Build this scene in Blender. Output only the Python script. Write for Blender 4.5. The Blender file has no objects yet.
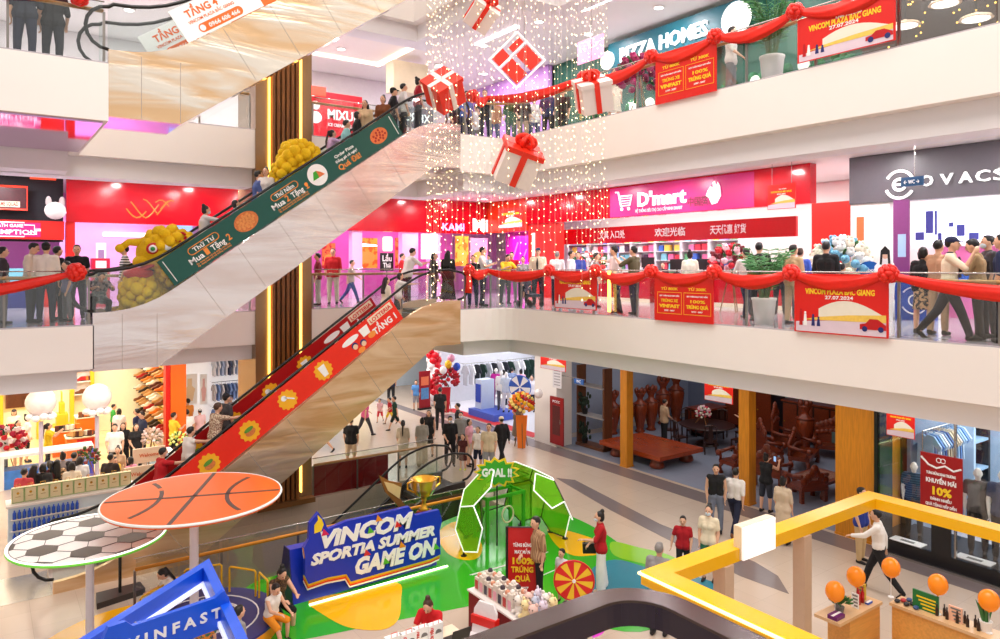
import bpy, bmesh, math, random
from mathutils import Vector as V, Matrix
random.seed(7)
C = bpy.context.scene.collection
SC = bpy.context.scene
# ---------------------------------------------------------------- camera, world, exposure
CZ, L2, L3, L4 = 6.75, 5.5, 10.5, 15.5
FOC, HX, HY, YAW = 725.0, 500.0, 265.0, math.radians(35.65)
cam = bpy.data.objects.new('camera', bpy.data.cameras.new('camera')); C.objects.link(cam)
cam.location = (0, 0, CZ); cam.rotation_euler = (math.pi/2, 0, -YAW)
cam.data.sensor_fit = 'HORIZONTAL'; cam.data.sensor_width = 36; cam.data.lens = 36*FOC/1000
cam.data.shift_y = -(319.5-HY)/1000; cam.data.clip_end = 300; cam.data.clip_start = .05
SC.camera = cam
SC.view_settings.view_transform = 'Standard'; SC.view_settings.look = 'None'
SC.view_settings.gamma = 1; SC.view_settings.use_curve_mapping = False
SC.view_settings.exposure = 0.32
SC.cycles.use_denoising = True; SC.cycles.max_bounces = 7; SC.cycles.transparent_max_bounces = 12
SC.cycles.diffuse_bounces = 3; SC.cycles.glossy_bounces = 3; SC.cycles.sample_clamp_indirect = 6
wd = bpy.data.worlds.new('daylight'); SC.world = wd; wd.use_nodes = True
bg = wd.node_tree.nodes['Background']; bg.inputs[0].default_value = (1, .93, .88, 1); bg.inputs[1].default_value = .6
def area(name, loc, sx, sy, power, col=(1, .95, .9), rot=(0, 0, 0)):
    d = bpy.data.lights.new(name, 'AREA'); d.shape = 'RECTANGLE'; d.size = sx; d.size_y = sy; d.energy = power; d.color = col
    o = bpy.data.objects.new(name, d); C.objects.link(o); o.location = loc; o.rotation_euler = rot
    return o
Z2, Z3, Z4 = 4.12, 9.4, 14.4     # ceilings of the three floors
for i, (x, y, sx, sy, p) in enumerate([(15.2, 8, 1.2, 14, 150), (15.2, 21, 1.2, 9, 130), (15, 31, 4, 6, 300), (21.5, 26.5, 5, 6, 240),
                                       (5, 23.5, 9, 3, 330), (-6, 23.5, 9, 4, 330), (3, 30, 5, 4, 300), (-6, 30, 9, 4, 420), (21.5, 5.5, 5, 6, 420)]):
    area('ground_ceiling_light', (x, y, Z2-.06), sx, sy, p, (1, .9, .78) if x < 8 else (1, .97, .95))
LAMPS = []                        # ceiling downlights of the two upper floors: a disc lamp each, its trim ring is built with the ceilings
def lamp_grid(z, x0, x1, nx, y0, y1, ny, p, col=(1, .95, .95)):
    for i in range(nx):
        for j in range(ny):
            x = x0+(x1-x0)*(i+.5)/nx; y = y0+(y1-y0)*(j+.5)/ny
            d = bpy.data.lights.new('downlight_lamp', 'AREA'); d.shape = 'DISK'; d.size = .26; d.energy = p; d.color = col
            o = bpy.data.objects.new('downlight_lamp', d); C.objects.link(o); o.location = (x, y, z-.035); LAMPS.append((x, y, z))
for z, k in ((Z3, 1), (Z4, 1.1)):
    lamp_grid(z, 13.2, 17.4, 2, 1, 25.4, 8, 52*k); lamp_grid(z, 2.5, 11.5, 4, 20.8, 25.2, 2, 55*k); lamp_grid(z, -9, 1.8, 4, 20.9, 25.2, 2, 60*k)
for (x, y, sx, sy, p) in ((19.3, 16, 1.6, 11, 420), (19.3, 4.5, 2, 6, 260), (19.5, 22, 2, 3, 60)): area('shop_ceiling_panel', (x, y, Z3-.05), sx, sy, p, (1, .98, .98))
area('atrium_skylight', (5.5, 6.5, 21.5), 12, 18, 2700, (1, .92, .84))
# ---------------------------------------------------------------- picture rays -> points in the place
FW = V((math.sin(YAW), math.cos(YAW), 0)); RT = V((math.cos(YAW), -math.sin(YAW), 0)); UP = V((0, 0, 1)); CAM = V((0, 0, CZ))
def ray(px, py): return FW + RT*((px-HX)/FOC) + UP*((HY-py)/FOC)
def onz(px, py, z): r = ray(px, py); return CAM + r*((z-CZ)/r.z)
def onx(px, py, x): r = ray(px, py); return CAM + r*(x/r.x)
def ony(px, py, y): r = ray(px, py); return CAM + r*(y/r.y)
def atd(px, py, d): return CAM + ray(px, py)*d
# ---------------------------------------------------------------- materials
MATS = {}
def lin(c): return tuple(((x/255)/12.92 if x/255 <= .04045 else (((x/255)+.055)/1.055)**2.4) for x in c)
def mat(col, rough=.5, metal=0, emit=0, var=.06, scale=9, bump=0, name=None, alpha=1, coat=0):
    key = (col, rough, metal, emit, var, scale, bump, alpha, coat)
    if key in MATS: return MATS[key]
    m = bpy.data.materials.new(name or 'paint_%d_%d_%d' % col); m.use_nodes = True; nt = m.node_tree; p = nt.nodes['Principled BSDF']
    c = lin(col)
    p.inputs['Base Color'].default_value = (*c, 1); p.inputs['Roughness'].default_value = rough; p.inputs['Metallic'].default_value = metal
    if coat: p.inputs['Coat Weight'].default_value = coat
    if var or bump:
        tc = nt.nodes.new('ShaderNodeTexCoord'); nz = nt.nodes.new('ShaderNodeTexNoise'); nz.inputs['Scale'].default_value = scale; nz.inputs['Detail'].default_value = 3
        nt.links.new(tc.outputs['Object'], nz.inputs['Vector'])
        mx = nt.nodes.new('ShaderNodeMix'); mx.data_type = 'RGBA'
        mx.inputs[6].default_value = (*[max(0, x*(1-var)) for x in c], 1); mx.inputs[7].default_value = (*[min(1, x*(1+var)) for x in c], 1)
        nt.links.new(nz.outputs['Fac'], mx.inputs[0]); nt.links.new(mx.outputs[2], p.inputs['Base Color'])
        if bump:
            b = nt.nodes.new('ShaderNodeBump'); b.inputs['Strength'].default_value = bump; b.inputs['Distance'].default_value = .02
            nt.links.new(nz.outputs['Fac'], b.inputs['Height']); nt.links.new(b.outputs[0], p.inputs['Normal'])
    if emit:
        p.inputs['Emission Color'].default_value = (*c, 1); p.inputs['Emission Strength'].default_value = emit
    if alpha < 1: p.inputs['Alpha'].default_value = alpha
    MATS[key] = m; return m
def clear_glass(name, tint=(.93, .97, .96), refl=.10):
    m = bpy.data.materials.new(name); m.use_nodes = True; nt = m.node_tree; nt.nodes.clear()
    o = nt.nodes.new('ShaderNodeOutputMaterial'); t = nt.nodes.new('ShaderNodeBsdfTransparent'); g = nt.nodes.new('ShaderNodeBsdfGlossy'); mx = nt.nodes.new('ShaderNodeMixShader')
    t.inputs[0].default_value = (*tint, 1); g.inputs[1].default_value = .03; mx.inputs[0].default_value = refl
    nt.links.new(t.outputs[0], mx.inputs[1]); nt.links.new(g.outputs[0], mx.inputs[2]); nt.links.new(mx.outputs[0], o.inputs[0]); return m
GLASS = clear_glass('railing_glass', refl=.07); SHOPGLASS = clear_glass('shop_glass', refl=.06, tint=(.97, .985, .98))
GREENFILM = clear_glass('green_film', tint=(.7, 1, .3), refl=.42); GREENFILM.node_tree.nodes['Glossy BSDF'].inputs[1].default_value = .9; GREENFILM.node_tree.nodes['Glossy BSDF'].inputs[0].default_value = (.42, .8, .08, 1)
def wood(col, name, scale=3, rough=.4, dark=.72, axis=2):
    m = bpy.data.materials.new(name); m.use_nodes = True; nt = m.node_tree; p = nt.nodes['Principled BSDF']; c = lin(col)
    tc = nt.nodes.new('ShaderNodeTexCoord'); mp = nt.nodes.new('ShaderNodeMapping'); s = [9, 9, 9]; s[axis] = .8; mp.inputs['Scale'].default_value = s
    nz = nt.nodes.new('ShaderNodeTexNoise'); nz.inputs['Scale'].default_value = scale; nz.inputs['Detail'].default_value = 5; cr = nt.nodes.new('ShaderNodeValToRGB')
    cr.color_ramp.elements[0].position = .35; cr.color_ramp.elements[1].position = .65
    cr.color_ramp.elements[0].color = (*[x*dark for x in c], 1); cr.color_ramp.elements[1].color = (*c, 1)
    nt.links.new(tc.outputs['Object'], mp.inputs[0]); nt.links.new(mp.outputs[0], nz.inputs['Vector']); nt.links.new(nz.outputs['Fac'], cr.inputs[0]); nt.links.new(cr.outputs[0], p.inputs['Base Color'])
    p.inputs['Roughness'].default_value = rough; return m
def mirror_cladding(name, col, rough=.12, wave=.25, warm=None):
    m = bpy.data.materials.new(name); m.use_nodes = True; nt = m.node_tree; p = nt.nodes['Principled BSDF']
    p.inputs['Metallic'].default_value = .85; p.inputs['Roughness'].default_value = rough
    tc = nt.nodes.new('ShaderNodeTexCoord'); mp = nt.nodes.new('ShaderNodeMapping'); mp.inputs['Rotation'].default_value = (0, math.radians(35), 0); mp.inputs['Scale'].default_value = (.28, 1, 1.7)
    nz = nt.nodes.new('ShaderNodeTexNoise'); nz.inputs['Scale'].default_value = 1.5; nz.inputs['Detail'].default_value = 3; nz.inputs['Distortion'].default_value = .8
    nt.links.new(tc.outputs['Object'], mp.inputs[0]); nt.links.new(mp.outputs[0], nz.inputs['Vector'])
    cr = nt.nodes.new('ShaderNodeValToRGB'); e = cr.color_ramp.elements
    e[0].position = .38; e[1].position = .62; a = lin(warm or col); b = lin(col); e[0].color = (*a, 1); e[1].color = (*b, 1)  # wavy reflections are painted into the steel colour, from warm to pale
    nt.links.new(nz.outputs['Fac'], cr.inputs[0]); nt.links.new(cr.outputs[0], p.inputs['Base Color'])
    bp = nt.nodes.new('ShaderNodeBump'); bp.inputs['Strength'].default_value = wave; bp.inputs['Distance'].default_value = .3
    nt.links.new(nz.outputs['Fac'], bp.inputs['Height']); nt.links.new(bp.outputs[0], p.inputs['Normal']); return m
def tiles(name, col, grout, size, rough=.2, var=.05):
    m = bpy.data.materials.new(name); m.use_nodes = True; nt = m.node_tree; p = nt.nodes['Principled BSDF']; c = lin(col); g = lin(grout)
    tc = nt.nodes.new('ShaderNodeTexCoord'); bk = nt.nodes.new('ShaderNodeTexBrick'); bk.offset = 0; bk.inputs['Scale'].default_value = 1/size
    bk.inputs['Brick Width'].default_value = 1; bk.inputs['Row Height'].default_value = 1; bk.inputs['Mortar Size'].default_value = .004
    bk.inputs['Color1'].default_value = (*c, 1); bk.inputs['Color2'].default_value = (*[x*(1-var) for x in c], 1); bk.inputs['Mortar'].default_value = (*g, 1)
    nt.links.new(tc.outputs['Object'], bk.inputs['Vector']); nt.links.new(bk.outputs['Color'], p.inputs['Base Color']); p.inputs['Roughness'].default_value = rough; return m
WHITE = mat((246, 240, 236), .6, var=.015, scale=2, name='white_plaster'); CEIL = mat((238, 236, 240), .7, var=.015, scale=2, name='ceiling_paint')
STEEL = mat((190, 188, 184), .25, .9, var=.03, name='brushed_steel'); BLACK = mat((12, 12, 14), .4, var=.1, name='black'); RAILW = wood((196, 150, 92), 'rail_wood', axis=1)
RUB = mat((10, 10, 12), .35, var=.05, name='black_rubber'); RED = mat((222, 28, 20), .4, var=.04, name='red_panel'); REDG = mat((196, 10, 30), .15, var=.04, name='red_gloss')
SATIN = mat((232, 34, 16), .38, var=.12, scale=14, bump=.15, name='red_satin'); YEL = mat((250, 214, 40), .5, var=.02, name='yellow_print'); WHT = mat((250, 250, 250), .5, var=.01, name='white_print')
GLOW = mat((255, 250, 244), .5, emit=1.1, var=0, name='lit_white'); GLOWW = mat((255, 196, 90), .5, emit=3.2, var=0, name='warm_led'); ORANGE = mat((244, 120, 20), .45, name='orange_paint')
GOLD = mat((240, 184, 60), .25, .65, name='gold'); NAVY = mat((30, 40, 110), .5, name='navy'); GREEN = mat((58, 170, 40), .45, name='green'); GREY = mat((120, 118, 118), .5, name='grey'); DGREY = mat((62, 60, 62), .4, name='dark_grey')
WHTLIT = mat((255, 255, 255), .5, emit=.45, var=0, name='lit_letters'); CREAM = mat((240, 226, 200), .5, name='cream')
# ---------------------------------------------------------------- mesh builder
class MB:
    def __init__(s): s.v = []; s.f = []; s.m = []; s.k = 0
    def add(s, vs, fs):
        n = len(s.v); s.v += [tuple(x) for x in vs]
        for f in fs: s.f.append(tuple(n+i for i in f)); s.m.append(s.k)
        return s
    def mt(s, k): s.k = k; return s
    def obox(s, o, a, b, c):
        o, a, b, c = V(o), V(a), V(b), V(c)
        if a.cross(b).dot(c) < 0: a, b = b, a
        return s.add([o, o+a, o+a+b, o+b, o+c, o+a+c, o+a+b+c, o+b+c], [(3, 2, 1, 0), (4, 5, 6, 7), (0, 1, 5, 4), (1, 2, 6, 5), (2, 3, 7, 6), (3, 0, 4, 7)])
    def box(s, x0, x1, y0, y1, z0, z1): return s.obox((min(x0, x1), min(y0, y1), min(z0, z1)), (abs(x1-x0), 0, 0), (0, abs(y1-y0), 0), (0, 0, abs(z1-z0)))
    def cone(s, p0, p1, r0, r1, n=10):
        p0, p1 = V(p0), V(p1); d = (p1-p0)
        if d.length < 1e-6: return s
        d.normalize(); a = d.orthogonal().normalized(); b = d.cross(a); vs = []
        for p, r in ((p0, r0), (p1, r1)):
            for i in range(n): t = 2*math.pi*i/n; vs.append(p + (a*math.cos(t)+b*math.sin(t))*r)
        fs = [(i, (i+1) % n, n+(i+1) % n, n+i) for i in range(n)] + [tuple(range(n-1, -1, -1)), tuple(range(n, 2*n))]
        return s.add(vs, fs)
    def tube(s, pts, r, n=8, closed=False):
        pts = [V(p) for p in pts]; N = len(pts); vs = []; prev = None; rr = r if isinstance(r, (list, tuple)) else [r]*N
        for i, p in enumerate(pts):
            d = (pts[(i+1) % N] - pts[i-1]) if closed else (pts[min(i+1, N-1)] - pts[max(i-1, 0)])
            if d.length < 1e-9: d = V((0, 0, 1))
            d.normalize()
            a = (prev - d*prev.dot(d)) if prev is not None else d.orthogonal()
            if a.length < 1e-6: a = d.orthogonal()
            a.normalize(); prev = a; b = d.cross(a)
            for k in range(n): t = 2*math.pi*k/n; vs.append(p + (a*math.cos(t)+b*math.sin(t))*rr[i])
        fs = []
        for i in range(N if closed else N-1):
            j = (i+1) % N
            for k in range(n): fs.append((i*n+k, i*n+(k+1) % n, j*n+(k+1) % n, j*n+k))
        if not closed: fs += [tuple(range(n-1, -1, -1)), tuple((N-1)*n+k for k in range(n))]
        return s.add(vs, fs)
    def ell(s, c, r, nu=12, nv=8, ax=None):
        c = V(c); r = (r, r, r) if not isinstance(r, (tuple, list)) else r; A = ax or (V((1, 0, 0)), V((0, 1, 0)), V((0, 0, 1)))
        vs = [c - A[2]*r[2]]
        for j in range(1, nv):
            ph = -math.pi/2+math.pi*j/nv
            for i in range(nu): t = 2*math.pi*i/nu; vs.append(c + A[0]*(r[0]*math.cos(ph)*math.cos(t)) + A[1]*(r[1]*math.cos(ph)*math.sin(t)) + A[2]*(r[2]*math.sin(ph)))
        vs.append(c + A[2]*r[2]); fs = []; L = len(vs)-1
        for i in range(nu):
            fs.append((0, 1+(i+1) % nu, 1+i)); fs.append((L, L-nu+i, L-nu+(i+1) % nu))
            for j in range(nv-2): a = 1+j*nu; fs.append((a+i, a+(i+1) % nu, a+nu+(i+1) % nu, a+nu+i))
        return s.add(vs, fs)
    def lathe(s, c, prof, n=16):
        c = V(c); vs = []
        for r, z in prof:
            for i in range(n): t = 2*math.pi*i/n; vs.append(c + V((r*math.cos(t), r*math.sin(t), z)))
        fs = []
        for j in range(len(prof)-1):
            for i in range(n): fs.append((j*n+i, j*n+(i+1) % n, (j+1)*n+(i+1) % n, (j+1)*n+i))
        fs += [tuple(range(n-1, -1, -1)), tuple((len(prof)-1)*n+i for i in range(n))]
        return s.add(vs, fs)
    def prism(s, poly, off):
        off = V(off); poly = [V(p) for p in poly]; n = len(poly)
        nr = V((0, 0, 0))
        for i in range(n): nr += (poly[i]-poly[0]).cross(poly[(i+1) % n]-poly[0])
        if nr.dot(off) < 0: poly = poly[::-1]
        return s.add(poly+[p+off for p in poly], [tuple(range(n-1, -1, -1)), tuple(range(n, 2*n))] + [(i, (i+1) % n, n+(i+1) % n, n+i) for i in range(n)])
    def mesh(s, name, mats, off=None, smooth=False):
        me = bpy.data.meshes.new(name); vs = s.v if off is None else [(x-off[0], y-off[1], z-off[2]) for x, y, z in s.v]
        me.from_pydata(vs, [], s.f)
        for mm in (mats if isinstance(mats, (list, tuple)) else [mats]): me.materials.append(mm)
        for p, k in zip(me.polygons, s.m): p.material_index = k
        if smooth:
            for p in me.polygons: p.use_smooth = True
        return me
class Fr:                                   # a flat frame: origin at lower left, right and up directions, size
    def __init__(s, o, r, u, w=1, h=1): s.o = V(o); s.r = V(r).normalized(); s.u = V(u).normalized(); s.n = s.r.cross(s.u); s.w = w; s.h = h
    def p(s, a, b, c=0): return s.o + s.r*a + s.u*b + s.n*c
    def q(s, a, b, c=0): return s.p(a*s.w, b*s.h, c)
def frx(X, px0, px1, pyt, pyb):
    c = (px0+px1)/2; zt = onx(c, pyt, X).z; zb = onx(c, pyb, X).z; y0 = onx(px0, 300, X).y; y1 = onx(px1, 300, X).y
    return Fr((X, y0, zb), (0, -1, 0), (0, 0, 1), y0-y1, zt-zb)
def fry(Y, px0, px1, pyt, pyb):
    c = (px0+px1)/2; zt = ony(c, pyt, Y).z; zb = ony(c, pyb, Y).z; x0 = ony(px0, 300, Y).x; x1 = ony(px1, 300, Y).x
    return Fr((x0, Y, zb), (1, 0, 0), (0, 0, 1), x1-x0, zt-zb)
def panel(mb, f, a0=0, a1=1, b0=0, b1=1, t=.03, back=0):
    return mb.obox(f.q(a0, b0, back), f.r*(f.w*(a1-a0)), f.u*(f.h*(b1-b0)), f.n*t)
def fdisc(mb, f, a, b, ra, rb=None, c=.0, t=.01, n=20):
    rb = rb or ra
    return mb.prism([f.p(a+ra*math.cos(2*math.pi*i/n), b+rb*math.sin(2*math.pi*i/n), c) for i in range(n)], f.n*t)
def fpoly(mb, f, pts, c=.0, t=.01): return mb.prism([f.q(a, b, c) for a, b in pts], f.n*t)
# ---------------------------------------------------------------- objects
def tagit(o, label=None, cat=None, group=None, kind=None):
    if label: o['label'] = label
    if cat: o['category'] = cat
    if group: o['group'] = group
    if kind: o['kind'] = kind
    return o
def E(name, label, cat, loc=(0, 0, 0), rz=0, group=None):
    o = bpy.data.objects.new(name, None); C.objects.link(o); o.location = loc; o.rotation_euler = (0, 0, rz); o.empty_display_size = .1
    return tagit(o, label, cat, group)
def wloc(o):
    p = V(o.location)
    while o.parent: o = o.parent; p += V(o.location)
    return p
def part(par, name, mb, mats, smooth=False, label=None, w=True, kind=None):
    off = None
    if w and par is not None: off = wloc(par)
    o = bpy.data.objects.new(name, mb.mesh(name, mats, off, smooth)); C.objects.link(o); o.parent = par
    if label: o['label'] = label
    if kind: o['kind'] = kind
    return o
def solo(name, mb, mats, label, cat, group=None, loc=None, smooth=False, kind=None):
    if loc is None:
        n = max(1, len(mb.v)); loc = (sum(p[0] for p in mb.v)/n, sum(p[1] for p in mb.v)/n, min(p[2] for p in mb.v))
    o = bpy.data.objects.new(name, mb.mesh(name, mats, loc, smooth)); C.objects.link(o); o.location = loc
    return tagit(o, label, cat, group, kind)
def struct(name, mb, mats, smooth=False, parent=None):
    o = bpy.data.objects.new(name, mb.mesh(name, mats, None, smooth)); C.objects.link(o)
    if parent: o.parent = parent
    else: o['kind'] = 'structure'
    return o
def dup(root, loc, rz=None, label=None, group=None):
    r = root.copy(); C.objects.link(r); r.location = loc
    if rz is not None: r.rotation_euler = (0, 0, rz)
    if label: r['label'] = label
    if group: r['group'] = group
    for ch in list(root.children):
        c = ch.copy(); C.objects.link(c); c.parent = r
        for g in list(ch.children): d = g.copy(); C.objects.link(d); d.parent = c
    return r
BODIES = []; TEXTS = []
def text(par, s, f, a, b, size, m, width=None, name='lettering', c=.012, al='CENTER', bold=.02, ext=.004, label=None):
    """writing on frame f, centred at a, baseline at b (metres in the frame)"""
    cu = bpy.data.curves.new(name, 'FONT'); cu.body = s; cu.size = size; cu.align_x = al; cu.extrude = ext; cu.offset = bold*size; cu.materials.append(m); cu.resolution_u = 2
    o = bpy.data.objects.new(name, cu); C.objects.link(o)
    o.parent = par; p = f.p(a, b, c)
    if par is not None: p = p - wloc(par)
    o.matrix_local = Matrix((( f.r.x, f.u.x, f.n.x, p.x), (f.r.y, f.u.y, f.n.y, p.y), (f.r.z, f.u.z, f.n.z, p.z), (0, 0, 0, 1)))
    if width: TEXTS.append((o, width))
    if label: o['label'] = label
    return o
def sign(name, label, cat, f, m, lines=(), t=.05, group=None, par=None):
    root = E(name, label, cat, f.q(.5, 0, t/2), group=group) if par is None else par
    mb = MB(); panel(mb, f, t=t); part(root, 'panel', mb, m)
    for (s, a, b, sz, mm, wd) in lines: text(root, s, f, a*f.w, b*f.h, sz, mm, wd*f.w if wd else None, c=t+.004)
    return root
# ================================================================ the setting
XR, YB, YL3, XL = 12.75, 17.4, 15.1, 1.95
YC, XJ, XS, YW = 20.15, 11.1, 17.6, 25.5     # back edge of the shaft, landing edge, shop fronts right, shop fronts back
FLOOR_G = tiles('ground_floor_tiles', (206, 186, 168), (182, 164, 148), .8, .22); FLOOR_U = tiles('gallery_floor_tiles', (186, 180, 186), (160, 154, 160), .8, .12)
YEFLOOR = tiles('shop_floor_tiles', (250, 226, 170), (226, 200, 150), .6, .2); BLUEFLOOR = tiles('furniture_floor_tiles', (150, 158, 178), (128, 136, 156), .6, .2)
mb = MB()                               # ground floor with the basement opening X 2.6-11.9, Y 15.45-20.2
VX0, VX1, VY0, VY1 = 3.2, 11.9, 15.45, 20.2
for (x0, x1, y0, y1) in ((-18, VX0, -8, 48), (VX0, VX1, -8, VY0), (VX0, VX1, VY1, 48), (VX1, 30, -8, 48)): mb.box(x0, x1, y0, y1, -.4, 0)
struct('floor', mb, FLOOR_G)
mb = MB(); mb.box(VX0-.2, VX1+.2, VY0-.2, VY1+.2, -4.3, -4.1); struct('floor_basement', mb, mat((200, 184, 168), .3, name='basement_floor'))
mb = MB()
for (x0, x1, y0, y1) in ((VX0-.2, VX0, VY0-.2, VY1+.2), (VX1, VX1+.2, VY0-.2, VY1+.2), (VX0, VX1, VY0-.2, VY0), (VX0, VX1, VY1, VY1+.2)): mb.box(x0, x1, y0, y1, -4.1, -.401)
struct('wall_basement', mb, mat((206, 186, 166), .6, name='basement_wall'))
# dark inlaid bands in the ground floor
def band(px, m, z=.004, name='trim_floor_band'):
    mb = MB(); mb.prism([onz(x, y, .001) for x, y in px], (0, 0, z)); struct(name, mb, m)
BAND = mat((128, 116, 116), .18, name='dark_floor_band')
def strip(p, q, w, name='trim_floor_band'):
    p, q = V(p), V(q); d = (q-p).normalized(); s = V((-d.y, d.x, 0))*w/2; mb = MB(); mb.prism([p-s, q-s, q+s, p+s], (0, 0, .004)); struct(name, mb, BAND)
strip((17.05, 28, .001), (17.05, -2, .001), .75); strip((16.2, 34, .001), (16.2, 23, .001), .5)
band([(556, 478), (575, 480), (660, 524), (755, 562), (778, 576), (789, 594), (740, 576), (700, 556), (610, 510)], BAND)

# galleries: one slab per floor, fascia on the void side and a set-back lower band
def slab(name, z, h1, h2, left_y, left_x):
    P = [(XR, 30, -8, 48), (XJ, XR, YB if z < L3+1 else YL3, 48), (-18, XJ, YC, 48), (-18, left_x, left_y, YC)]
    a = MB()
    for (x0, x1, y0, y1) in P: a.box(x0, x1, y0, y1, z-h1, z-.03)
    cx, cy, r = XR, (YB if z < L3+1 else YL3), .8
    if z < L4: a.prism([(cx, cy, z-h1)] + [(cx-r+r*math.cos(t), cy-r+r*math.sin(t), z-h1) for t in [math.pi/2*k/6 for k in range(7)]], (0, 0, h1-.03))
    struct(name, a, WHITE)
    b = MB(); s = .28; t = .75 if z > L2 else 30; YV = (YB if z < L3+1 else YL3)
    if z > L2:          # a dropped band along the void, the ceiling behind it is higher
        b.box(XR+s, XR+s+t, -8, YV+s, z-h1-h2, z-h1-.001); b.box(XJ+s, XR+s+t, YV+s, YV+s+t, z-h1-h2, z-h1-.001); b.box(-18, XJ+s, YC+s, YC+s+t, z-h1-h2, z-h1-.001); b.box(XJ+s, XJ+s+t, YV+s+t, YC+s+t, z-h1-h2, z-h1-.001)
        yl = 19.4 if z == L3 else left_y+s; b.box(-18, left_x-s, yl, yl+t, z-h1-h2, z-h1-.001); yl+t < YC and b.box(left_x-s-t, left_x-s, yl+t, YC+s, z-h1-h2, z-h1-.001)
    else:
        for (x0, x1, y0, y1) in ((XR+s, 30, -8, 48), (XJ+s, XR+s, YV+s, 48), (-18, XJ+s, YC+s, 48), (-18, left_x-s, left_y+s, YC+s)): b.box(x0, x1, y0, y1, z-h1-h2, z-h1-.001)
    struct('ceiling_band', b, CEIL)
    f = MB()
    for (x0, x1, y0, y1) in P: f.box(x0+(.02 if x0 in (XR, ) else 0), x1, y0+(.02 if y0 > 0 else 0), y1, z-.03, z)
    struct('floor_gallery', f, FLOOR_U)
slab('slab_first_floor', L2, .94, .43, YB, XL); slab('slab_second_floor', L3, 1.09, .5, YL3, 1.93); slab('slab_third_floor', L4, 1.09, .5, YL3, 1.9)
mb = MB(); mb.box(-10, 1.85, YL3+.1, 19.38, L3-1.13, L3-1.092); struct('trim_mirror_soffit', mb, mat((206, 170, 214), .06, 1, var=.02, name='mirror_soffit'))
mb = MB()
for (x, y, l, z) in ((14.6, 9, 2.2, Z4), (14.6, 14, 2.2, Z4), (13.9, 18.5, 2.4, Z4), (14.4, 7, 1.6, Z3), (14.4, 12.5, 1.8, Z3), (14.4, 16.2, 1.8, Z3)): mb.box(x, x+.14, y, y+l, z-.04, z-.001)
struct('trim_ceiling_light_strips', mb, mat((246, 244, 255), .5, emit=3, var=0, name='strip_light'))
# wood strip under the first floor slab above the furniture shop
mb = MB(); mb.box(XS-.1, XS+.15, 8.9, 21.2, Z2-.35, Z2+.0); struct('trim_shopfront_wood', mb, wood((206, 128, 40), 'golden_wood', axis=1))
# downlight rings
dl = None
for (x, y, z) in LAMPS:
    if dl is None:
        mb = MB(); mb.lathe((0, 0, -.03), [(.13, 0), (.17, 0), (.18, .03), (.13, .03)], 16); mb.mt(1).lathe((0, 0, -.033), [(.0, 0), (.13, 0), (.13, .006)], 16)
        dl = solo('downlight', mb, [WHITE, mat((255, 250, 244), .5, emit=4, var=0, name='downlight_lens')], 'round white recessed ceiling downlight', 'ceiling light', 'recessed ceiling downlights', loc=(x, y, z))
        dl.data.transform(Matrix.Translation((x, y, z)))
    else:
        o = dl.copy(); C.objects.link(o); o.location = (x, y, z)
# big column with lit timber fins, and its marble flanks
COLW = wood((150, 92, 40), 'fin_wood', axis=2, dark=.6); COLB = mat((84, 58, 34), .35, name='bronze_back')
cx0, cx1 = 6.15, 7.75
mb = MB(); mb.box(cx0, cx1, YC-.06, YC+1.6, 0, 15.3); struct('column_core', mb, mat((150, 122, 92), .25, .55, name='bronze_metal'))
mb = MB()
for (za, zb) in ((.15, 14.4),):
    n = 6
    for i in range(n):
        x = cx0+.42+i*.135; mb.box(x, x+.075, YC-.2, YC-.061, za, zb)
struct('trim_column_fins', mb, COLW)
mb = MB()
for (za, zb) in ((.3, 14.4),):
    for x in (cx0+.34, cx1-.36): mb.box(x, x+.035, YC-.16, YC-.061, za, zb)
struct('trim_column_light', mb, GLOWW)
mb = MB(); mb.box(cx0-.02, cx1+.02, YC-.3, YC-.061, 0, .14); struct('trim_column_base', mb, mat((120, 80, 40), .3, name='column_base'))
# back and side walls of the three floors (behind the shops)
PINKW = mat((240, 150, 226), .5, name='pink_wall'); 
mb = MB(); mb.box(-18, 30, 36.2, 36.5, 0, Z2); struct('wall_back_ground', mb, mat((206, 220, 232), .5, name='pale_wall'))
mb = MB(); mb.box(29.6, 30, -8, 36.2, 0, Z2); struct('wall_right_ground', mb, WHITE)
mb = MB(); mb.box(-18, 30, 31, 31.3, L2, Z3); struct('wall_back_first', mb, PINKW)
mb = MB(); mb.box(22, 22.3, -8, 31, L2, Z3); struct('wall_right_first', mb, WHITE)
mb = MB(); mb.box(-18, 30, 27.5, 27.8, L3, Z4); struct('wall_back_second', mb, mat((232, 226, 226), .6, name='pale_plaster'))
mb = MB(); mb.box(22, 22.3, -8, 27.5, L3, Z4); struct('wall_right_second', mb, mat((60, 54, 52), .6, name='dark_wall'))
mb = MB(); mb.box(-18.3, -18, 10, 48, 0, 15.5); struct('wall_left', mb, WHITE)
# cove in the second floor ceiling
mb = MB(); zc = Z4-.005
for (x0, x1, y0, y1) in ((6.9, 12.4, 21.4, 21.62), (6.9, 12.4, 25.0, 25.2), (6.9, 7.1, 21.4, 25.2), (12.2, 12.4, 21.4, 25.2)): mb.box(x0, x1, y0, y1, zc-.06, zc)
struct('trim_ceiling_cove', mb, mat((255, 236, 210), .5, emit=2.0, var=0, name='cove_glow'))
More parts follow.
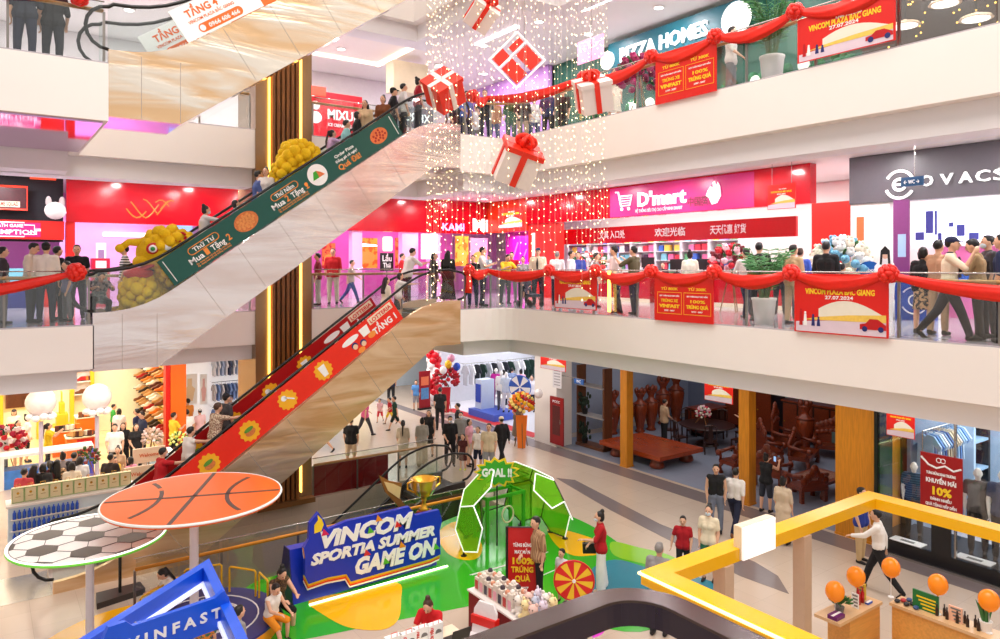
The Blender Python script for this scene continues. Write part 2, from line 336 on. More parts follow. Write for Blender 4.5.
# ================================================================ escalators
def chain2(pts, f): return [f(x, z) for x, z in pts]
def escalator(label, zl, zh, y0, xt, m, soff, lo_cut=None):
    """rises toward +X; xt = x of the upper end; profile as measured: 35 degrees, 1.2 m deep truss"""
    S = math.tan(math.radians(35)); run = (zh-zl)/S; xn = xt-1.13; xb = xn-run; xl = xb-.9; W = 1.45
    root = E('escalator', label, 'escalator', (xl, y0, zl))
    def arc(a, b, c, k=.45, n=5):     # round the corner b of a polyline
        a, b, c = V(a), V(b), V(c); p = b+(a-b).normalized()*k; q = b+(c-b).normalized()*k
        return [tuple((p*(1-t)**2 + b*2*t*(1-t) + q*t*t)) for t in [i/n for i in range(n+1)]]
    d = .24
    top = [(xl, zl+d)] + [(v[0], v[1]) for v in arc((xl, zl+d, 0), (xb, zl+d, 0), (xn, zh+d, 0), .8)] + [(v[0], v[1]) for v in arc((xb, zl+d, 0), (xn, zh+d, 0), (xt, zh+d, 0), .8)] + [(xt, zh+d)]
    xub, xut = xb+.36+((-.0)), xn+.32
    und = [(xl, zl-1.0), (xub, zl-1.0), (xut, zh-1.0), (xt, zh-1.0)]
    if lo_cut is not None:            # stands on the ground: no truss below the floor
        xz = xub+(lo_cut-(zl-1.0))/S; und = [(xl, lo_cut), (xz, lo_cut), (xut, zh-1.0), (xt, zh-1.0)]
    for k, yy in enumerate((y0, y0+W-.12)):
        mb = MB(); mb.prism([(x, yy, z) for x, z in top]+[(x, yy, z) for x, z in und[::-1]], (0, .12, 0))
        part(root, 'side_cladding', mb, m)
    mb = MB()
    for (x, z), (X2, z2) in zip(und[:-1], und[1:]): mb.prism([(x, y0+.12, z), (X2, y0+.12, z2), (X2, y0+.12, z2+.06), (x, y0+.12, z+.06)], (0, W-.24, 0))
    part(root, 'soffit', mb, soff)
    mb = MB(); n = int(round((zh-zl)/.2)); tr = run/n
    for i in range(n): mb.box(xb+i*tr, xb+(i+1.1)*tr, y0+.15, y0+W-.15, zl+(i+.0)*(zh-zl)/n-.05, zl+(i+1)*(zh-zl)/n-.1)
    mb.box(xl, xb, y0+.13, y0+W-.13, zl-.05, zl+.004); mb.box(xn, xt, y0+.13, y0+W-.13, zh-.05, zh+.004)
    part(root, 'steps', mb, mat((96, 94, 96), .4, .6, name='step_metal'))
    hr = .88
    for yy in (y0+.10, y0+W-.13):
        up = [(x, z+hr) for x, z in top[1:-1]]
        a0 = [(xl+.12+.40*math.cos(t)-.2, zl+d+.42+.40*math.sin(t)) for t in [math.radians(g) for g in (-80, -120, -160, -200, -235, -260)]]
        a0 = [(xl+.02-.38*math.sin(t), zl+d+.42-.40*math.cos(t)) for t in [math.pi*i/8 for i in range(9)]]
        a1 = [(xt-.02+.38*math.sin(t), zh+d+.42+.40*math.cos(t)) for t in [math.pi*i/8 for i in range(9)]]
        mb = MB(); mb.tube([(x, yy+.015, z) for x, z in a0+up+a1], .034, 8); part(root, 'handrail', mb, RUB, smooth=True)
        mb = MB(); pg = top[1:-1]
        gl = [(xl, zl+d)] + pg + [(xt, zh+d)]; gu = [(xl, zl+d+hr)] + up + [(xt, zh+d+hr)]
        for i in range(len(gl)-1): mb.prism([(gl[i][0], yy+.01, gl[i][1]), (gl[i+1][0], yy+.01, gl[i+1][1]), (gu[i+1][0], yy+.01, gu[i+1][1]), (gu[i][0], yy+.01, gu[i][1])], (0, .012, 0))
        part(root, 'balustrade_glass', mb, GLASS)
    mb = MB()                          # thin joints of the cladding plates
    ca, sa = math.cos(math.radians(35)), math.sin(math.radians(35)); L = run/ca
    for i in range(1, int(L/1.15)):
        x = xb+.2+i*1.15*ca; z = zl+d+(x-xb)*S
        a = (x-.0, z-.03); h = 1.14
        if lo_cut is not None and z-h*ca < lo_cut+.1: continue
        mb.prism([(a[0], y0-.003, a[1]), (a[0]+.008, y0-.003, a[1]+.005), (a[0]+.008+h*sa, y0-.003, a[1]+.005-h*ca), (a[0]+h*sa, y0-.003, a[1]-h*ca)], (0, .004, 0))
    for x in (xub-.02, xl+.55) if lo_cut is None else (): mb.box(x, x+.01, y0-.003, y0+.001, zl-.98, zl+d-.05)
    part(root, 'joint_lines', mb, mat((168, 156, 148), .4, name='joint_grey'), kind='stuff')
    root['_'] = 0; del root['_']
    return root, dict(xb=xb, xn=xn, xl=xl, zl=zl, zh=zh, y0=y0, d=d, S=S, W=W)
MIRA = mirror_cladding('cream_reflection_cladding', (255, 246, 232), .22, .12, warm=(246, 206, 160)); MIRB = mirror_cladding('polished_steel_cladding', (246, 238, 238), .2, .07, warm=(232, 216, 212)); MIRC = mirror_cladding('warm_reflection_cladding', (244, 216, 180), .33, .07, warm=(220, 180, 132))  # one mirror steel; reflected cream and warm gold light put into base colours
SOF = mat((176, 166, 168), .35, .4, name='soffit_metal')
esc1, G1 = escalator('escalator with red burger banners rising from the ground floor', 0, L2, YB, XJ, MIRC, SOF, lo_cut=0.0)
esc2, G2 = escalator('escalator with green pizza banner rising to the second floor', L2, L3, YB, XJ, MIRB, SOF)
esc3, G3 = escalator('topmost escalator with white and orange banner and painted cream reflections', L3, L4, YL3, XJ, MIRA, mat((206, 170, 214), .06, 1, var=.02, name='mirror_soffit'))
def slope_frame(g, y, x0, x1, lo=.03, hi=.83):
    """frame on the slope of an escalator, lower left at x0 measured along the deck"""
    z0 = g['zl']+g['d']+(x0-g['xb'])*g['S']; r = V((1, 0, g['S'])).normalized(); u = V((-r.z, 0, r.x)); k = u.z
    return Fr(V((x0, y, z0))+u*lo*k, r, u, (x1-x0)/r.x, (hi-lo)*k)
TEAL = mat((12, 84, 74), .45, name='teal_print'); LRED = mat((236, 40, 14), .4, name='banner_red'); ORG = mat((246, 150, 60), .5, name='orange_print'); PIZ = mat((226, 120, 60), .5, var=.35, scale=30, name='pizza_print')
CHK = mat((214, 120, 60), .6, var=.4, scale=24, bump=.2, name='crisp_print')
# green banner on the middle escalator (near balustrade, outside)
x0 = G2['xb']+.58; f = slope_frame(G2, YB+.085, 3.57, 9.3)
root = E('escalator_banner', 'long green banner with pizza and chicken on the middle escalator', 'banner', f.p(0, 0))
mb = MB(); panel(mb, f, t=.012); part(root, 'panel', mb, TEAL)
for a in (.1, f.w-.1): mb = MB(); mb.tube([f.p(a, .06, .014), f.p(a, f.h-.06, .014)], .012, 4); part(root, 'end_stripe', mb, WHT)
W_, H_ = f.w, f.h
def oval(a, b, w, h):
    mb = MB(); pts = []
    for i in range(24): t = 2*math.pi*i/24; cx = (w/2-h/2) if math.cos(t) > 0 else -(w/2-h/2); pts.append(f.p(a+cx+h/2*math.cos(t), b+h/2*math.sin(t), .016))
    mb.tube(pts, .012, 4, closed=True); part(root, 'outline', mb, ORG)
for a, w1, w2, w3 in ((1.05, 'Thứ Tư', 'Mua', 'Tặng'), (3.35, 'Thứ Năm', 'Mua', 'Tặng')):
    oval(a, .44, .78, .17); text(root, w1, f, a, .39, .14, WHT, .55)
    text(root, w2, f, a-.32, .18, .19, WHT, .36); text(root, '1' if a < 2 else '2', f, a-.04, .18, .22, ORG, .1); text(root, w3, f, a+.26, .18, .19, WHT, .36); text(root, '2' if a < 2 else '!', f, a+.56, .18, .22, ORG, .1)
    for k in range(2): text(root, 'Áp dụng toàn bộ hệ thống cửa hàng', f, a+.05, .11-.055*k, .05, ORG, .9)
def food(a, b, r, m, nm, bits, bm):
    mb = MB(); fdisc(mb, f, a, b, r*1.1, r*.8, c=.013, t=.006, n=24); part(root, nm, mb, m)
    mb = MB()
    for i in range(bits): t = i*2.4; q = r*.75*math.sqrt((i+.5)/bits); fdisc(mb, f, a+q*1.1*math.cos(t), b+q*.8*math.sin(t), r*.13, c=.018, t=.005, n=8)
    part(root, nm+'_topping', mb, bm)
food(2.15, .33, .28, CHK, 'chicken_print', 26, mat((236, 150, 80), .6, var=.3, scale=30, name='crumb_print'))
mb = MB(); fdisc(mb, f, 4.3, .33, .27, c=.013, t=.006, n=28); part(root, 'round_badge', mb, WHT)
mb = MB(); fpoly(mb, Fr(f.p(4.12, .2), f.r, f.u, .36, .26), [(0, .2), (.3, .9), (.55, .9), (.5, .2)], c=.02, t=.004); part(root, 'badge_green', mb, GREEN)
mb = MB(); fpoly(mb, Fr(f.p(4.12, .2), f.r, f.u, .36, .26), [(.5, .2), (.55, .9), (.8, .6), (1, .2)], c=.02, t=.004); part(root, 'badge_red', mb, PIZ)
text(root, 'Order Pizza', f, 5.25, .42, .11, WHT, .62); text(root, 'Đồng giá cả ngày!', f, 5.25, .30, .09, WHT, .7); text(root, 'Quá Đã!', f, 5.25, .1, .2, ORG, .72)
food(6.35, .31, .25, PIZ, 'pizza_print', 14, mat((170, 30, 24), .5, name='salami_print'))
# red banners on the lowest escalator, near and far balustrade
BADGE = mat((250, 180, 30), .5, name='badge_yellow'); DRED = mat((176, 10, 16), .4, name='deep_red_print')
def red_banner(y, label, m, xa, xb2):
    f = slope_frame(G1, y, xa, xb2); root = E('escalator_banner', label, 'banner', f.p(0, 0)); mb = MB(); panel(mb, f, t=.012); part(root, 'panel', mb, m)
    W = f.w; e = 9.32-xa
    for k in range(4):
        a = W-2.55-k*1.12; b = .3
        if a < .3: continue
        mb = MB(); mb.prism([f.p(a+(.24+.02*math.cos(12*t))*math.cos(t), b+(.24+.02*math.cos(12*t))*math.sin(t), .013) for t in [2*math.pi*i/72 for i in range(72)]], f.n*.005); part(root, 'round_badge', mb, BADGE)
        mb = MB()
        if k == 0: fpoly(mb, Fr(f.p(a-.1, b-.16), f.r, f.u, .2, .3), [(.15, 0), (.8, 0), (1, 1), (0, 1)], c=.02, t=.005)
        elif k == 1: fdisc(mb, f, a-.06, b+.09, .07, c=.02, t=.005); fpoly(mb, Fr(f.p(a-.04, b-.1), f.r, f.u, .2, .2), [(0, .9), (.9, 0), (1, .15), (.15, 1)], c=.02, t=.005)
        else: fdisc(mb, f, a, b-.03, .13, .09, c=.02, t=.005); mb.mt(1); fdisc(mb, f, a, b+.05, .12, .05, c=.026, t=.005)
        part(root, 'food_print', mb, [WHT if k < 2 else CHK, mat((90, 150, 50), .5, name='salad_print')])
    a = W-1.35; mb = MB()                                       # two cheering cartoon diners with a burger and fries, reduced to plain shapes
    fdisc(mb, f, a-.2, .46, .27, .08, c=.013, t=.004); mb.mt(1); fdisc(mb, f, a-.18, .27, .09, c=.018, t=.004); fdisc(mb, f, a+.06, .2, .09, c=.018, t=.004)
    mb.mt(2); fdisc(mb, f, a-.18, .24, .07, c=.022, t=.004); fdisc(mb, f, a+.06, .17, .07, c=.022, t=.004); mb.mt(0); fpoly(mb, Fr(f.p(a+.12, .3), f.r, f.u, .28, .24), [(.1, 0), (.9, 0), (1, 1), (0, 1)], c=.02, t=.004)
    mb.mt(3); fdisc(mb, f, a+.38, .22, .12, .08, c=.02, t=.004); fdisc(mb, f, a-.08, .07, .11, .07, c=.02, t=.004); part(root, 'picture_print', mb, [WHT, NAVY, mat((246, 206, 170), .5, name='skin_print'), ORG])
    mb = MB(); fpoly(mb, Fr(f.p(W-.88, .44), f.r, f.u, .8, .18), [(0, 0), (1, 0), (1, 1), (0, 1)], c=.014, t=.004); part(root, 'word_plate', mb, CREAM)
    text(root, 'LOTTERIA', f, W-.48, .47, .15, RED, .72, c=.024); text(root, 'TẦNG 1', f, W-.5, .14, .24, WHT, .78, c=.018, bold=.03)
red_banner(YB+.085, 'bright red burger banner on near side of lowest escalator', LRED, 2.4, 9.32)
red_banner(YB+1.29, 'darker red burger banner on far side of lowest escalator', DRED, 2.4, 9.32)
# white banner of the topmost escalator, near and far
OPR = mat((244, 106, 24), .5, name='orange_sheet')
for y, lb in ((YL3+.085, 'white banner with orange floor number on near side of topmost escalator'), (YL3+1.29, 'white banner on the far side of topmost escalator')):
    f = slope_frame(G3, y, 3.35 if y < YL3+.5 else 3.0, 9.4); root = E('escalator_banner', lb, 'banner', f.p(0, 0)); mb = MB(); panel(mb, f, a1=.245, t=.012); part(root, 'panel', mb, WHT)
    mb = MB(); panel(mb, f, a0=.245, t=.012); part(root, 'orange_panel', mb, OPR)
    text(root, 'TẦNG 4', f, .62, .4, .2, OPR, .72, bold=.03); text(root, 'VINCOM PLAZA BẮC GIANG', f, .75, .28, .085, OPR, 1.05)
    mb = MB(); mb.prism([f.p(.85+(.42 if math.cos(t) > 0 else -.42)+.09*math.cos(t), .13+.09*math.sin(t), .013) for t in [2*math.pi*i/24 for i in range(24)]], f.n*.005); part(root, 'number_pill', mb, OPR)
    text(root, '0966 606 466', f, .92, .08, .12, WHT, .72, c=.02)
    mb = MB(); fdisc(mb, f, .42, .13, .06, c=.019, t=.004); part(root, 'phone_mark', mb, WHT)
    text(root, 'L', f, 2.15, .25, .5, WHT, .3); mb = MB(); mb.tube([f.p(2.4+.16*math.cos(t), .32+.16*math.sin(t), .016) for t in [math.radians(g) for g in range(-60, 250, 20)]], .03, 6); part(root, 'round_mark', mb, WHT)
# landing floors that close the ends of the shafts
mb = MB(); mb.box(-8, G1['xl'], YB, YB+1.45, .0, .004); struct('trim_landing_plate', mb, STEEL)
# ================================================================ people
def cloth(c, var=.10, scale=7): return mat(c, .85, var=var, scale=scale, bump=.25, name='cloth_%d_%d_%d' % c)
def pattern(c1, c2, scale=40, name='patterned_cloth'):
    key = ('pat', c1, c2, scale)
    if key in MATS: return MATS[key]
    m = bpy.data.materials.new(name); m.use_nodes = True; nt = m.node_tree; p = nt.nodes['Principled BSDF']; tc = nt.nodes.new('ShaderNodeTexCoord'); vo = nt.nodes.new('ShaderNodeTexNoise'); vo.inputs['Scale'].default_value = scale; vo.inputs['Detail'].default_value = 1
    cr = nt.nodes.new('ShaderNodeValToRGB'); cr.color_ramp.elements[0].position = .46; cr.color_ramp.elements[1].position = .54; cr.color_ramp.elements[0].color = (*lin(c1), 1); cr.color_ramp.elements[1].color = (*lin(c2), 1)
    nt.links.new(tc.outputs['Object'], vo.inputs['Vector']); nt.links.new(vo.outputs['Fac'], cr.inputs[0]); nt.links.new(cr.outputs[0], p.inputs['Base Color']); p.inputs['Roughness'].default_value = .85
    MATS[key] = m; return m
def stripes(c1, c2, scale=9, name='striped_cloth', axis='Z'):
    key = ('str', c1, c2, scale, axis)
    if key in MATS: return MATS[key]
    m = bpy.data.materials.new(name); m.use_nodes = True; nt = m.node_tree; p = nt.nodes['Principled BSDF']; tc = nt.nodes.new('ShaderNodeTexCoord'); w = nt.nodes.new('ShaderNodeTexWave'); w.bands_direction = axis; w.inputs['Scale'].default_value = scale
    cr = nt.nodes.new('ShaderNodeValToRGB'); cr.color_ramp.interpolation = 'CONSTANT'; cr.color_ramp.elements[1].position = .5; cr.color_ramp.elements[0].color = (*lin(c1), 1); cr.color_ramp.elements[1].color = (*lin(c2), 1)
    nt.links.new(tc.outputs['Object'], w.inputs['Vector']); nt.links.new(w.outputs['Fac'], cr.inputs[0]); nt.links.new(cr.outputs[0], p.inputs['Base Color']); p.inputs['Roughness'].default_value = .85
    MATS[key] = m; return m
SKINS = [mat(c, .55, var=.05, scale=5, name='skin') for c in ((226, 176, 146), (214, 160, 128), (234, 190, 162))]
HAIRM = {'b': mat((22, 18, 18), .45, var=.2, scale=30, name='black_hair'), 'g': mat((140, 136, 134), .6, var=.2, scale=30, name='grey_hair'), 'br': mat((70, 40, 26), .5, var=.2, scale=30, name='brown_hair')}
MASKM = mat((214, 228, 238), .8, name='face_mask'); EYEM = mat((20, 14, 12), .25, var=0, name='eye_dark'); LIPM = mat((190, 90, 84), .5, var=0, name='lips')
POSES = {  # arms (fwd, out, elbow, inward) right, left; legs (hip, knee, out) right, left; lean; nod
 'stand': ((4, 9, 14, 8), (2, 9, 16, 8), (2, 2, 3), (-2, 2, 3), 0, 0),
 'stand2': ((12, 10, 40, 20), (-4, 9, 14, 5), (-4, 3, 4), (4, 6, 5), 1, 4),
 'walk': ((-24, 8, 18, 4), (24, 8, 28, 8), (24, 6, 2), (-22, 16, 2), 3, 0),
 'walk2': ((22, 8, 30, 8), (-22, 8, 16, 4), (-22, 18, 2), (24, 5, 2), 3, 0),
 'stride': ((30, 8, 75, 20), (-26, 8, 20, 4), (-28, 14, 2), (30, 4, 2), 4, 0),
 'phone': ((26, 12, 92, 28), (22, 12, 96, 30), (2, 3, 4), (-3, 4, 4), 2, 22),
 'photo': ((62, 14, 70, 18), (58, 14, 76, 22), (2, 3, 4), (-3, 4, 4), 0, 0),
 'back': ((-22, 12, 34, 46), (-22, 12, 38, 46), (1, 2, 3), (-2, 2, 3), 0, 4),
 'rail': ((46, 14, 56, 22), (48, 14, 52, 22), (-3, 4, 4), (6, 8, 5), 14, 10),
 'reach': ((78, 8, 12, 0), (6, 9, 20, 6), (6, 4, 3), (-6, 6, 3), 5, 2),
 'reachl': ((6, 9, 20, 6), (78, 8, 12, 0), (6, 4, 3), (-6, 6, 3), 5, 2),
 'cross': ((26, 10, 92, 62), (24, 10, 98, 62), (2, 2, 4), (-3, 3, 4), 0, 2),
 'carry': ((30, 12, 80, 34), (34, 14, 84, 40), (2, 2, 4), (-3, 4, 4), -3, 6),
 'handshold': ((2, 20, 10, 0), (4, 9, 20, 8), (10, 6, 2), (-10, 8, 2), 0, 2),
 'sit': ((34, 12, 50, 24), (36, 12, 56, 26), (82, 84, 8), (78, 80, 8), 18, 24),
 'sit2': ((40, 12, 40, 18), (26, 10, 40, 14), (70, 50, 6), (84, 88, 8), 12, 14),
 'crouch': ((52, 12, 40, 18), (50, 12, 44, 18), (96, 118, 10), (84, 112, 10), 34, 20),
 'salute': ((50, 10, 104, 10), (-18, 9, 20, 6), (24, 6, 2), (-24, 14, 2), 3, -2),
 'hips': ((-14, 34, 78, 60), (-14, 34, 78, 60), (2, 2, 5), (-3, 3, 5), 0, 0),
 'raise': ((150, 14, 20, 0), (14, 12, 40, 10), (2, 3, 4), (-3, 4, 4), 0, -6)}
def cap_(mb, p, q, a, b): mb.cone(p, q, a, b, 10); mb.ell(p, a, 10, 6); mb.ell(q, b, 10, 6)
def remesh(o, vox):
    m = o.modifiers.new('fuse', 'REMESH'); m.mode = 'VOXEL'; m.voxel_size = vox; m.use_smooth_shade = True
    s = o.modifiers.new('soften', 'SMOOTH'); s.factor = .5; s.iterations = 3; BODIES.append(o)
def person(label, loc, face, H=1.66, pose='stand', top=(240, 240, 240), sl='short', bot='trousers', bc=(40, 40, 50), hair='short', hc='b', shoe=(40, 36, 36), mask=False, fem=False,
           cap=None, vox=None, group=None, skin=0, turn=0, nod=None, seat=None, arms=None, extra=None, tuck=None, cat=None):
    loc = V(loc); d = (loc-CAM); d.z = 0; dist = d.length; d.normalize(); rr = V((d.y, -d.x, 0)); a = math.radians(face)
    hd = d*math.cos(a)+rr*math.sin(a); rz = math.atan2(-hd.x, hd.y)
    if vox is None: vox = .011 if dist < 17 else (.014 if dist < 24 else .017)
    s = H/1.7; hs = 1.0 if H > 1.4 else (1.12 if H > 1.2 else 1.28); R, Lf, LR, LL, lean, nd = POSES[pose]
    if arms: R, Lf = arms
    if nod is not None: nd = nod
    root = E('person', label, cat or 'person', loc, rz, group)
    lr = math.radians(lean); hz = .93
    def U(x, y, z):                   # upper body point, leaning at the hips
        zz = z-hz; return V((x, y*math.cos(lr)+zz*math.sin(lr), hz+zz*math.cos(lr)-y*math.sin(lr)))
    sw = .165 if fem else .185
    legs = []
    for sx, (h, k, o) in ((1, LR), (-1, LL)):
        hr, kr, orr = math.radians(h), math.radians(h-k), math.radians(o); hip = V((sx*.09, 0, .90))
        td = V((sx*math.sin(orr), math.sin(hr), -math.cos(hr))).normalized(); kn = hip+td*.43
        sd = V((0, math.sin(kr), -math.cos(kr))).normalized(); an = kn+sd*.40; legs.append((hip, kn, an, sd))
    dz = .075-min(l[2].z for l in legs)
    if seat is not None: dz = (seat+.10)/s-.90
    sh = V((0, 0, dz))
    legs = [(a_+sh, b_+sh, c_+sh, e_) for a_, b_, c_, e_ in legs]
    UU = lambda x, y, z: (U(x, y, z)+sh)*s
    legs = [(a_*s, b_*s, c_*s, e_) for a_, b_, c_, e_ in legs]
    armj = []
    for sx, (f, o, e, i) in ((1, R), (-1, Lf)):
        f_, o_, e_, i_ = [math.radians(t) for t in (f+lean*.3, o, e, i)]; S = UU(sx*sw, 0, 1.385)
        ud = V((sx*math.sin(o_), math.sin(f_)*math.cos(o_), -math.cos(f_)*math.cos(o_))); el = S+ud*.285*s
        g = f_+e_; fd = V((sx*math.sin(o_)*.4-sx*math.sin(i_), math.sin(g)*math.cos(i_), -math.cos(g)*math.cos(i_))).normalized(); wr = el+fd*.25*s; armj.append((S, el, wr, fd, sx))
    ntop = UU(0, .012, 1.49)
    hn, ht = math.radians(nd+lean*.6), math.radians(-turn)
    def HP(x, y, z):                  # head point relative to the neck top
        x, y, z = x*hs*s, y*hs*s, z*hs*s; y, z = y*math.cos(hn)+z*math.sin(hn), z*math.cos(hn)-y*math.sin(hn)
        return ntop+V((x*math.cos(ht)-y*math.sin(ht), x*math.sin(ht)+y*math.cos(ht), z))
    hax = [(HP(1, 0, 0)-HP(0, 0, 0)).normalized(), (HP(0, 1, 0)-HP(0, 0, 0)).normalized(), (HP(0, 0, 1)-HP(0, 0, 0)).normalized()]
    k = hs*s
    mb = MB(); w = .94 if fem else 1
    def torso(mb, g, lo=.93, hg=0):
        for sx in (1, -1):
            cap_(mb, UU(sx*.075*w, 0, 1.28), UU(sx*.05*w, 0, 1.08), (.112*w+g)*s, ((.088 if fem else .10)+g)*s); cap_(mb, UU(sx*.05*w, 0, 1.08), UU(sx*.08, 0, lo), ((.088 if fem else .10)+g)*s, (.108+g+hg)*s)
            cap_(mb, UU(sx*.09, 0, 1.37), UU(sx*(sw-.02), 0, 1.385), (.062+g)*s, (.056+g)*s)
            if fem: mb.ell(UU(sx*.06, .07, 1.25), (.062+g)*s, 10, 6)
        cap_(mb, UU(0, 0, 1.30), UU(0, 0, 1.40), (.10+g)*s, (.07+g)*s)
    torso(mb, 0)
    cap_(mb, UU(0, 0, 1.40), HP(0, .0, .02), .052*s*w, .05*s*w)
    mb.ell(HP(0, .018, .105), (.074*k, .094*k, .112*k), 14, 10, hax); mb.ell(HP(0, .052, .035), (.05*k, .045*k, .04*k), 10, 6, hax)
    cap_(mb, HP(0, .106, .115), HP(0, .122, .085), .010*k, .016*k)
    for sx in (1, -1): mb.ell(HP(sx*.076, .005, .10), (.012*k, .022*k, .032*k), 8, 6, hax)
    for hip, kn, an, sd in legs:
        cap_(mb, hip, kn, .085*s, .054*s); m2 = kn.lerp(an, .35); cap_(mb, kn, m2, .054*s, .056*s); cap_(mb, m2, an, .056*s, .036*s); fy = V((0, 1, 0))
        if sd.y < -.5: fy = V((0, .6, -.8))
        cap_(mb, an+V((0, -.03, -.04))*s, an+fy*.13*s+V((0, 0, -.048))*s, .034*s, .026*s); cap_(mb, an, an+V((0, -.01, -.04))*s, .036*s, .034*s)
    for S, el, wr, fd, sx in armj:
        cap_(mb, S, el, .05*s, .04*s); m2 = el.lerp(wr, .3); cap_(mb, el, m2, .04*s, .039*s); cap_(mb, m2, wr, .039*s, .026*s)
        side = V((0, 0, 1)).cross(fd) if abs(fd.z) < .8 else V((0, 1, 0)); side.normalize(); nn = fd.cross(side).normalized()*(-1 if abs(fd.z) < .8 else sx)
        if abs(fd.z) < .8 and sx > 0: pass
        mb.ell(wr+fd*.045*s, (.036*s, .017*s, .05*s), 10, 6, (side, nn, fd))
        for q, ln in ((-.027, .062), (-.009, .074), (.009, .07), (.027, .054)):
            b0 = wr+fd*.082*s+side*q*s; d1 = (fd*.93+nn*.36).normalized(); b1 = b0+d1*ln*.55*s; d2 = (fd*.6+nn*.8).normalized(); b2 = b1+d2*ln*.5*s
            cap_(mb, b0, b1, .0092*s, .0088*s); cap_(mb, b1, b2, .0088*s, .0078*s)
        ts = side*(1 if (side.y > 0 or abs(fd.z) < .8) else -1); t0 = wr+fd*.03*s+ts*.028*s; t1 = t0+(fd*.6+ts*.75).normalized()*.034*s; t2 = t1+(fd*.95+nn*.3).normalized()*.03*s; cap_(mb, t0, t1, .0115*s, .010*s); cap_(mb, t1, t2, .010*s, .0085*s)
    b = part(root, 'body', mb, SKINS[skin], w=False); remesh(b, vox)
    # clothing
    M = lambda c: c if not isinstance(c, tuple) else cloth(c)
    gv = vox*1.15
    if tuck is None: tuck = sl in ('long', 'none') and not fem
    slv = {'none': -1, 'short': .62, 'half': 1.0, 'long': 2}[sl]
    mb = MB(); torso(mb, .017, lo=.90 if bot in ('dress', 'longdress') else (1.0 if tuck else .92), hg=0 if tuck else .014)
    if slv > 0:
        for S, el, wr, fd, sx in armj:
            if slv < 2: cap_(mb, S, S.lerp(el, slv), .066*s, (.062 if slv < 1 else .055)*s)
            else: cap_(mb, S, el, .066*s, .055*s); cap_(mb, el, el.lerp(wr, .94), .055*s, .04*s)
    dress = bot in ('dress', 'longdress')
    def skirt(mb, zt, zb, rt, rb):
        n = 18; kk = (legs[0][1]+legs[1][1])*.5; vs = []; prof = []
        for j in range(6):
            t = j/5; z = zt+(zb-zt)*t; r = rt+(rb-rt)*t; cy = (kk.y)*t*.8
            prof.append([V((math.cos(2*math.pi*i/n)*r*(1+.05*t*math.cos(5*2*math.pi*i/n)), cy+math.sin(2*math.pi*i/n)*r*.78*(1+.05*t*math.cos(5*2*math.pi*i/n)), z)) for i in range(n)])
        vs = [p for ring in prof for p in ring]; fs = [(j*n+i, j*n+(i+1) % n, (j+1)*n+(i+1) % n, (j+1)*n+i) for j in range(5) for i in range(n)]
        mb.add(vs, [f[::-1] for f in fs]+[tuple(range(n)), tuple(5*n+i for i in range(n-1, -1, -1))])
    hipz = legs[0][0].z
    if dress:
        skirt(mb, hipz+.08*s, hipz-(.42 if bot == 'dress' else .72)*s, .16*s, (.22 if bot == 'dress' else .26)*s)
    o = part(root, 'dress' if dress else ('vest' if sl == 'none' else 'shirt'), mb, M(top), w=False); remesh(o, gv)
    if bot in ('trousers', 'wide', 'shorts'):
        mb = MB()
        for sx in (1, -1): cap_(mb, UU(sx*.055, 0, 1.0), UU(sx*.08, 0, .92), .112*s, .122*s)
        wd_ = .0 if bot != 'wide' else .03
        for hip, kn, an, sd in legs:
            cap_(mb, hip, hip.lerp(kn, .95 if bot == 'shorts' else 1), (.103)*s, (.085 if bot == 'shorts' else .073+wd_)*s)
            if bot != 'shorts': cap_(mb, kn, kn.lerp(an, .93), (.073+wd_)*s, (.058+wd_*1.6)*s)
        o = part(root, 'shorts' if bot == 'shorts' else 'trousers', mb, M(bc), w=False); remesh(o, gv)
    elif bot == 'skirt':
        mb = MB(); skirt(mb, hipz+.1*s, hipz-.42*s, .15*s, .19*s)
        for sx in (1, -1): cap_(mb, UU(sx*.055, 0, 1.0), UU(sx*.08, 0, .92), .106*s, .122*s)
        o = part(root, 'skirt', mb, M(bc), w=False); remesh(o, gv)
    for hip, kn, an, sd in legs:
        fy = V((0, 1, 0)) if sd.y > -.5 else V((0, .6, -.8)); mb = MB()
        cap_(mb, an+V((0, -.035, -.033))*s, an+fy*.14*s+V((0, 0, -.042))*s, .043*s, .034*s); mb.ell(an+V((0, -.02, -.01))*s, .046*s, 10, 6)
        o = part(root, 'shoe', mb, M(shoe), w=False, smooth=True); remesh(o, gv)
    # hair
    if hair != 'bald':
        mb = MB(); mb.ell(HP(0, -.014, .135), (.083*k, .098*k, .098*k), 14, 10, hax)
        if hair in ('long', 'pony', 'bun', 'bob'): mb.ell(HP(0, -.03, .09), (.084*k, .08*k, .10*k), 12, 8, hax)
        if hair == 'long':
            for sx in (-1, 0, 1): cap_(mb, HP(sx*.05, -.06, .09), UU(sx*.08, -.10, 1.22), .05*k, .045*s)
        if hair == 'bob':
            for sx in (-1, 1): cap_(mb, HP(sx*.06, -.03, .10), HP(sx*.06, -.02, .0), .04*k, .03*k)
        if hair == 'pony': mb.ell(HP(0, -.11, .15), .035*k, 8, 6); cap_(mb, HP(0, -.12, .15), UU(0, -.15, 1.34), .036*k, .034*s); cap_(mb, UU(0, -.15, 1.34), UU(0, -.14, 1.16), .034*s, .018*s)
        if hair == 'bun': mb.ell(HP(0, -.07, .225), .05*k, 10, 6)
        if hair == 'short': mb.ell(HP(0, .01, .20), (.066*k, .07*k, .035*k), 10, 6, hax)
        o = part(root, 'hair', mb, HAIRM[hc], w=False); remesh(o, vox)
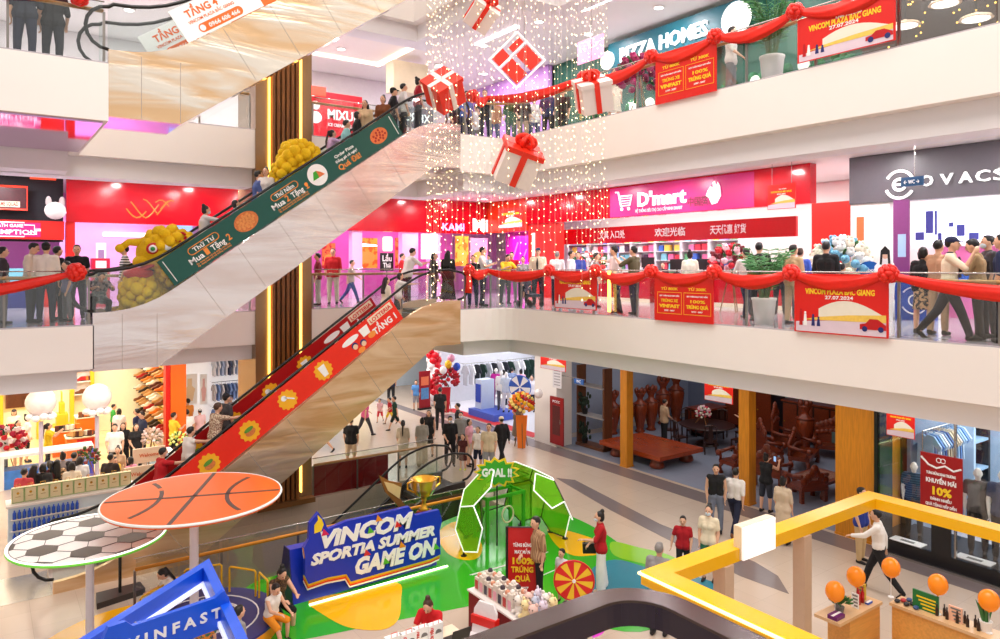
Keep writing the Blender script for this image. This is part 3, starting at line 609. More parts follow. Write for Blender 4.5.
    if dist < 30:
        for sx in (1, -1):
            mb = MB(); mb.ell(HP(sx*.031, .103, .117), (.015*k, .007*k, .008*k), 8, 6, hax); part(root, 'eye', mb, EYEM, smooth=True, w=False)
        if mask: mb = MB(); mb.ell(HP(0, .062, .058), (.062*k, .068*k, .055*k), 12, 8, hax); part(root, 'face_mask', mb, MASKM, smooth=True, w=False)
        else: mb = MB(); mb.ell(HP(0, .099, .042), (.024*k, .006*k, .006*k), 8, 6, hax); part(root, 'mouth', mb, LIPM, smooth=True, w=False)
    if cap:
        mb = MB(); mb.ell(HP(0, -.008, .165), (.088*k, .104*k, .075*k), 14, 8, hax); mb.ell(HP(0, .12, .155), (.07*k, .07*k, .012*k), 12, 6, hax); o = part(root, 'cap', mb, M(cap), w=False, smooth=True); remesh(o, gv)
    root['h'] = 0; del root['h']
    return dict(root=root, rz=rz, hand=[armj[0][2]+armj[0][3]*.09*s, armj[1][2]+armj[1][3]*.09*s], UU=UU, HP=HP, s=s, fd=[armj[0][3], armj[1][3]], loc=loc,
                W=lambda p: loc + Matrix.Rotation(rz, 3, 'Z') @ V(p))
def onfloor(px, py, z=0.0): p = onz(px, py, z); p.z = z; return p
def byhead(px, py, H, z=0.0):        # place a standing person from the top of the head
    p = onz(px, py, z+H); p.z = z; return p
def at2(px, y=None, x=None, z=L2):
    p = ony(px, 265, y) if y is not None else onx(px, 265, x); p.z = z; return p
# ================================================================ railings of the galleries
POST = mat((150, 146, 140), .3, .8, name='post_steel'); BRASS = mat((196, 168, 120), .3, .5, name='post_gold')
def railing(label, pts, z, wood_in=(0, 0), h=1.12, step=1.5, posts=True, wz=.98, woodm=None, cut=None):
    root = E('glass_railing', label, 'railing', (pts[0][0], pts[0][1], z))
    for (p, q) in zip(pts[:-1], pts[1:]):
        p, q = V((*p, z)), V((*q, z)); L = (q-p).length; n = max(1, round(L/step)); d = (q-p)/L; s = V((-d.y, d.x, 0))
        for i in range(n):
            a = p+d*(L*i/n+.03); b = p+d*(L*(i+1)/n-.03); mb = MB(); mb.obox(a-s*.006+V((0, 0, .02)), b-a, s*.012, V((0, 0, h-.02))); part(root, 'glass_panel', mb, GLASS)
        if posts:
            w = V((*wood_in, 0))
            for i in range(n+1):
                c = p+d*(L*i/n)+w*.5; mb = MB(); mb.obox(c-d*.022-s*.022, d*.044, s*.044, V((0, 0, wz-.035))); part(root, 'post', mb, POST)
    mb = MB(); mb.tube([V((x+wood_in[0], y+wood_in[1], z+wz)) for x, y in pts], .038, 8); part(root, 'handrail', mb, woodm or RAILW, smooth=True)
    mb = MB(); mb.tube([V((x, y, z+h)) for x, y in pts], .014, 6); part(root, 'top_edge', mb, STEEL, smooth=True)
    return root
XG = XR-.02+.08
railing('glass railing of the middle gallery facing the shops on the right', [(XJ+.12, YB+.06), (XG-.7, YB+.06), (XG-.06, YB-.6), (XG, -3)], L2, (.14, .0))
railing('glass railing of the upper gallery in front of the pizza restaurant', [(XJ+.12, YB+.06), (XG-.7, YB+.06), (XG-.06, YB-.6), (XG, -3)], L3, (.14, .0))
railing('glass railing of the middle gallery beside the foot of the green banner escalator', [(-7, YB+.07), (G2['xl']-.06, YB+.07)], L2, (0, .12))
railing('glass railing of the upper gallery beside the foot of the topmost escalator', [(-7, YL3+.07), (G3['xl']-.06, YL3+.07)], L3, (0, .12))
railing('glass railing behind the escalators at the middle floor, right of the timber column', [(cx1+.1, YC+.07), (XJ-.05, YC+.07), (XJ-.05, YB+1.6)], L2, (0, .12))
railing('glass railing behind the escalators at the middle floor, left of the timber column', [(2.1, YC+.07), (cx0-.1, YC+.07)], L2, (0, .12))
railing('glass railing behind the escalators at the upper floor', [(2.1, YC+.07), (cx0-.1, YC+.07)], L3, (0, .12))
railing('glass railing at the upper floor right of the timber column', [(cx1+.1, YC+.07), (XJ-.05, YC+.07)], L3, (0, .12))
ORW = wood((232, 150, 34), 'orange_rail_wood', axis=0)
railing('glass railing with orange wood rail along the near side of the basement opening', [(2.4, VY0-.08), (VX1+.1, VY0-.08), (VX1+.1, VY0+1.6)], 0, (0, -.1), woodm=ORW, wz=.95)
railing('glass railing along the far side of the basement opening', [(cx1+.1, VY1+.1), (VX1+.1, VY1+.1)], 0, (0, -.1), wz=.95)
mb = MB(); root = E('glass_partition', 'dark red panel closing the railing beside the timber column foot', 'panel', (9, VY1+.2, 0))
for i in range(6): mb = MB(); mb.box(cx1+.12+i*.41, cx1+.12+i*.41+.40, VY1+.16, VY1+.2, 0, .86); part(root, 'board', mb, mat((142, 10, 16), .35, name='dark_red_board'))
# ---------------------------------------------------------------- satin swags and rosettes
def swag(p, q, sag, label, w0=.10, w1=.26, out=(-.05, 0)):
    p, q = V(p), V(q); n = 20; mb = MB(); vs = []; m = 18; d = (q-p).normalized(); s = V((d.y, -d.x, 0)).normalized()
    if s.dot(V((*out, 0))) < 0: s = -s
    for i in range(n+1):
        t = i/n; k = 4*t*(1-t); c = p.lerp(q, t)-V((0, 0, sag*k)); h = (w0+(w1-w0)*k)/2; th = .03+.015*k
        for j in range(m): a = 2*math.pi*j/m; f = 1+.2*math.sin(a*6+math.sin(t*7)*2); vs.append(c+s*(th*math.cos(a)*f+.05)+V((0, 0, h*math.sin(a)*f)))
    fs = [(i*m+j, i*m+(j+1) % m, (i+1)*m+(j+1) % m, (i+1)*m+j) for i in range(n) for j in range(m)]+[tuple(range(m)), tuple(n*m+j for j in range(m-1, -1, -1))]
    mb.add(vs, fs); return solo('satin_swag', mb, SATIN, label, 'drapery', smooth=True)
ROS = None
def rosette(p, label, r=.19):
    global ROS
    if ROS is None:
        mb = MB(); rnd = random.Random(3)
        mb.ell((0, 0, 0), .12, 10, 8)
        for i in range(26):
            z = 1-2*(i+.5)/26; t = i*2.4; q = math.sqrt(1-z*z); c = V((q*math.cos(t), q*math.sin(t), z)); a = c.orthogonal().normalized(); b = c.cross(a)
            mb.ell(c*.13, (.075, .05, .05), 8, 5, (a*math.cos(t)+b*math.sin(t), c, (a*math.cos(t)+b*math.sin(t)).cross(c)))
        ROS = mb.mesh('satin_rosette', SATIN, smooth=True)
    o = bpy.data.objects.new('satin_rosette', ROS); C.objects.link(o); o.location = p; o.scale = (r/.19,)*3; return tagit(o, label, 'rosette')
XD = XR-.02
def run_swags(X, z, pxs, names, sagk=.11, side='middle'):
    P = [V((X, onx(px, 265, X).y, z)) for px in pxs]
    for i, (p, nm) in enumerate(zip(P, names)): rosette(p+V((-.06, 0, 0)), nm)
    for i in range(len(P)-1): swag(P[i], P[i+1], sagk*(P[i+1]-P[i]).length, 'red swag, %s rail, from rosette %s to %s' % (side, names[i].replace('red satin rosette ', ''), names[i+1].replace('red satin rosette ', '')))
run_swags(XD, L2+1.1, [551, 597, 653, 716, 793, 890], ['red satin rosette above the pram', 'red satin rosette left of two men', 'red satin rosette left of offer banner', 'red satin rosette right of offer banner', 'red satin rosette by the potted palm', 'red satin rosette by the robot shop'])
P = onx(890, 265, XD); swag((XD, P.y, L2+1.08), (XD, P.y-4.6, L2+1.1), .3, 'red satin swag on the middle gallery rail below the security guard')
rosette((XD-1.35, YB-.02, L2+1.1), 'red satin rosette with hanging tail at the corner of the middle gallery rail')
mb = MB(); mb.tube([(XJ+.25, YB, L2+1.1), (XJ+.27, YB-.04, L2+.75), (XJ+.24, YB-.03, L2+.45)], [.06, .09, .11], 8); solo('satin_tail', mb, SATIN, 'loose red satin tail hanging at the escalator end of the rail', 'drapery', smooth=True)
swag((XJ+.25, YB, L2+1.1), (XD-.75, YB-.1, L2+1.1), .14, 'short red satin swag beside the escalator landing on the middle gallery', out=(0, -1))
swag((XD-.75, YB-.1, L2+1.1), (XD, onx(551, 265, XD).y, L2+1.1), .18, 'red satin swag across the corner of the middle gallery rail')
run_swags(XD, L3+1.1, [585, 653, 717, 797, 905], ['red satin rosette by the hanging gift', 'red satin rosette left of upper banner', 'red satin rosette right of upper banner', 'red satin rosette by the upper poster', 'red satin rosette by the dark restaurant'], side='upper')
swag((XJ+.4, YB, L3+1.1), (XD-.75, YB-.1, L3+1.1), .16, 'red satin swag beside the escalator landing on the upper gallery', out=(0, -1))
swag((XD-.75, YB-.1, L3+1.1), (XD, onx(585, 265, XD).y, L3+1.1), .22, 'red satin swag across the corner of the upper gallery rail')
rosette((XJ+.4, YB-.03, L3+1.1), 'red satin rosette at the head of the green banner escalator', .22)
swag((-3.6, YB-.0, L2+1.02), (1.62, YB-.0, L2+1.1), .42, 'red satin swag on the rail below the men in white shirts', out=(0, -1))
rosette((1.62, YB-.05, L2+1.1), 'red satin rosette at the foot of the green banner escalator', .22)
swag((-4.6, YL3-.0, L3+1.1), (1.45, YL3-.0, L3+1.1), .2, 'red satin swag on the upper gallery rail at the picture corner', out=(0, -1)); rosette((1.45, YL3-.05, L3+1.1), 'red satin rosette at the foot of the topmost escalator', .2)
# ---------------------------------------------------------------- printed posters on the rails
SKYP = mat((236, 230, 214), .5, var=.05, name='tent_print'); SAND = mat((244, 200, 90), .5, var=.2, scale=20, name='sand_print'); LILAC = mat((226, 206, 220), .5, name='pale_print')
def tent_poster(label, f, t=.02, small=False):
    root = E('poster', label, 'poster', f.q(.5, 0)); c = t+.002; mb = MB(); panel(mb, f, t=t)
    mb.mt(1); fpoly(mb, f, [(.02, .02), (.98, .02), (.98, .3), (.02, .18)], c=c, t=.002)
    mb.mt(2); fpoly(mb, f, [(.28, .28)]+[(.28+.7*i/10, .28+.3*math.sin(math.pi*(.15+.8*i/10))*(1-.15*i/10)) for i in range(11)]+[(.98, .28)], c=c+.002, t=.002)
    mb.mt(3); fpoly(mb, f, [(.1, .22), (.98, .24), (.98, .36), (.6, .33), (.3, .28)], c=c+.004, t=.002)
    if not small:
        mb.mt(4); fpoly(mb, f, [(.72, .12), (.72, .2), (.78, .22), (.82, .29), (.9, .29), (.96, .22), (.98, .2), (.98, .12)], c=c+.006, t=.002)
        mb.mt(5); fdisc(mb, f, .77*f.w, .13*f.h, .028*f.w, c=c+.008, t=.002, n=12); fdisc(mb, f, .93*f.w, .13*f.h, .028*f.w, c=c+.008, t=.002, n=12)
        for k, (a, m2) in enumerate(((.08, 4), (.13, 6), (.22, 5), (.28, 5))): mb.mt(m2); fpoly(mb, f, [(a-.02, .12), (a+.02, .12), (a+.012, .36-.04*k), (a-.012, .36-.04*k)], c=c+.006, t=.002); fdisc(mb, f, a*f.w, (.38-.04*k)*f.h, .012*f.w, c=c+.006, t=.002, n=8)
    part(root, 'sheet', mb, [RED, LILAC, SKYP, SAND, mat((190, 16, 24), .4, name='car_red_print'), NAVY, WHT])
    s = f.w
    text(root, 'KHAI TRƯƠNG', f, .55*f.w, .78*f.h, .045*s, WHT, .26*s, c=t+.002); text(root, 'VINCOM PLAZA BẮC GIANG', f, .5*f.w, .66*f.h, .08*s, YEL, .74*s, c=t+.002, bold=.03); text(root, '27.07.2024', f, .5*f.w, .58*f.h, .05*s, WHT, .3*s, c=t+.002)
    return root
def offer_banner(label, f, t=.02):
    root = E('poster', label, 'poster', f.q(.5, 0)); mb = MB(); panel(mb, f, t=t); part(root, 'sheet', mb, RED); c = t+.002
    mb = MB()
    for x0, x1 in ((.06, .48), (.52, .96)):
        a = [f.q(x0, .16, c), f.q(x1, .16, c), f.q(x1, .62, c), f.q(x0, .62, c)]; mb.tube(a, .006, 4, closed=True)
    part(root, 'frame_line', mb, YEL)
    for x, l1, l2, l3 in ((.27, 'TỪ 800K', 'TRÚNG XE', 'VINFAST'), (.74, 'TỪ 300K', '100%', 'TRÚNG QUÀ')):
        text(root, l1, f, x*f.w, .67*f.h, .08*f.h, YEL, .3*f.w, c=c); text(root, 'RÚT THĂM NGAY MÁY MẮN', f, x*f.w, .53*f.h, .04*f.h, WHT, .34*f.w, c=c); text(root, l2, f, x*f.w, .41*f.h, .09*f.h, YEL, (.3 if '%' not in l2 else .24)*f.w, c=c); text(root, l3, f, x*f.w, .29*f.h, .1*f.h, YEL, .36*f.w, c=c, bold=.04); text(root, '27/07 - 30/07', f, x*f.w, .21*f.h, .045*f.h, WHT, .18*f.w, c=c)
    return root
offer_banner('red offer banner hung on the middle gallery rail', frx(XD-.03, 655, 714, 275, 322)); offer_banner('red offer banner hung on the upper gallery rail', frx(XD-.03, 656, 717, 46, 98))
tent_poster('wide opening poster with tent and red car below the white flower stand', frx(XD-.03, 795, 889, 274, 335)); tent_poster('smaller opening poster on the middle gallery rail below the three white shirts', frx(XD-.03, 555, 597, 271, 309))
tent_poster('opening poster with tent and red car on the upper gallery rail', frx(XD-.03, 798, 896, 6, 52))
mb = MB(); f = frx(XD-.05, 608.5, 611, 271, 312); panel(mb, f, t=.03); solo('light_strip', mb, GLOWW, 'warm lit strip on the rail in front of two men', 'light strip')
def hung_poster(label, f, z):
    r = tent_poster(label, f, small=True); mb = MB(); a = f.q(.15, 1); b = f.q(.85, 1); mb.tube([a, (a.x, a.y, z)], .006, 4); part(r, 'wire', mb, STEEL); mb = MB(); mb.tube([b, (b.x, b.y, z)], .006, 4); part(r, 'wire', mb, STEEL); return r
hung_poster('small opening poster hanging in front of the supermarket', frx(15.4, 768, 796, 184, 209), Z3); hung_poster('opening poster hanging from the ceiling in front of the pink corner shop', frx(15.4, 499, 523, 208, 228), Z3)
hung_poster('opening poster hanging below the gallery at the furniture shop', frx(15.2, 705, 733, 378, 402), Z2); hung_poster('opening poster hanging below the gallery at the clothing shop window', frx(15.2, 887, 915, 409, 437), Z2); hung_poster('opening poster hanging by the white pillar', frx(15.2, 541, 566, 352, 370), Z2)
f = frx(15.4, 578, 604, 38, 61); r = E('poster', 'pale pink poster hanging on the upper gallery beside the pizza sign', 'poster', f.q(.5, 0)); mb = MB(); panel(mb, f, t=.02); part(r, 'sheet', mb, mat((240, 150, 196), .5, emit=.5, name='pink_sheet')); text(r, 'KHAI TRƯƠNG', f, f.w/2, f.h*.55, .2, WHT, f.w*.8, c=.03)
mb = MB(); a = f.q(.5, 1); mb.tube([a, (a.x, a.y, Z4)], .006, 4); part(r, 'wire', mb, STEEL)
# ================================================================ first floor shops, right: supermarket and robot shop
def yx(px, X=XS): return onx(px, 265, X).y
yD0, yD1, yP, yE1 = yx(528), yx(812), yx(851), -3.0
mb = MB(); mb.box(XS-.08, XS+.2, yD1, yD0, L2+2.85, Z3); s1 = E('shop_sign', 'long red sign of the supermarket with white cart', 'sign', (XS, (yD0+yD1)/2, L2+2.85)); part(s1, 'fascia', mb, REDG)
f = Fr((XS-.085, yD0, L2+2.85), (0, -1, 0), (0, 0, 1), yD0-yD1, 1)
def fy_(px): return yD0-yx(px)
MAG = mat((206, 30, 120), .3, name='magenta_panel')
mb = MB(); mb.obox(f.p(fy_(612), .02), f.r*(fy_(756)-fy_(612)), f.u*.98, f.n*.006); part(s1, 'magenta_field', mb, MAG)
text(s1, "D'mart", f, fy_(663), .32, .62, WHTLIT, fy_(685)-fy_(637), bold=.03, ext=.03, c=.03); text(s1, 'HỆ THỐNG SIÊU THỊ CAO CẤP MINH DMART', f, fy_(660), .12, .14, WHT, fy_(685)-fy_(638)); text(s1, '中国超市', f, fy_(703), .2, .3, mat((120, 30, 50), .4, name='dark_letters'), 1.0)
ca = fy_(626); mb = MB()               # shopping cart mark
pts = [(-.38, .85), (-.25, .85), (-.12, .38), (.28, .38), (.38, .7), (-.2, .7)]; mb.tube([f.p(ca+a, b, .03) for a, b in pts], .03, 6)
for b in (.46, .54, .62): mb.tube([f.p(ca-.14, b, .03), f.p(ca+.33, b, .03)], .014, 5)
for a in (-.08, .24): fdisc(mb, f, ca+a, .27, .055, c=.02, t=.03, n=12)
part(s1, 'cart_mark', mb, WHTLIT)
ha = fy_(716); mb = MB(); fpoly(mb, Fr(f.p(ha-.26, .18), f.r, f.u, .52, .68), [(.4, 0), (.75, .05), (1, .35), (.95, .75), (.8, .95), (.72, .75), (.6, 1), (.45, .95), (.5, .7), (.3, .8), (.1, .6), (0, .4), (.2, .3)], c=.02, t=.03); part(s1, 'hand_mark', mb, WHTLIT)
RW = mat((196, 16, 30), .25, name='inner_red'); X2 = 18.5
mb = MB(); mb.box(X2, X2+.1, yx(796, X2), yx(560, X2), L2+2.05, L2+2.62); s2 = E('shop_sign', 'inner red header with white Chinese writing over the shelves', 'sign', (X2, yx(680, X2), L2+2.05)); part(s2, 'fascia', mb, RW); f2 = Fr((X2-.005, yx(600, X2), L2+2.05), (0, -1, 0), (0, 0, 1), 6, .57)
for px, t_ in ((612, '文具 入口处'), (670, '欢迎光临'), (728, '天天优惠 好货')): text(s2, t_, f2, yx(600, X2)-yx(px, X2), .18, .3, WHT, 1.3)
# market counter, shelving with goods
mb = MB(); mb.box(18.0, 18.5, yx(650, 18), yx(545, 18), L2, L2+1.0); c1 = E('shop_counter', 'red glossy checkout counter of the supermarket', 'counter', (18.2, 16, L2)); part(c1, 'body', mb, mat((190, 14, 32), .2, name='counter_red')); mb = MB(); mb.box(17.95, 18.55, yx(650, 18)-.03, yx(545, 18)+.03, L2+1.0, L2+1.05); part(c1, 'top', mb, WHITE); mb = MB(); mb.box(17.97, 18.0, yx(650, 18), yx(545, 18), L2, L2+.12); part(c1, 'kick_board', mb, CREAM)
c2 = E('shop_counter', 'long red counter right of the checkout behind the offer banner', 'counter', (18.2, 12, L2)); mb = MB(); mb.box(18.0, 18.5, yx(795, 18), yx(655, 18), L2, L2+.98); part(c2, 'body', mb, mat((190, 14, 32), .2, name='counter_red')); mb = MB(); mb.box(17.97, 18.0, yx(795, 18), yx(655, 18), L2, L2+.12); part(c2, 'kick_board', mb, CREAM)
for px, lb in ((647, 'black checkout screen left of the seated cashier'), (676, 'black checkout screen right of the seated cashier'), (703, 'black checkout screen right of the woman in cream')):
    y = yx(px, 18.2); r = E('monitor', lb, 'screen', (18.25, y, L2+(1.05 if px < 650 else .98))); z0 = L2+(1.05 if px < 650 else .98); mb = MB(); mb.box(18.18, 18.32, y-.1, y+.1, z0, z0+.02); part(r, 'base', mb, BLACK); mb = MB(); mb.box(18.23, 18.26, y-.02, y+.02, z0+.02, z0+.16); part(r, 'neck', mb, BLACK); mb = MB(); mb.box(18.22, 18.26, y-.27, y+.27, z0+.12, z0+.46); part(r, 'screen', mb, BLACK)
X3 = 20.4; SHW = mat((226, 230, 236), .5, name='shelf_white'); PACKS = [mat(c, .5, var=.3, scale=26, name='printed_pack') for c in ((230, 120, 170), (250, 250, 250), (60, 110, 200), (120, 200, 220), (240, 200, 90), (70, 60, 80), (200, 60, 80), (90, 170, 120), (180, 150, 220))]
packs = []
for m in PACKS:
    mb = MB(); mb.box(-.1, .1, -.13, .13, 0, .27); mb.box(-.102, -.1, -.08, .08, .06, .2); packs.append(mb.mesh('goods_pack', m))
rnd = random.Random(11)
def unit(X, ya, yb, z, lb, nsh=8, h=2.75, place=True, gl='packaged goods on the supermarket shelves'):
    r = E('shelf_unit', lb, 'shelf', (X, (ya+yb)/2, z)); mb = MB(); mb.box(X+.16, X+.19, ya, yb, z, z+h); part(r, 'back_panel', mb, SHW)
    for y in (ya, yb-.03): mb = MB(); mb.box(X-.18, X+.16, y, y+.03, z, z+h); part(r, 'side_panel', mb, SHW)
    for k in range(nsh):
        zz = z+.1+k*(h-.1)/nsh; mb = MB(); mb.box(X-.18, X+.16, ya+.03, yb-.03, zz-.02, zz); part(r, 'shelf', mb, SHW)
        if place and k >= 2:
            y = ya+.2
            while y < yb-.16:
                o = bpy.data.objects.new('goods_pack', rnd.choice(packs)); C.objects.link(o); o.location = (X-.04, y, zz); s = rnd.uniform(.75, 1.0); o.scale = (s, s, s*(.95)); y += .29*rnd.choice((1, 1, 1.1, 1.6)); tagit(o, 'printed pack of goods standing on the white supermarket shelving', 'goods', gl)
ys = yx(742, X3); k = 0
UN = ['white shelf unit at the right end of the supermarket wall', 'white shelf unit with dark goods beside the flower stand', 'white shelf unit above the woman in cream', 'white shelf unit with pink packs above the cashier', 'white shelf unit behind the man in olive', 'white shelf unit behind the man taking a photo', 'white shelf unit behind the white flower stand', 'leftmost white shelf unit of the supermarket']
while k < 7: unit(X3, ys+k*1.22, ys+k*1.22+1.2, L2, UN[k]); k += 1
mb = MB(); mb.box(XS-.02, XS+.35, yP, yD1, L2, L2+2.85); r = E('shop_pillar', 'red pillar between the supermarket and the robot shop', 'pillar', (XS, (yP+yD1)/2, L2)); part(r, 'shaft', mb, RED)
mb = MB(); f = Fr((XS-.025, yx(836), L2+1.55), (0, -1, 0), (0, 0, 1), yx(836)-yx(849), .3); fdisc(mb, f, f.w*.5, .15, .42, .16, t=.02); part(r, 'plaque', mb, mat((226, 240, 250), .5, name='pale_plaque')); mb = MB()
for t in (0, 1, 2, 3, 4, 5): fdisc(mb, f, f.w*.5+.4*math.cos(t*1.05), .15+.15*math.sin(t*1.05), .07, c=.02, t=.03, n=8)
part(r, 'plaque_flowers', mb, mat((60, 150, 200), .5, name='blue_print'))
# robot shop
GREYS = mat((92, 88, 94), .35, name='graphite_sign')
s3 = E('shop_sign', 'grey shop sign with glowing white letters of the robot shop', 'sign', (XS, 4, L2+2.75)); mb = MB(); mb.box(XS-.08, XS+.2, yE1, yP, L2+2.75, Z3); part(s3, 'fascia', mb, GREYS)
f = Fr((XS-.085, yP, L2+2.75), (0, -1, 0), (0, 0, 1), yP-yE1, .66); g = lambda px: yP-yx(px)
for ch, px in zip('OVACS', (929, 949, 968, 985, 1003)): text(s3, ch, f, g(px), .3, .34, WHTLIT, .27, bold=.012, ext=.03, c=.03)
ex = g(902); mb = MB()
for a0, a1, R_ in ((20, 150, .32), (200, 330, .32)): mb.tube([f.p(ex+R_*math.cos(math.radians(t)), .38+R_*math.sin(math.radians(t)), .035) for t in range(a0, a1+1, 10)], .035, 6)
mb.tube([f.p(ex+.14*math.cos(math.radians(t)), .38+.13*math.sin(math.radians(t)), .035) for t in range(0, 331, 15)], .035, 6); mb.tube([f.p(ex-.14, .38, .035), f.p(ex+.14, .38, .035)], .025, 6); part(s3, 'ring_mark', mb, WHTLIT)
mb = MB(); mb.box(XS-.02, XS+.3, yx(890), yP, L2, L2+2.75); struct('trim_white_pier', mb, WHITE)
f = frx(XS-.03, 857, 864, 217, 243); mb = MB(); panel(mb, f, t=.02); solo('notice', mb, mat((236, 110, 60), .5, name='orange_notice'), 'small orange notice on the white pier of the robot shop', 'notice')
f = frx(XS-.1, 894, 910, 200, 276); sg = sign('banner_stand', 'tall purple roll banner at the robot shop entrance', 'banner', f, mat((120, 50, 110), .5, name='purple_print'), t=.04); mb = MB(); panel(mb, f, .3, .8, .25, .55, t=.045); part(sg, 'picture', mb, mat((160, 190, 220), .5, name='pale_blue_print'))
mb = MB(); f = frx(XS-.1, 894, 910, 276, 300); panel(mb, f, t=.04); part(sg, 'lower_sheet', mb, mat((110, 40, 100), .5, name='purple_dark'))
mb = MB(); mb.box(20.6, 20.8, -3, yx(890, 20.6)+1, L2, Z3); struct('wall_robot_shop', mb, WHITE)
f = frx(20.5, 912, 991, 206, 244); r = E('light_box', 'large glowing display with vacuum robots on the robot shop wall', 'screen', f.q(.5, 0)); mb = MB(); panel(mb, f, t=.06); part(r, 'screen', mb, mat((236, 240, 255), .5, emit=1.6, var=0, name='lit_display')); mb = MB()
for a, b, w, h in ((.06, .12, .12, .22), (.2, .3, .1, .6), (.32, .25, .03, .65), (.36, .1, .05, .2), (.5, .45, .06, .12), (.6, .2, .1, .3), (.75, .1, .12, .18)): panel(mb, f, a, a+w, b, b+h, t=.006, back=.062)
part(r, 'product_picture', mb, mat((70, 80, 170), .5, name='blue_picture'))
for nm, (p0, p1, y0, y1), cc, lb in (('display_counter', (895, 931, 281, 325), (20, 70, 160), 'blue display panel with a white ring mark at the robot shop'), ('display_counter', (940, 1004, 246, 300), (230, 120, 180), 'pink and blue display counter in the robot shop')):
    f = frx(17.2 if p0 < 900 else 18.8, p0, p1, y0, y1); r = E(nm, lb, 'counter', f.q(.5, 0)); mb = MB(); z0 = f.o.z; f.o.z = L2; f.h += z0-L2; panel(mb, f, t=-.35); part(r, 'body', mb, mat(cc, .4, name='display_paint'))
    if p0 < 900:
        mb = MB()
        for a0, a1, R_ in ((20, 340, .12), (35, 150, .3), (210, 325, .3)): mb.tube([f.p(f.w*.55+R_*math.cos(math.radians(t)), f.h*.5+R_*math.sin(math.radians(t)), .012) for t in range(a0, a1+1, 12)], .018, 5)
        part(r, 'ring_mark', mb, WHT)
    else: mb = MB(); panel(mb, f, 0, 1, .45, .7, t=.01); part(r, 'blue_band', mb, mat((30, 90, 190), .4, name='display_blue'))
r = E('shop_counter', 'white rounded reception counter of the robot shop', 'counter', (18.2, yx(922, 18.2), L2)); mb = MB(); y = yx(922, 18.2); mb.lathe((18.2, y, L2), [(.42, 0), (.42, 1.05), (.5, 1.06), (.5, 1.12), (.0, 1.12)], 20); part(r, 'body', mb, WHITE)
# cardboard woman with blue oval
y = yx(883, 16.6); r = E('standee', 'cardboard standee of a woman in white with a blue oval', 'standee', (16.6, y, L2)); f = Fr((16.6, y+.45, L2), (0, -1, 0), (0, 0, 1), .8, 1.75)
mb = MB(); fdisc(mb, f, .15, 1.0, .34, .34, t=.02); part(r, 'oval_board', mb, mat((20, 90, 170), .5, name='blue_board')); text(r, 'Deebot', f, .1, 1.1, .12, WHT, .4, c=.03)
mb = MB(); fpoly(mb, f, [(.25, 0), (.85, 0), (.9, .45), (1.0, .62), (.82, .78), (.66, .8), (.5, .78), (.35, .7), (.3, .5)], c=.02, t=.02); mb.mt(1); fdisc(mb, f, .52, 1.5, .085, .11, c=.03, t=.016); mb.mt(2); fpoly(mb, f, [(.5, .72), (.53, .9), (.65, .96), (.78, .9), (.8, .7), (.74, .72), (.72, .85), (.58, .85), (.56, .72)], c=.045, t=.01); part(r, 'figure_board', mb, [WHT, SKINS[2], HAIRM['b']])
# exit sign
f = frx(15.4, 902, 924, 177, 186); r = E('exit_sign', 'small blue direction sign hanging in front of the robot shop', 'sign', f.q(.5, 1)); mb = MB(); panel(mb, f, t=.05); part(r, 'box', mb, mat((20, 70, 110), .4, name='sign_blue')); text(r, '← WC →', f, f.w/2, f.h*.25, f.h*.6, WHT, f.w*.7, c=.06); mb = MB(); p = f.q(.6, 1, .02); mb.tube([p, (p.x, p.y, Z3)], .012, 6); part(r, 'hanger', mb, STEEL)
# flower stand by the pier, red and white stand at the market
def flower_stand(label, p, h, r0, cols, seed=1, board=None, leaves=True):
    root = E('flower_stand', label, 'flower stand', p); rn = random.Random(seed); p = V(p)
    for a in (0, 2.1, 4.2): mb = MB(); mb.cone(p+V((.28*math.cos(a), .28*math.sin(a), .012)), p+V((0, 0, h*.72)), .016, .014, 6); part(root, 'leg', mb, wood((150, 100, 50), 'stand_wood_%d' % seed))
    if board: mb = MB(); d = (CAM-p); d.z = 0; d.normalize(); s = V((-d.y, d.x, 0)); mb.prism([p+d*.2-s*.14+V((0, 0, .02)), p+d*.2+s*.14+V((0, 0, .02)), p+d*.08+s*.22+V((0, 0, h*.55)), p+d*.08-s*.22+V((0, 0, h*.55))], d*.02); part(root, 'ribbon_cloth', mb, board)
    c = p+V((0, 0, h*.72))
    if leaves:
        mb = MB()
        for i in range(26):
            t = rn.uniform(0, 6.28); u = rn.uniform(-.5, 1); q = math.sqrt(max(0, 1-u*u)); d = V((q*math.cos(t), q*math.sin(t), u)); mb.ell(c+d*r0*.95, (r0*.22, r0*.05, r0*.09), 6, 4, (d, d.orthogonal().normalized(), d.cross(d.orthogonal()).normalized()))
        part(root, 'foliage', mb, mat((40, 92, 44), .6, var=.2, name='leaf_green'), smooth=True)
    for ci, cc in enumerate(cols):
        mb = MB()
        for i in range(16):
            j = i*len(cols)+ci; N = 16*len(cols); u = 1-1.5*(j+.5)/N; q = math.sqrt(max(0, 1-u*u)); t = j*2.4; d = V((q*math.cos(t), q*math.sin(t), u)); mb.ell(c+V((d.x*r0, d.y*r0, d.z*r0*.95)), r0*.17, 8, 5)
            for m_ in range(3): mb.ell(c+d*r0*1.08+V((math.cos(m_*2.1), math.sin(m_*2.1), .3))*r0*.08, r0*.08, 6, 4)
        part(root, 'blossoms', mb, mat(cc, .7, var=.15, scale=30, name='petal_%d_%d_%d' % cc), smooth=True)
    return root
flower_stand('round flower stand of white and pale blue blossoms beside the red pillar', at2(841, x=16.7), 1.75, .62, [(250, 250, 240), (110, 170, 200), (226, 226, 200), (240, 230, 210)], 4)
flower_stand('flower stand of red and pink roses in front of the supermarket', at2(731, x=15.9), 1.75, .5, [(200, 20, 40), (240, 190, 200), (110, 20, 34)], 5)
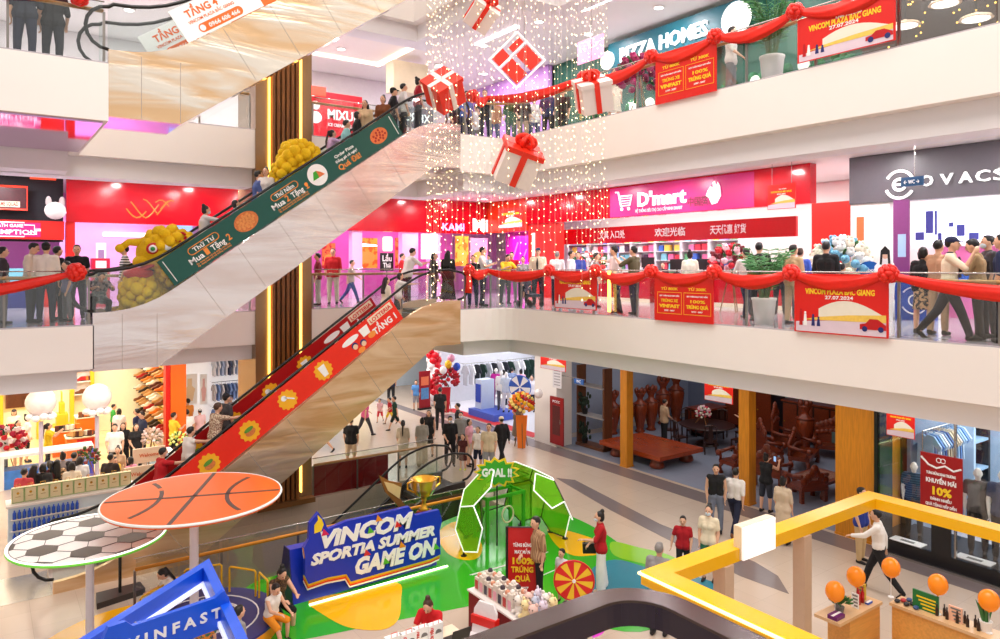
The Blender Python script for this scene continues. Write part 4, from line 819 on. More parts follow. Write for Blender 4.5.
flower_stand('flower stand of white blossoms with red beside the checkout', at2(592, x=16.6), 1.7, .45, [(246, 240, 240), (220, 60, 60)], 6)
# potted plants on the galleries
def potted_palm(label, p, h=1.75, n=26, seed=1):
    root = E('potted_plant', label, 'plant', p); p = V(p); rn = random.Random(seed); mb = MB(); mb.lathe(p, [(.19, 0), (.24, .5), (.255, .52), (.255, .56), (.22, .56), (.2, .5), (.0, .5)], 18); part(root, 'pot', mb, WHITE, smooth=True)
    mb = MB(); lf = MB()
    for i in range(n):
        t = i*2.4; L = rn.uniform(.5, 1)*(h-.55); o = rn.uniform(.15, .5); a = p+V((.08*math.cos(t), .08*math.sin(t), .5)); b = a+V((o*.4*math.cos(t), o*.4*math.sin(t), L*.7)); c = a+V((o*1.1*math.cos(t), o*1.1*math.sin(t), L*.95)); mb.tube([a, b, c], [.012, .009, .004], 5)
        for k in range(7):
            u = .35+.1*k; q = a.lerp(b, u/.7) if u < .7 else b.lerp(c, (u-.7)/.3)
            for sg_ in (1, -1): d = V((-math.sin(t)*sg_+math.cos(t)*.6, math.cos(t)*sg_+math.sin(t)*.6, .25)).normalized(); s = d.orthogonal().normalized(); lf.ell(q+d*.11, (.12, .022, .006), 6, 4, (d, s, d.cross(s)))
    part(root, 'stems', mb, mat((70, 110, 50), .6, name='stem_green')); part(root, 'foliage', lf, mat((46, 120, 50), .55, var=.25, name='palm_green'), smooth=True)
potted_palm('leafy palm in a white pot on the middle gallery between the rosettes', at2(764, x=13.45), 1.75, seed=2)
potted_palm('tall palm in a white pot on the upper gallery beside the tent poster', at2(772, x=13.3, z=L3), 2.2, seed=3)
# ---------------------------------------------------------------- first floor, back: pink shops with red fascia
PK = mat((222, 104, 186), .45, name='magenta_wall'); PKL = mat((250, 190, 240), .5, name='light_pink_wall'); yb = YW
def xy_(px, Y=YW): return ony(px, 265, Y).x
s4 = E('shop_sign', 'long red fascia above the pink shop behind the escalators', 'sign', (xy_(200), yb, L2+2.55)); mb = MB(); mb.box(xy_(66), XS-.1, yb-.1, yb+.1, L2+2.55, Z3); part(s4, 'fascia', mb, REDG)
f = Fr((xy_(66), yb-.105, L2+2.55), (1, 0, 0), (0, 0, 1), 1, 1)
text(s4, 'KAMI', f, xy_(452)-xy_(66), .12, .42, mat((250, 150, 230), .4, emit=1.2, var=0, name='pink_letters'), 1.05, bold=.02); text(s4, 'Mi', f, xy_(479)-xy_(66), .12, .75, WHTLIT, .8, bold=.03, ext=.03)
mb = MB()
for i in range(8): mb.tube([f.p(xy_(143)-xy_(66)+.5*math.cos(i*.8)+.1*k, .5+.3*math.sin(i*.8+k*.5), .004) for k in range(5)], .02, 5)
part(s4, 'flame_mark', mb, mat((250, 110, 30), .4, emit=.4, name='flame_orange'))
for (a, b) in ((66, 75), (236, 262), (352, 362), (402, 418), (430, 440)):
    mb = MB(); mb.box(xy_(a), xy_(b), yb-.02, yb+.3, L2, L2+2.55); struct('trim_pink_pier', mb, PKL if a > 100 else RED)
mb = MB(); mb.box(xy_(66), xy_(262), 27.6, 27.8, L2, L2+2.9); struct('wall_pink_shop', mb, PKL)
mb = MB(); mb.box(xy_(300), 17.4, 28.0, 28.2, L2, L2+2.9); struct('wall_magenta_shop', mb, PK)
for nm, px0, px1, a, b, m, lb in (('light_bar', 103, 165, 217, 221, GLOW, 'upper white light bar on the pink wall'), ('light_bar', 103, 165, 233, 237, GLOW, 'lower white light bar on the pink wall')):
    f = fry(27.6, px0, px1, a, b); mb = MB(); panel(mb, f, t=.06); solo(nm, mb, m, lb, 'light')
f = fry(27.6, 168, 192, 215, 246); mb = MB(); panel(mb, f, t=.08); r = E('screen', 'pale blue screen behind the lion dance head', 'screen', f.q(.5, 0)); part(r, 'display', mb, mat((150, 190, 246), .4, emit=.9, var=0, name='blue_screen')); mb = MB(); mb.tube([f.q(0, 0, .09), f.q(1, 0, .09), f.q(1, 1, .09), f.q(0, 1, .09)], .02, 5, closed=True); part(r, 'bezel', mb, WHITE)
f = fry(25.3, 96, 106, 243, 262); r = sign('notice', 'white notice with a square grey picture on the pink shop glass', 'notice', f, WHT, t=.02); mb = MB(); panel(mb, f, .2, .8, .2, .65, t=.004, back=.022); part(r, 'picture', mb, mat((150, 120, 170), .6, var=.5, scale=60, name='speckled_print'))
f = fry(24.6, 92, 110, 258, 300); r = E('kiosk', 'red ticket kiosk with a white header in the pink shop', 'kiosk', f.q(.5, 0)); f.o.z = L2; f.h = 1.45; mb = MB(); panel(mb, f, t=-.4); part(r, 'body', mb, mat((200, 20, 60), .4, name='kiosk_red')); mb = MB(); panel(mb, f, .2, .8, .8, .95, t=.01); part(r, 'header', mb, WHT); mb = MB(); panel(mb, f, .15, .85, .45, .72, t=.01); part(r, 'screen', mb, DGREY)
FOODP = pattern((236, 120, 30), (250, 190, 60), 5, 'curry_print'); FOOD2 = pattern((200, 40, 50), (250, 150, 70), 6, 'hotpot_print')
for px0, px1, a, b, m, lb, Y in ((357, 377, 238, 268, FOODP, 'food poster with a bowl on the magenta wall', 28.0), (395, 407, 238, 268, FOOD2, 'food poster with noodles beside the lit column', 28.0), (322, 335, 243, 268, FOOD2, 'orange food poster left behind the red polo shirt', 28.0), (455, 468, 236, 266, FOODP, 'narrow orange menu poster at the corner shop', 25.2), (470, 487, 238, 268, mat((244, 170, 190), .5, var=.3, scale=8, name='pink_food_print'), 'pale pink food poster at the corner shop', 25.2)):
    f = fry(Y, px0, px1, a, b); r = E('poster', lb, 'poster', f.q(.5, 0)); mb = MB(); panel(mb, f, t=.04); part(r, 'sheet', mb, m); mb = MB(); fdisc(mb, f, f.w*.5, f.h*.35, f.w*.38, f.h*.2, c=.042, t=.004); part(r, 'bowl_print', mb, mat((250, 190, 70), .5, var=.3, scale=20, name='soup_print'))
f = fry(25.1, 421, 436, 234, 259); r = E('light_box', 'blank white lit menu board on the magenta pier', 'light box', f.q(.5, 0)); mb = MB(); panel(mb, f, t=.08); part(r, 'face', mb, GLOW); mb = MB(); mb.tube([f.q(0, 0, .08), f.q(1, 0, .08), f.q(1, 1, .08), f.q(0, 1, .08)], .02, 4, closed=True); part(r, 'rim', mb, WHITE)
f = fry(24.5, 380, 393, 253, 271); r = sign('menu_board', 'black chalk menu board standing in the magenta shop', 'board', f, BLACK, [('Lẩu', .5, .55, .3, WHT, .7), ('Thái', .5, .2, .25, WHT, .6)], t=.04)
mb = MB(); q = f.q(.5, 0, .02); mb.tube([q, (q.x, q.y, L2)], .02, 6); part(r, 'stand', mb, BLACK)
mb = MB(); y = yb+1.2; mb.lathe((xy_(364, y), y, L2+2.0), [(.55, 0), (.5, .06), (.06, .1), (.02, .12)], 20); r = solo('pendant_lamp', mb, GLOW, 'wide round white pendant lamp in the magenta shop', 'lamp')
f = fry(27.75, 383, 392, 237, 251); r = E('lantern', 'glowing cream drum lantern on the magenta wall', 'lamp', f.q(.5, 0)); mb = MB(); c = f.q(.5, 0); mb.lathe((c.x, c.y, c.z), [(.18, 0), (.2, .05), (.2, f.h-.05), (.18, f.h)], 16); part(r, 'shade', mb, mat((255, 236, 180), .5, emit=1.8, var=0, name='lantern_glow'))
area('pink_shop_lamp', (2.0, 26.5, L2+2.9), 5, 1, 115, (1, .6, .95)); area('magenta_shop_lamp', (13.5, 26.8, L2+2.9), 6, 1.4, 80, (1, .5, .9))
# neon corner shop on the right wall beside the supermarket
mb = MB(); mb.box(XS-.05, XS+.2, yD0, YW, L2+2.6, Z3); s5 = E('shop_sign', 'orange red shop header at the corner left of the supermarket', 'sign', (XS, 24, L2+2.6)); part(s5, 'fascia', mb, mat((224, 50, 20), .3, name='orange_red_sign'))
mb = MB(); mb.box(18.6, 18.8, yD0, YW, L2, L2+2.9); struct('wall_neon_shop', mb, mat((196, 40, 170), .4, name='neon_wall'))
for (y0, z0, y1, z1) in ((24.6, .7, 23.9, 1.9), (24.3, .5, 23.6, 1.6), (25.0, 1.2, 24.5, 2.2)):
    mb = MB(); mb.tube([(18.5, y0, L2+z0), (18.5, y1, L2+z1)], .035, 6); solo('neon_tube', mb, mat((255, 60, 230), .4, emit=5, var=0, name='neon_magenta'), 'slanting magenta neon tube on the corner shop wall', 'neon light', 'magenta neon tubes')
mb = MB(); mb.box(XS-.05, XS+.1, yx(534)-.06, yx(534)+.06, L2+1.6, L2+2.5); solo('light_bar', mb, GLOW, 'upright white light bar between the neon shop and the supermarket', 'light')
area('neon_shop_lamp', (18.1, 24, L2+2.5), .8, 2, 50, (1, .3, .9))
mb = MB(); mb.box(XS, XS+.4, yx(556), yx(528)-.01, L2, L2+2.84); struct('trim_red_pier', mb, RED)
# ---------------------------------------------------------------- first floor, far left: game shop
GB = mat((20, 18, 30), .6, var=.4, scale=12, name='dark_shop')
mb = MB(); mb.box(-12, xy_(64), yb+.25, yb+.35, L2+1.95, Z3); struct('wall_game_shop', mb, GB)
s6 = E('shop_sign', 'red game shop sign with stepped white outline at the picture edge', 'sign', (xy_(20), yb, L2+1.2)); f = fry(yb-.1, -40, 64, 220, 239); mb = MB(); panel(mb, f, t=.1); part(s6, 'fascia', mb, RED)
k = (xy_(44)-f.o.x); mb = MB(); mb.obox(f.p(.1, .07, .101), f.r*(k-.2), f.u*(f.h-.14), f.n*.01); part(s6, 'pink_field', mb, MAG)
text(s6, 'REDEMPTION', f, xy_(7)-f.o.x, .14*f.h+.06, .34*f.h, WHTLIT, xy_(37)-xy_(-23), c=.125, bold=.015); text(s6, 'DEATH GAME', f, xy_(7)-f.o.x, .62*f.h, .24*f.h, WHTLIT, xy_(23)-xy_(-9), c=.125, bold=.01)
mb = MB(); pts = [(.1, .07), (k-.5, .07), (k-.5, .14), (k-.25, .14), (k-.25, .3), (k-.1, .3), (k-.1, f.h-.3), (k-.25, f.h-.3), (k-.25, f.h-.14), (k-.5, f.h-.14), (k-.5, f.h-.07), (.1, f.h-.07)]; mb.tube([f.p(a, b, .12) for a, b in pts], .014, 5, closed=True); part(s6, 'outline', mb, WHTLIT)
mb = MB(); mb.box(xy_(44), xy_(66), yb-.05, yb+.2, L2, L2+1.4); struct('trim_red_pier_game_shop', mb, RED)
f = fry(yb-.05, -30, 27, 186, 209); r = E('screen', 'dark red screen with a white caption above the game shop', 'screen', f.q(.5, 0)); mb = MB(); panel(mb, f, t=.08); part(r, 'display', mb, mat((70, 14, 26), .4, var=.5, scale=20, name='dark_red_display')); mb = MB(); mb.tube([f.q(0, 0, .09), f.q(1, 0, .09), f.q(1, 1, .09), f.q(0, 1, .09)], .035, 4, closed=True); part(r, 'rim', mb, mat((230, 60, 40), .4, emit=.6, var=0, name='lit_red')); mb = MB(); panel(mb, f, .4, .87, .1, .35, t=.01, back=.085); part(r, 'caption', mb, CREAM); text(r, 'GAME SQUAD', f, f.w*.64, f.h*.15, .16, RED, f.w*.4, c=.1)
r = E('game_machine', 'blue lit game machine under the red game shop sign', 'game machine', (xy_(10), yb-.2, L2)); mb = MB(); x = xy_(8); mb.box(x-.9, x+.8, yb-.3, yb+.6, L2, L2+.7); part(r, 'base', mb, NAVY); mb = MB(); mb.box(x-.9, x+.8, yb-.25, yb+.5, L2+.7, L2+1.15); part(r, 'glass_case', mb, mat((110, 170, 190), .2, emit=.5, name='lit_case'))
f = fry(25.15, 49, 64, 199, 217); r = E('plush_toy', 'white plush toy head perched above the game shop sign', 'plush toy', f.q(.5, 0)); p = f.q(.4, .3, .1); mb = MB(); mb.ell(p+V((0, 0, .02)), (.28, .22, .26)); part(r, 'head', mb, mat((226, 220, 216), .8, name='plush_white'), smooth=True)
for sx in (-1, 1): mb = MB(); mb.ell(p+V((sx*.17, 0, .28)), (.08, .06, .16)); part(r, 'ear', mb, mat((200, 190, 190), .8, name='plush_grey'), smooth=True)
mb = MB(); mb.box(xy_(30), xy_(56), yb-.02, yb+.06, Z3-.1, Z3-.02); solo('light_bar', mb, mat((240, 70, 30), .5, emit=1, var=0, name='lit_orange'), 'orange lit strip above the game shop', 'light')
# ---------------------------------------------------------------- second floor shops
f = fry(YW-.3, 309, 361, 94, 139); r = E('shop_sign', 'large red sign with white snowman mark behind the escalator riders', 'sign', f.q(.5, 0)); mb = MB(); panel(mb, f, t=.1); part(r, 'panel', mb, mat((206, 20, 40), .4, name='sign_red')); text(r, 'MIXUE', f, f.w*.62, f.h*.42, f.h*.3, WHT, f.w*.6, c=.12, bold=.03); text(r, 'ICE CREAM & TEA', f, f.w*.58, f.h*.26, f.h*.1, WHT, f.w*.5, c=.12)
mb = MB(); fdisc(mb, f, f.w*.1, f.h*.42, .24, .22, c=.1, t=.01); fdisc(mb, f, f.w*.1, f.h*.68, .17, .16, c=.1, t=.01); part(r, 'round_mark', mb, WHT)
mb = MB(); q = fry(YW-.6, 310, 325, 87, 96); panel(mb, q, t=.1); r = solo('light_box', mb, mat((240, 60, 40), .4, emit=1, var=0, name='lit_red_box'), 'small glowing red box above the snowman sign', 'sign')
mb = MB(); mb.ell(q.q(.25, .5, -.1), .16); r = solo('globe_lamp', mb, GLOW, 'round white lamp beside the glowing red box', 'lamp', smooth=True)
TEALS = mat((10, 96, 112), .4, name='teal_sign'); yH0, yH1 = yx(613), yx(745)
zs = 13.1; s7 = E('shop_sign', 'teal pizza restaurant sign with white letters on the upper gallery', 'sign', (XS, (yH0+yH1)/2, zs)); f = Fr((XS-.1, yH0, 13.1), (0, -1, 0), (0, 0, 1), yH0-yH1, 1.15); mb = MB(); panel(mb, f, t=.12); part(s7, 'panel', mb, TEALS)
text(s7, 'PIZZA HOMES', f, f.w*.45, .42, .62, WHTLIT, f.w*.68, bold=.025, ext=.03, c=.15); text(s7, 'CHIM GÀ · BURGER · MỲ Ý · MỲ CAY · CƠM GÀ', f, f.w*.45, .12, .2, YEL, f.w*.7, c=.14)
for a, nm in ((.0, 'round white lit plate at the left end'), (.98, 'round white lit plate at the right end')): mb = MB(); fdisc(mb, f, f.w*a, .6, .48 if a else .3, c=.12, t=.08, n=28); part(s7, 'round_plate', mb, mat((252, 250, 246), .5, emit=.6, var=0, name='lit_plate'))
GRW = mat((20, 88, 70), .5, var=.3, scale=6, name='green_restaurant'); mb = MB(); mb.box(XS+.3, XS+.5, yx(860), yx(548), L3, Z4); struct('wall_pizza_shop', mb, GRW)
mb = MB()
for i in range(60):
    y = yx(590)+(yx(850)-yx(590))*rnd.random(); z = L3+rnd.uniform(.9, 1.6); mb.ell((XS+.03, y, z), rnd.uniform(.1, .2), 7, 5)
o = solo('hedge', mb, mat((30, 110, 66), .7, var=.3, name='hedge_green'), 'band of green garden bushes along the pizza restaurant', 'bushes', smooth=True, kind='stuff')
for i, px in enumerate((618, 636, 652, 668, 684, 702, 758, 775, 806)):
    mb = MB(); y = yx(px); mb.ell((XS-.1, y, L3+1.35+.06*(i % 3)), .16, 10, 7); solo('globe_lamp', mb, mat((240, 236, 226), .5, emit=.6, var=0, name='globe_white'), 'white globe lamp in the hedge of the pizza restaurant', 'lamp', 'white globes along the pizza restaurant', smooth=True)
mb = MB(); mb.box(XS, XS+.2, -3, yx(862), L3, Z4); struct('wall_dark_restaurant', mb, mat((74, 62, 56), .3, name='dark_glass_front'))
for px, py in ((945, 4), (976, 19), (905, 26)):
    q = onx(px, py, 15.8); r = E('pendant_lamp', 'lit pendant dish lamp %s of the dark restaurant' % {945: 'nearest the ceiling edge', 976: 'rightmost', 905: 'lowest at the left'}[px], 'lamp', q); mb = MB(); mb.lathe(q, [(.30, 0), (.26, .05), (.05, .12), (.02, .14)], 20); part(r, 'shade', mb, mat((230, 200, 170), .4, name='lamp_shade')); mb = MB(); mb.lathe(q-V((0, 0, .012)), [(.24, 0), (.24, .012)], 16); part(r, 'diffuser', mb, GLOW); mb = MB(); mb.tube([q+V((0, 0, .14)), (q.x, q.y, Z4)], .008, 5); part(r, 'cord', mb, BLACK)
mb = MB(); rn = random.Random(4)
for i in range(90): mb.ell((XS-.05, yx(rn.uniform(885, 1000)), L3+rn.uniform(.3, 2.6)), .02, 5, 4)
solo('string_lights', mb, GLOWW, 'scatter of tiny warm string lights on the dark restaurant front', 'lights', kind='stuff')
flower_stand('stand of purple red blossoms on the upper gallery beside the offer banner', at2(640, x=13.75, z=L3), 1.5, .55, [(150, 20, 80), (170, 30, 100), (120, 14, 60)], 8)
mb = MB(); mb.box(XS, XS+.2, yx(548), 27, L3, Z4); struct('wall_upper_purple_shop', mb, mat((206, 150, 226), .4, name='lilac_wall'))
s8 = E('shop_sign', 'grey glass shop sign with mirrored white letters at the escalator head', 'sign', (12, 23, L3+1)); f = fry(23, 396, 432, 108, 128); mb = MB(); panel(mb, f, t=.08); part(s8, 'panel', mb, mat((120, 116, 126), .25, name='grey_glass')); text(s8, 'UЯHХ', f, f.w*.55, f.h*.3, f.h*.55, WHTLIT, f.w*.7, c=.1)
mb = MB(); q = fry(24, 386, 420, 66, 96); panel(mb, q, t=.6); struct('trim_bulkhead', mb, mat((222, 206, 176), .6, name='beige_bulkhead'))
# ================================================================ ground floor, right: furniture shop
GOLDW = wood((222, 142, 34), 'golden_post_wood', axis=2, dark=.8); DWOOD = wood((132, 52, 22), 'carved_wood', axis=0, dark=.55, rough=.3); DWV = wood((150, 62, 30), 'vase_wood', axis=2, dark=.55, rough=.22); BLKW = wood((56, 26, 18), 'dark_chair_wood', axis=2, dark=.6, rough=.3); PLW = wood((168, 66, 24), 'platform_wood', axis=1, dark=.7, rough=.25)
for nm, y0, y1, x0, x1 in (('golden wooden post beside the low platform', 17.14, 17.44, XS-.12, XS+.18), ('golden wooden post beside the carved armchair', 12.42, 12.76, XS-.12, XS+.2), ('wide golden pillar between the furniture and clothing shops', 8.85, 9.9, XS-.12, XS+1.0)):
    mb = MB(); mb.box(x0, x1, y0, y1, .06, Z2); r = E('wooden_post', nm, 'post', ((x0+x1)/2, (y0+y1)/2, 0)); part(r, 'shaft', mb, GOLDW); mb = MB(); mb.box(x0-.015, x1+.015, y0-.015, y1+.015, 0, .06); part(r, 'foot', mb, GOLDW)
mb = MB(); mb.box(XS, 29.5, 8.9, 21.4, .001, .006); struct('floor_furniture_shop', mb, BLUEFLOOR)
mb = MB(); mb.box(26.4, 26.6, 9, 22.2, 0, Z2); struct('wall_furniture_shop', mb, mat((134, 142, 168), .6, name='blue_grey_wall')); mb = MB(); mb.box(XS+.6, 26.4, 22.0, 22.2, 0, Z2); struct('wall_furniture_side', mb, mat((176, 186, 210), .6, name='pale_blue_wall')); mb = MB(); mb.box(XS+1.01, 25.6, 8.6, 8.695, 0, Z2); struct('wall_clothing_side', mb, mat((126, 146, 172), .5, name='shop_blue_wall')); mb = MB(); mb.box(XS+1.01, 27, 8.7, 8.85, 0, Z2); struct('wall_furniture_partition', mb, mat((70, 40, 26), .5, name='dark_partition'))
r = E('platform_table', 'low massive reddish wooden platform table with a glossy top', 'table', (19, 17.8, 0)); mb = MB(); mb.box(17.95, 20.1, 16.1, 18.95, .36, .5); part(r, 'top', mb, PLW)
for x in (18.3, 19.75):
    for y in (16.55, 18.4): mb = MB(); mb.lathe((x, y, 0), [(.2, 0), (.26, .06), (.24, .16), (.18, .26), (.26, .359)], 12); part(r, 'leg', mb, DWOOD, smooth=True)
mb = MB(); mb.box(18.1, 19.95, 16.3, 18.75, .28, .36); part(r, 'apron', mb, DWOOD)
def vase(label, x, y, h, group=None):
    r = E('wooden_vase', label, 'vase', (x, y, 0), group=group); k = h/1.7; mb = MB()
    mb.lathe((x, y, 0), [(.17*k, 0), (.2*k, .05*k), (.13*k, .12*k), (.16*k, .25*k), (.26*k, .7*k), (.29*k, 1.0*k), (.24*k, 1.15*k), (.12*k, 1.25*k), (.11*k, 1.34*k), (.2*k, 1.5*k), (.23*k, 1.56*k), (.19*k, 1.56*k)], 20); part(r, 'body', mb, DWV, smooth=True)
    for i in range(5): t = i*1.2566+.3; mb = MB(); mb.ell((x+.17*k*math.cos(t), y+.17*k*math.sin(t), 1.62*k), (.08*k, .08*k, .12*k), 8, 6); part(r, 'petal', mb, DWOOD, smooth=True)
    mb = MB(); mb.lathe((x, y, 1.1*k), [(.265*k, 0), (.3*k, .02), (.265*k, .05)], 20); part(r, 'collar', mb, DWOOD, smooth=True)
for px, py, h, lb in ((613, 434, 1.72, 'first tall carved wooden vase beside the wall shelf'), (627, 434, 1.75, 'second tall carved wooden vase from the wall shelf, left of the golden post'), (640, 432, 1.75, 'tall carved wooden vase just right of the golden post'), (651, 430, 1.8, 'fourth tall carved wooden vase from the wall shelf'), (663, 424, 2.0, 'larger carved wooden vase behind the platform table'), (676, 421, 2.1, 'largest carved wooden vase beside the man in beige'), (805, 452, 1.85, 'tall glossy wooden vase among the carved armchairs')):
    p = onfloor(px, py); p.x = min(p.x, 26); p.y = min(p.y, 21.6); vase(lb, p.x, p.y, h)
def dchair(x, y, rz, lb, group=None):
    r = E('dining_chair', lb, 'chair', (x, y, 0), rz, group); mb = MB(); mb.box(-.22, .22, -.22, .22, .42, .46); part(r, 'seat', mb, BLKW, w=False)
    for sx in (-1, 1):
        mb = MB(); mb.box(sx*.2-.02, sx*.2+.02, -.21, -.17, 0, .42); part(r, 'leg', mb, BLKW, w=False); mb = MB(); mb.box(sx*.2-.02, sx*.2+.02, .18, .22, 0, .42); part(r, 'leg', mb, BLKW, w=False)
    mb = MB()
    for sx in (-1, 1): mb.tube([(sx*.2, .2, .44), (sx*.2, .23, .8), (sx*.17, .26, 1.05)], .02, 6)
    mb.tube([(-.2, .26, 1.03), (0, .28, 1.08), (.2, .26, 1.03)], .025, 6); mb.box(-.07, .07, .21, .235, .46, 1.03); part(r, 'backrest', mb, BLKW, w=False); return r
tc = V((22.2, 17.6, 0)); r = E('dining_table', 'round dark wooden dining table in the furniture shop', 'table', tc); mb = MB(); mb.lathe(tc, [(1.0, .72), (1.03, .74), (1.0, .78), (0, .78)], 28); part(r, 'top', mb, BLKW); mb = MB(); mb.lathe(tc, [(.45, 0), (.4, .08), (.12, .2), (.12, .6), (.3, .719)], 16); part(r, 'pedestal', mb, BLKW)
d0 = None
for i in range(7):
    a = i*2*math.pi/7+.3; x, y = tc.x+1.35*math.cos(a), tc.y+1.35*math.sin(a); rz = math.atan2(-math.cos(a), math.sin(a))
    if d0 is None: d0 = dchair(x, y, rz, 'dark wooden dining chair set round the dark table', 'dark dining chairs round the table')
    else: dup(d0, (x, y, 0), rz)
flower_stand('bouquet of pale flowers with a white card on the round dining table', (tc.x-.1, tc.y+.1, .78), .55, .26, [(240, 200, 210), (250, 240, 220), (200, 60, 80)], 9)
def armchair(x, y, rz, lb, w=.75, cush=None, side=True, hb=1.25):
    r = E('carved_armchair' if w < 1 else 'carved_sofa', lb, 'armchair' if w < 1 else 'sofa', (x, y, 0), rz); mb = MB(); mb.box(-w/2, w/2, -.36, .3, .34, .46); part(r, 'seat', mb, DWOOD, w=False)
    for sx in (-1, 1):
        mb = MB(); mb.tube([(sx*(w/2-.05), -.3, 0), (sx*(w/2-.02), -.33, .2), (sx*(w/2-.07), -.28, .36)], [.08, .05, .07], 8); part(r, 'leg', mb, DWOOD, w=False, smooth=True); mb = MB(); mb.box(sx*(w/2-.06)-.05, sx*(w/2-.06)+.05, .18, .28, 0, .36); part(r, 'leg', mb, DWOOD, w=False)
        mb = MB(); mb.tube([(sx*(w/2-.02), .28, .78), (sx*(w/2), 0, .72), (sx*(w/2), -.3, .68)], [.06, .055, .07], 8); mb.ell((sx*w/2, -.36, .66), (.09, .11, .11)); mb.tube([(sx*(w/2), -.28, .44), (sx*(w/2), -.3, .66)], .045, 7); part(r, 'armrest', mb, DWOOD, w=False, smooth=True)
    mb = MB(); n = max(4, int(w/.14)); mb.box(-w/2+.03, w/2-.03, .24, .31, .46, hb-.25)
    for i in range(n):
        x0 = -w/2+.1+(w-.2)*i/(n-1); k = 1-abs(2*i/(n-1)-1); mb.ell((x0, .28, hb-.28+.26*k), (.12, .07, .14), 9, 6); mb.ell((x0, .24, hb-.5+.1*k), (.09, .06, .09), 8, 6)
    mb.ell((0, .28, hb+.04), (.13, .08, .15)); part(r, 'backrest', mb, DWOOD, w=False, smooth=False)
    if cush: mb = MB(); mb.obox((-.2, .02, .5), (.4, 0, 0), (0, .12, 0), (0, .04, .36)); part(r, 'cushion', mb, mat(cush, .8, name='cushion'), w=False)
    return r
def P0(px, py): p = onfloor(px, py); return p.x, p.y
for px, py, rz, w, lb, cu, hb in ((768, 462, 60, .85, 'carved armchair behind the right golden post', None, 1.35), (783, 452, 20, .9, 'carved armchair with a tall knobbly back left of the glossy vase', None, 1.6), (803, 466, 20, 1.6, 'carved wooden sofa in front of the glossy vase', None, 1.1), (838, 458, -60, 1.5, 'carved wooden sofa with a grey green cushion', (86, 104, 100), 1.3), (771, 486, 100, .9, 'carved armchair nearest to the woman taking a photo', None, 1.15), (808, 500, 160, .9, 'dark carved stool chair in front of the low tea table', None, .9), (735, 474, -100, .7, 'plain open wooden armchair beside the right golden post', None, .95)):
    x, y = P0(px, py); armchair(x, y, math.radians(rz), lb, w, cu, hb=hb)
x, y = P0(820, 492); r = E('tea_table', 'low square tea table with a pale woven top among the carved sofas', 'table', (x, y, 0)); mb = MB(); mb.box(x-.7, x+.7, y-.55, y+.55, .42, .5); part(r, 'frame', mb, DWOOD); mb = MB(); mb.box(x-.55, x+.55, y-.42, y+.42, .5, .508); part(r, 'inlay', mb, pattern((160, 110, 90), (110, 66, 50), 60, 'woven_inlay'))
for sx in (-1, 1):
    for sy in (-1, 1): mb = MB(); mb.lathe((x+sx*.6, y+sy*.45, 0), [(.07, 0), (.1, .1), (.06, .25), (.1, .419)], 10); part(r, 'leg', mb, DWOOD)
for (x0, x1, y0, y1, h, lb) in ((25.4, 26.3, 17.0, 19.2, 1.9, 'long dark cabinet at the back of the furniture shop, behind the hanging poster'), (25.2, 26.3, 10.4, 12.6, 2.0, 'dark cabinet at the back of the furniture shop, right'), (25.2, 26.3, 13.2, 16.4, 1.5, 'low dark sideboard at the back of the furniture shop'), (22.6, 24.2, 10.2, 11.2, .9, 'dark carved chest behind the carved sofas'), (23, 24.4, 18.4, 19.2, 1.0, 'dark carved chest behind the dining table')):
    r = E('wooden_cabinet', lb, 'cabinet', ((x0+x1)/2, (y0+y1)/2, 0)); mb = MB(); mb.box(x0, x1, y0, y1, .1, h); part(r, 'body', mb, BLKW); mb = MB(); mb.box(x0-.05, x1+.05, y0-.05, y1+.05, h, h+.07); part(r, 'cornice', mb, DWOOD)
    n = max(2, int((y1-y0)/.6))
    for i in range(n): mb = MB(); mb.box(x0-.02, x0, y0+.04+i*(y1-y0)/n, y0-.04+(i+1)*(y1-y0)/n, .16, h-.06); d = part(r, 'door', mb, DWOOD); mb = MB(); yy = y0+(i+.85)*(y1-y0)/n; mb.ell((x0-.035, yy, h*.5), .025); part(d, 'knob', mb, GOLD)
    for y in (y0+.1, y1-.1): mb = MB(); mb.box(x0+.05, x1-.05, y-.05, y+.05, 0, .1); part(r, 'foot', mb, BLKW)
area('furniture_lamp', (21.5, 15.5, Z2-.06), 4, 9, 110, (1, .95, .92))
# white pillar with a red fire cabinet, brown wall shelf
py0, py1 = 20.6, 21.9
mb = MB(); mb.box(XS-.25, XS+.5, py0, py1, 0, Z2); struct('column_white', mb, WHITE)
f = Fr((XS-.255, onx(551, 300, XS-.25).y, .12), (0, -1, 0), (0, 0, 1), .75, 1.75); r = E('fire_cabinet', 'dark red fire cabinet with pictures on the white pillar', 'cabinet', f.q(.5, 0)); mb = MB(); panel(mb, f, t=.05); part(r, 'door', mb, mat((150, 16, 24), .4, name='fire_red')); mb = MB()
panel(mb, f, .22, .78, .2, .82, t=.01, back=.05); part(r, 'window', mb, mat((90, 20, 24), .3, var=.4, scale=14, name='dark_glass_red')); text(r, 'PCCC', f, f.w/2, f.h*.88, .12, WHT, .4, c=.06); mb = MB(); panel(mb, f, .8, .85, .45, .55, t=.03, back=.05); part(r, 'handle', mb, STEEL)
f2 = Fr((XS-.255, f.o.y-.12, 2.2), (0, -1, 0), (0, 0, 1), .5, .8); r = sign('notice', 'pale notice sheet above the fire cabinet on the white pillar', 'notice', f2, mat((226, 222, 226), .5, name='pale_sheet'), t=.01); mb = MB()
for i in range(6): panel(mb, f2, .15, .85, .12+.13*i, .17+.13*i, t=.003, back=.011)
part(r, 'print', mb, mat((170, 164, 170), .5, name='grey_print'))
r = E('wall_shelf', 'tall brown open shelf beside the white pillar', 'shelf', (18.6, 20.2, 0)); SB = wood((104, 60, 34), 'shelf_brown', axis=2)
for y in (20.5, 18.2+.9): mb = MB(); mb.box(18.25, 18.65, y-.09, y+.0, .12, 3.0); part(r, 'upright', mb, SB)
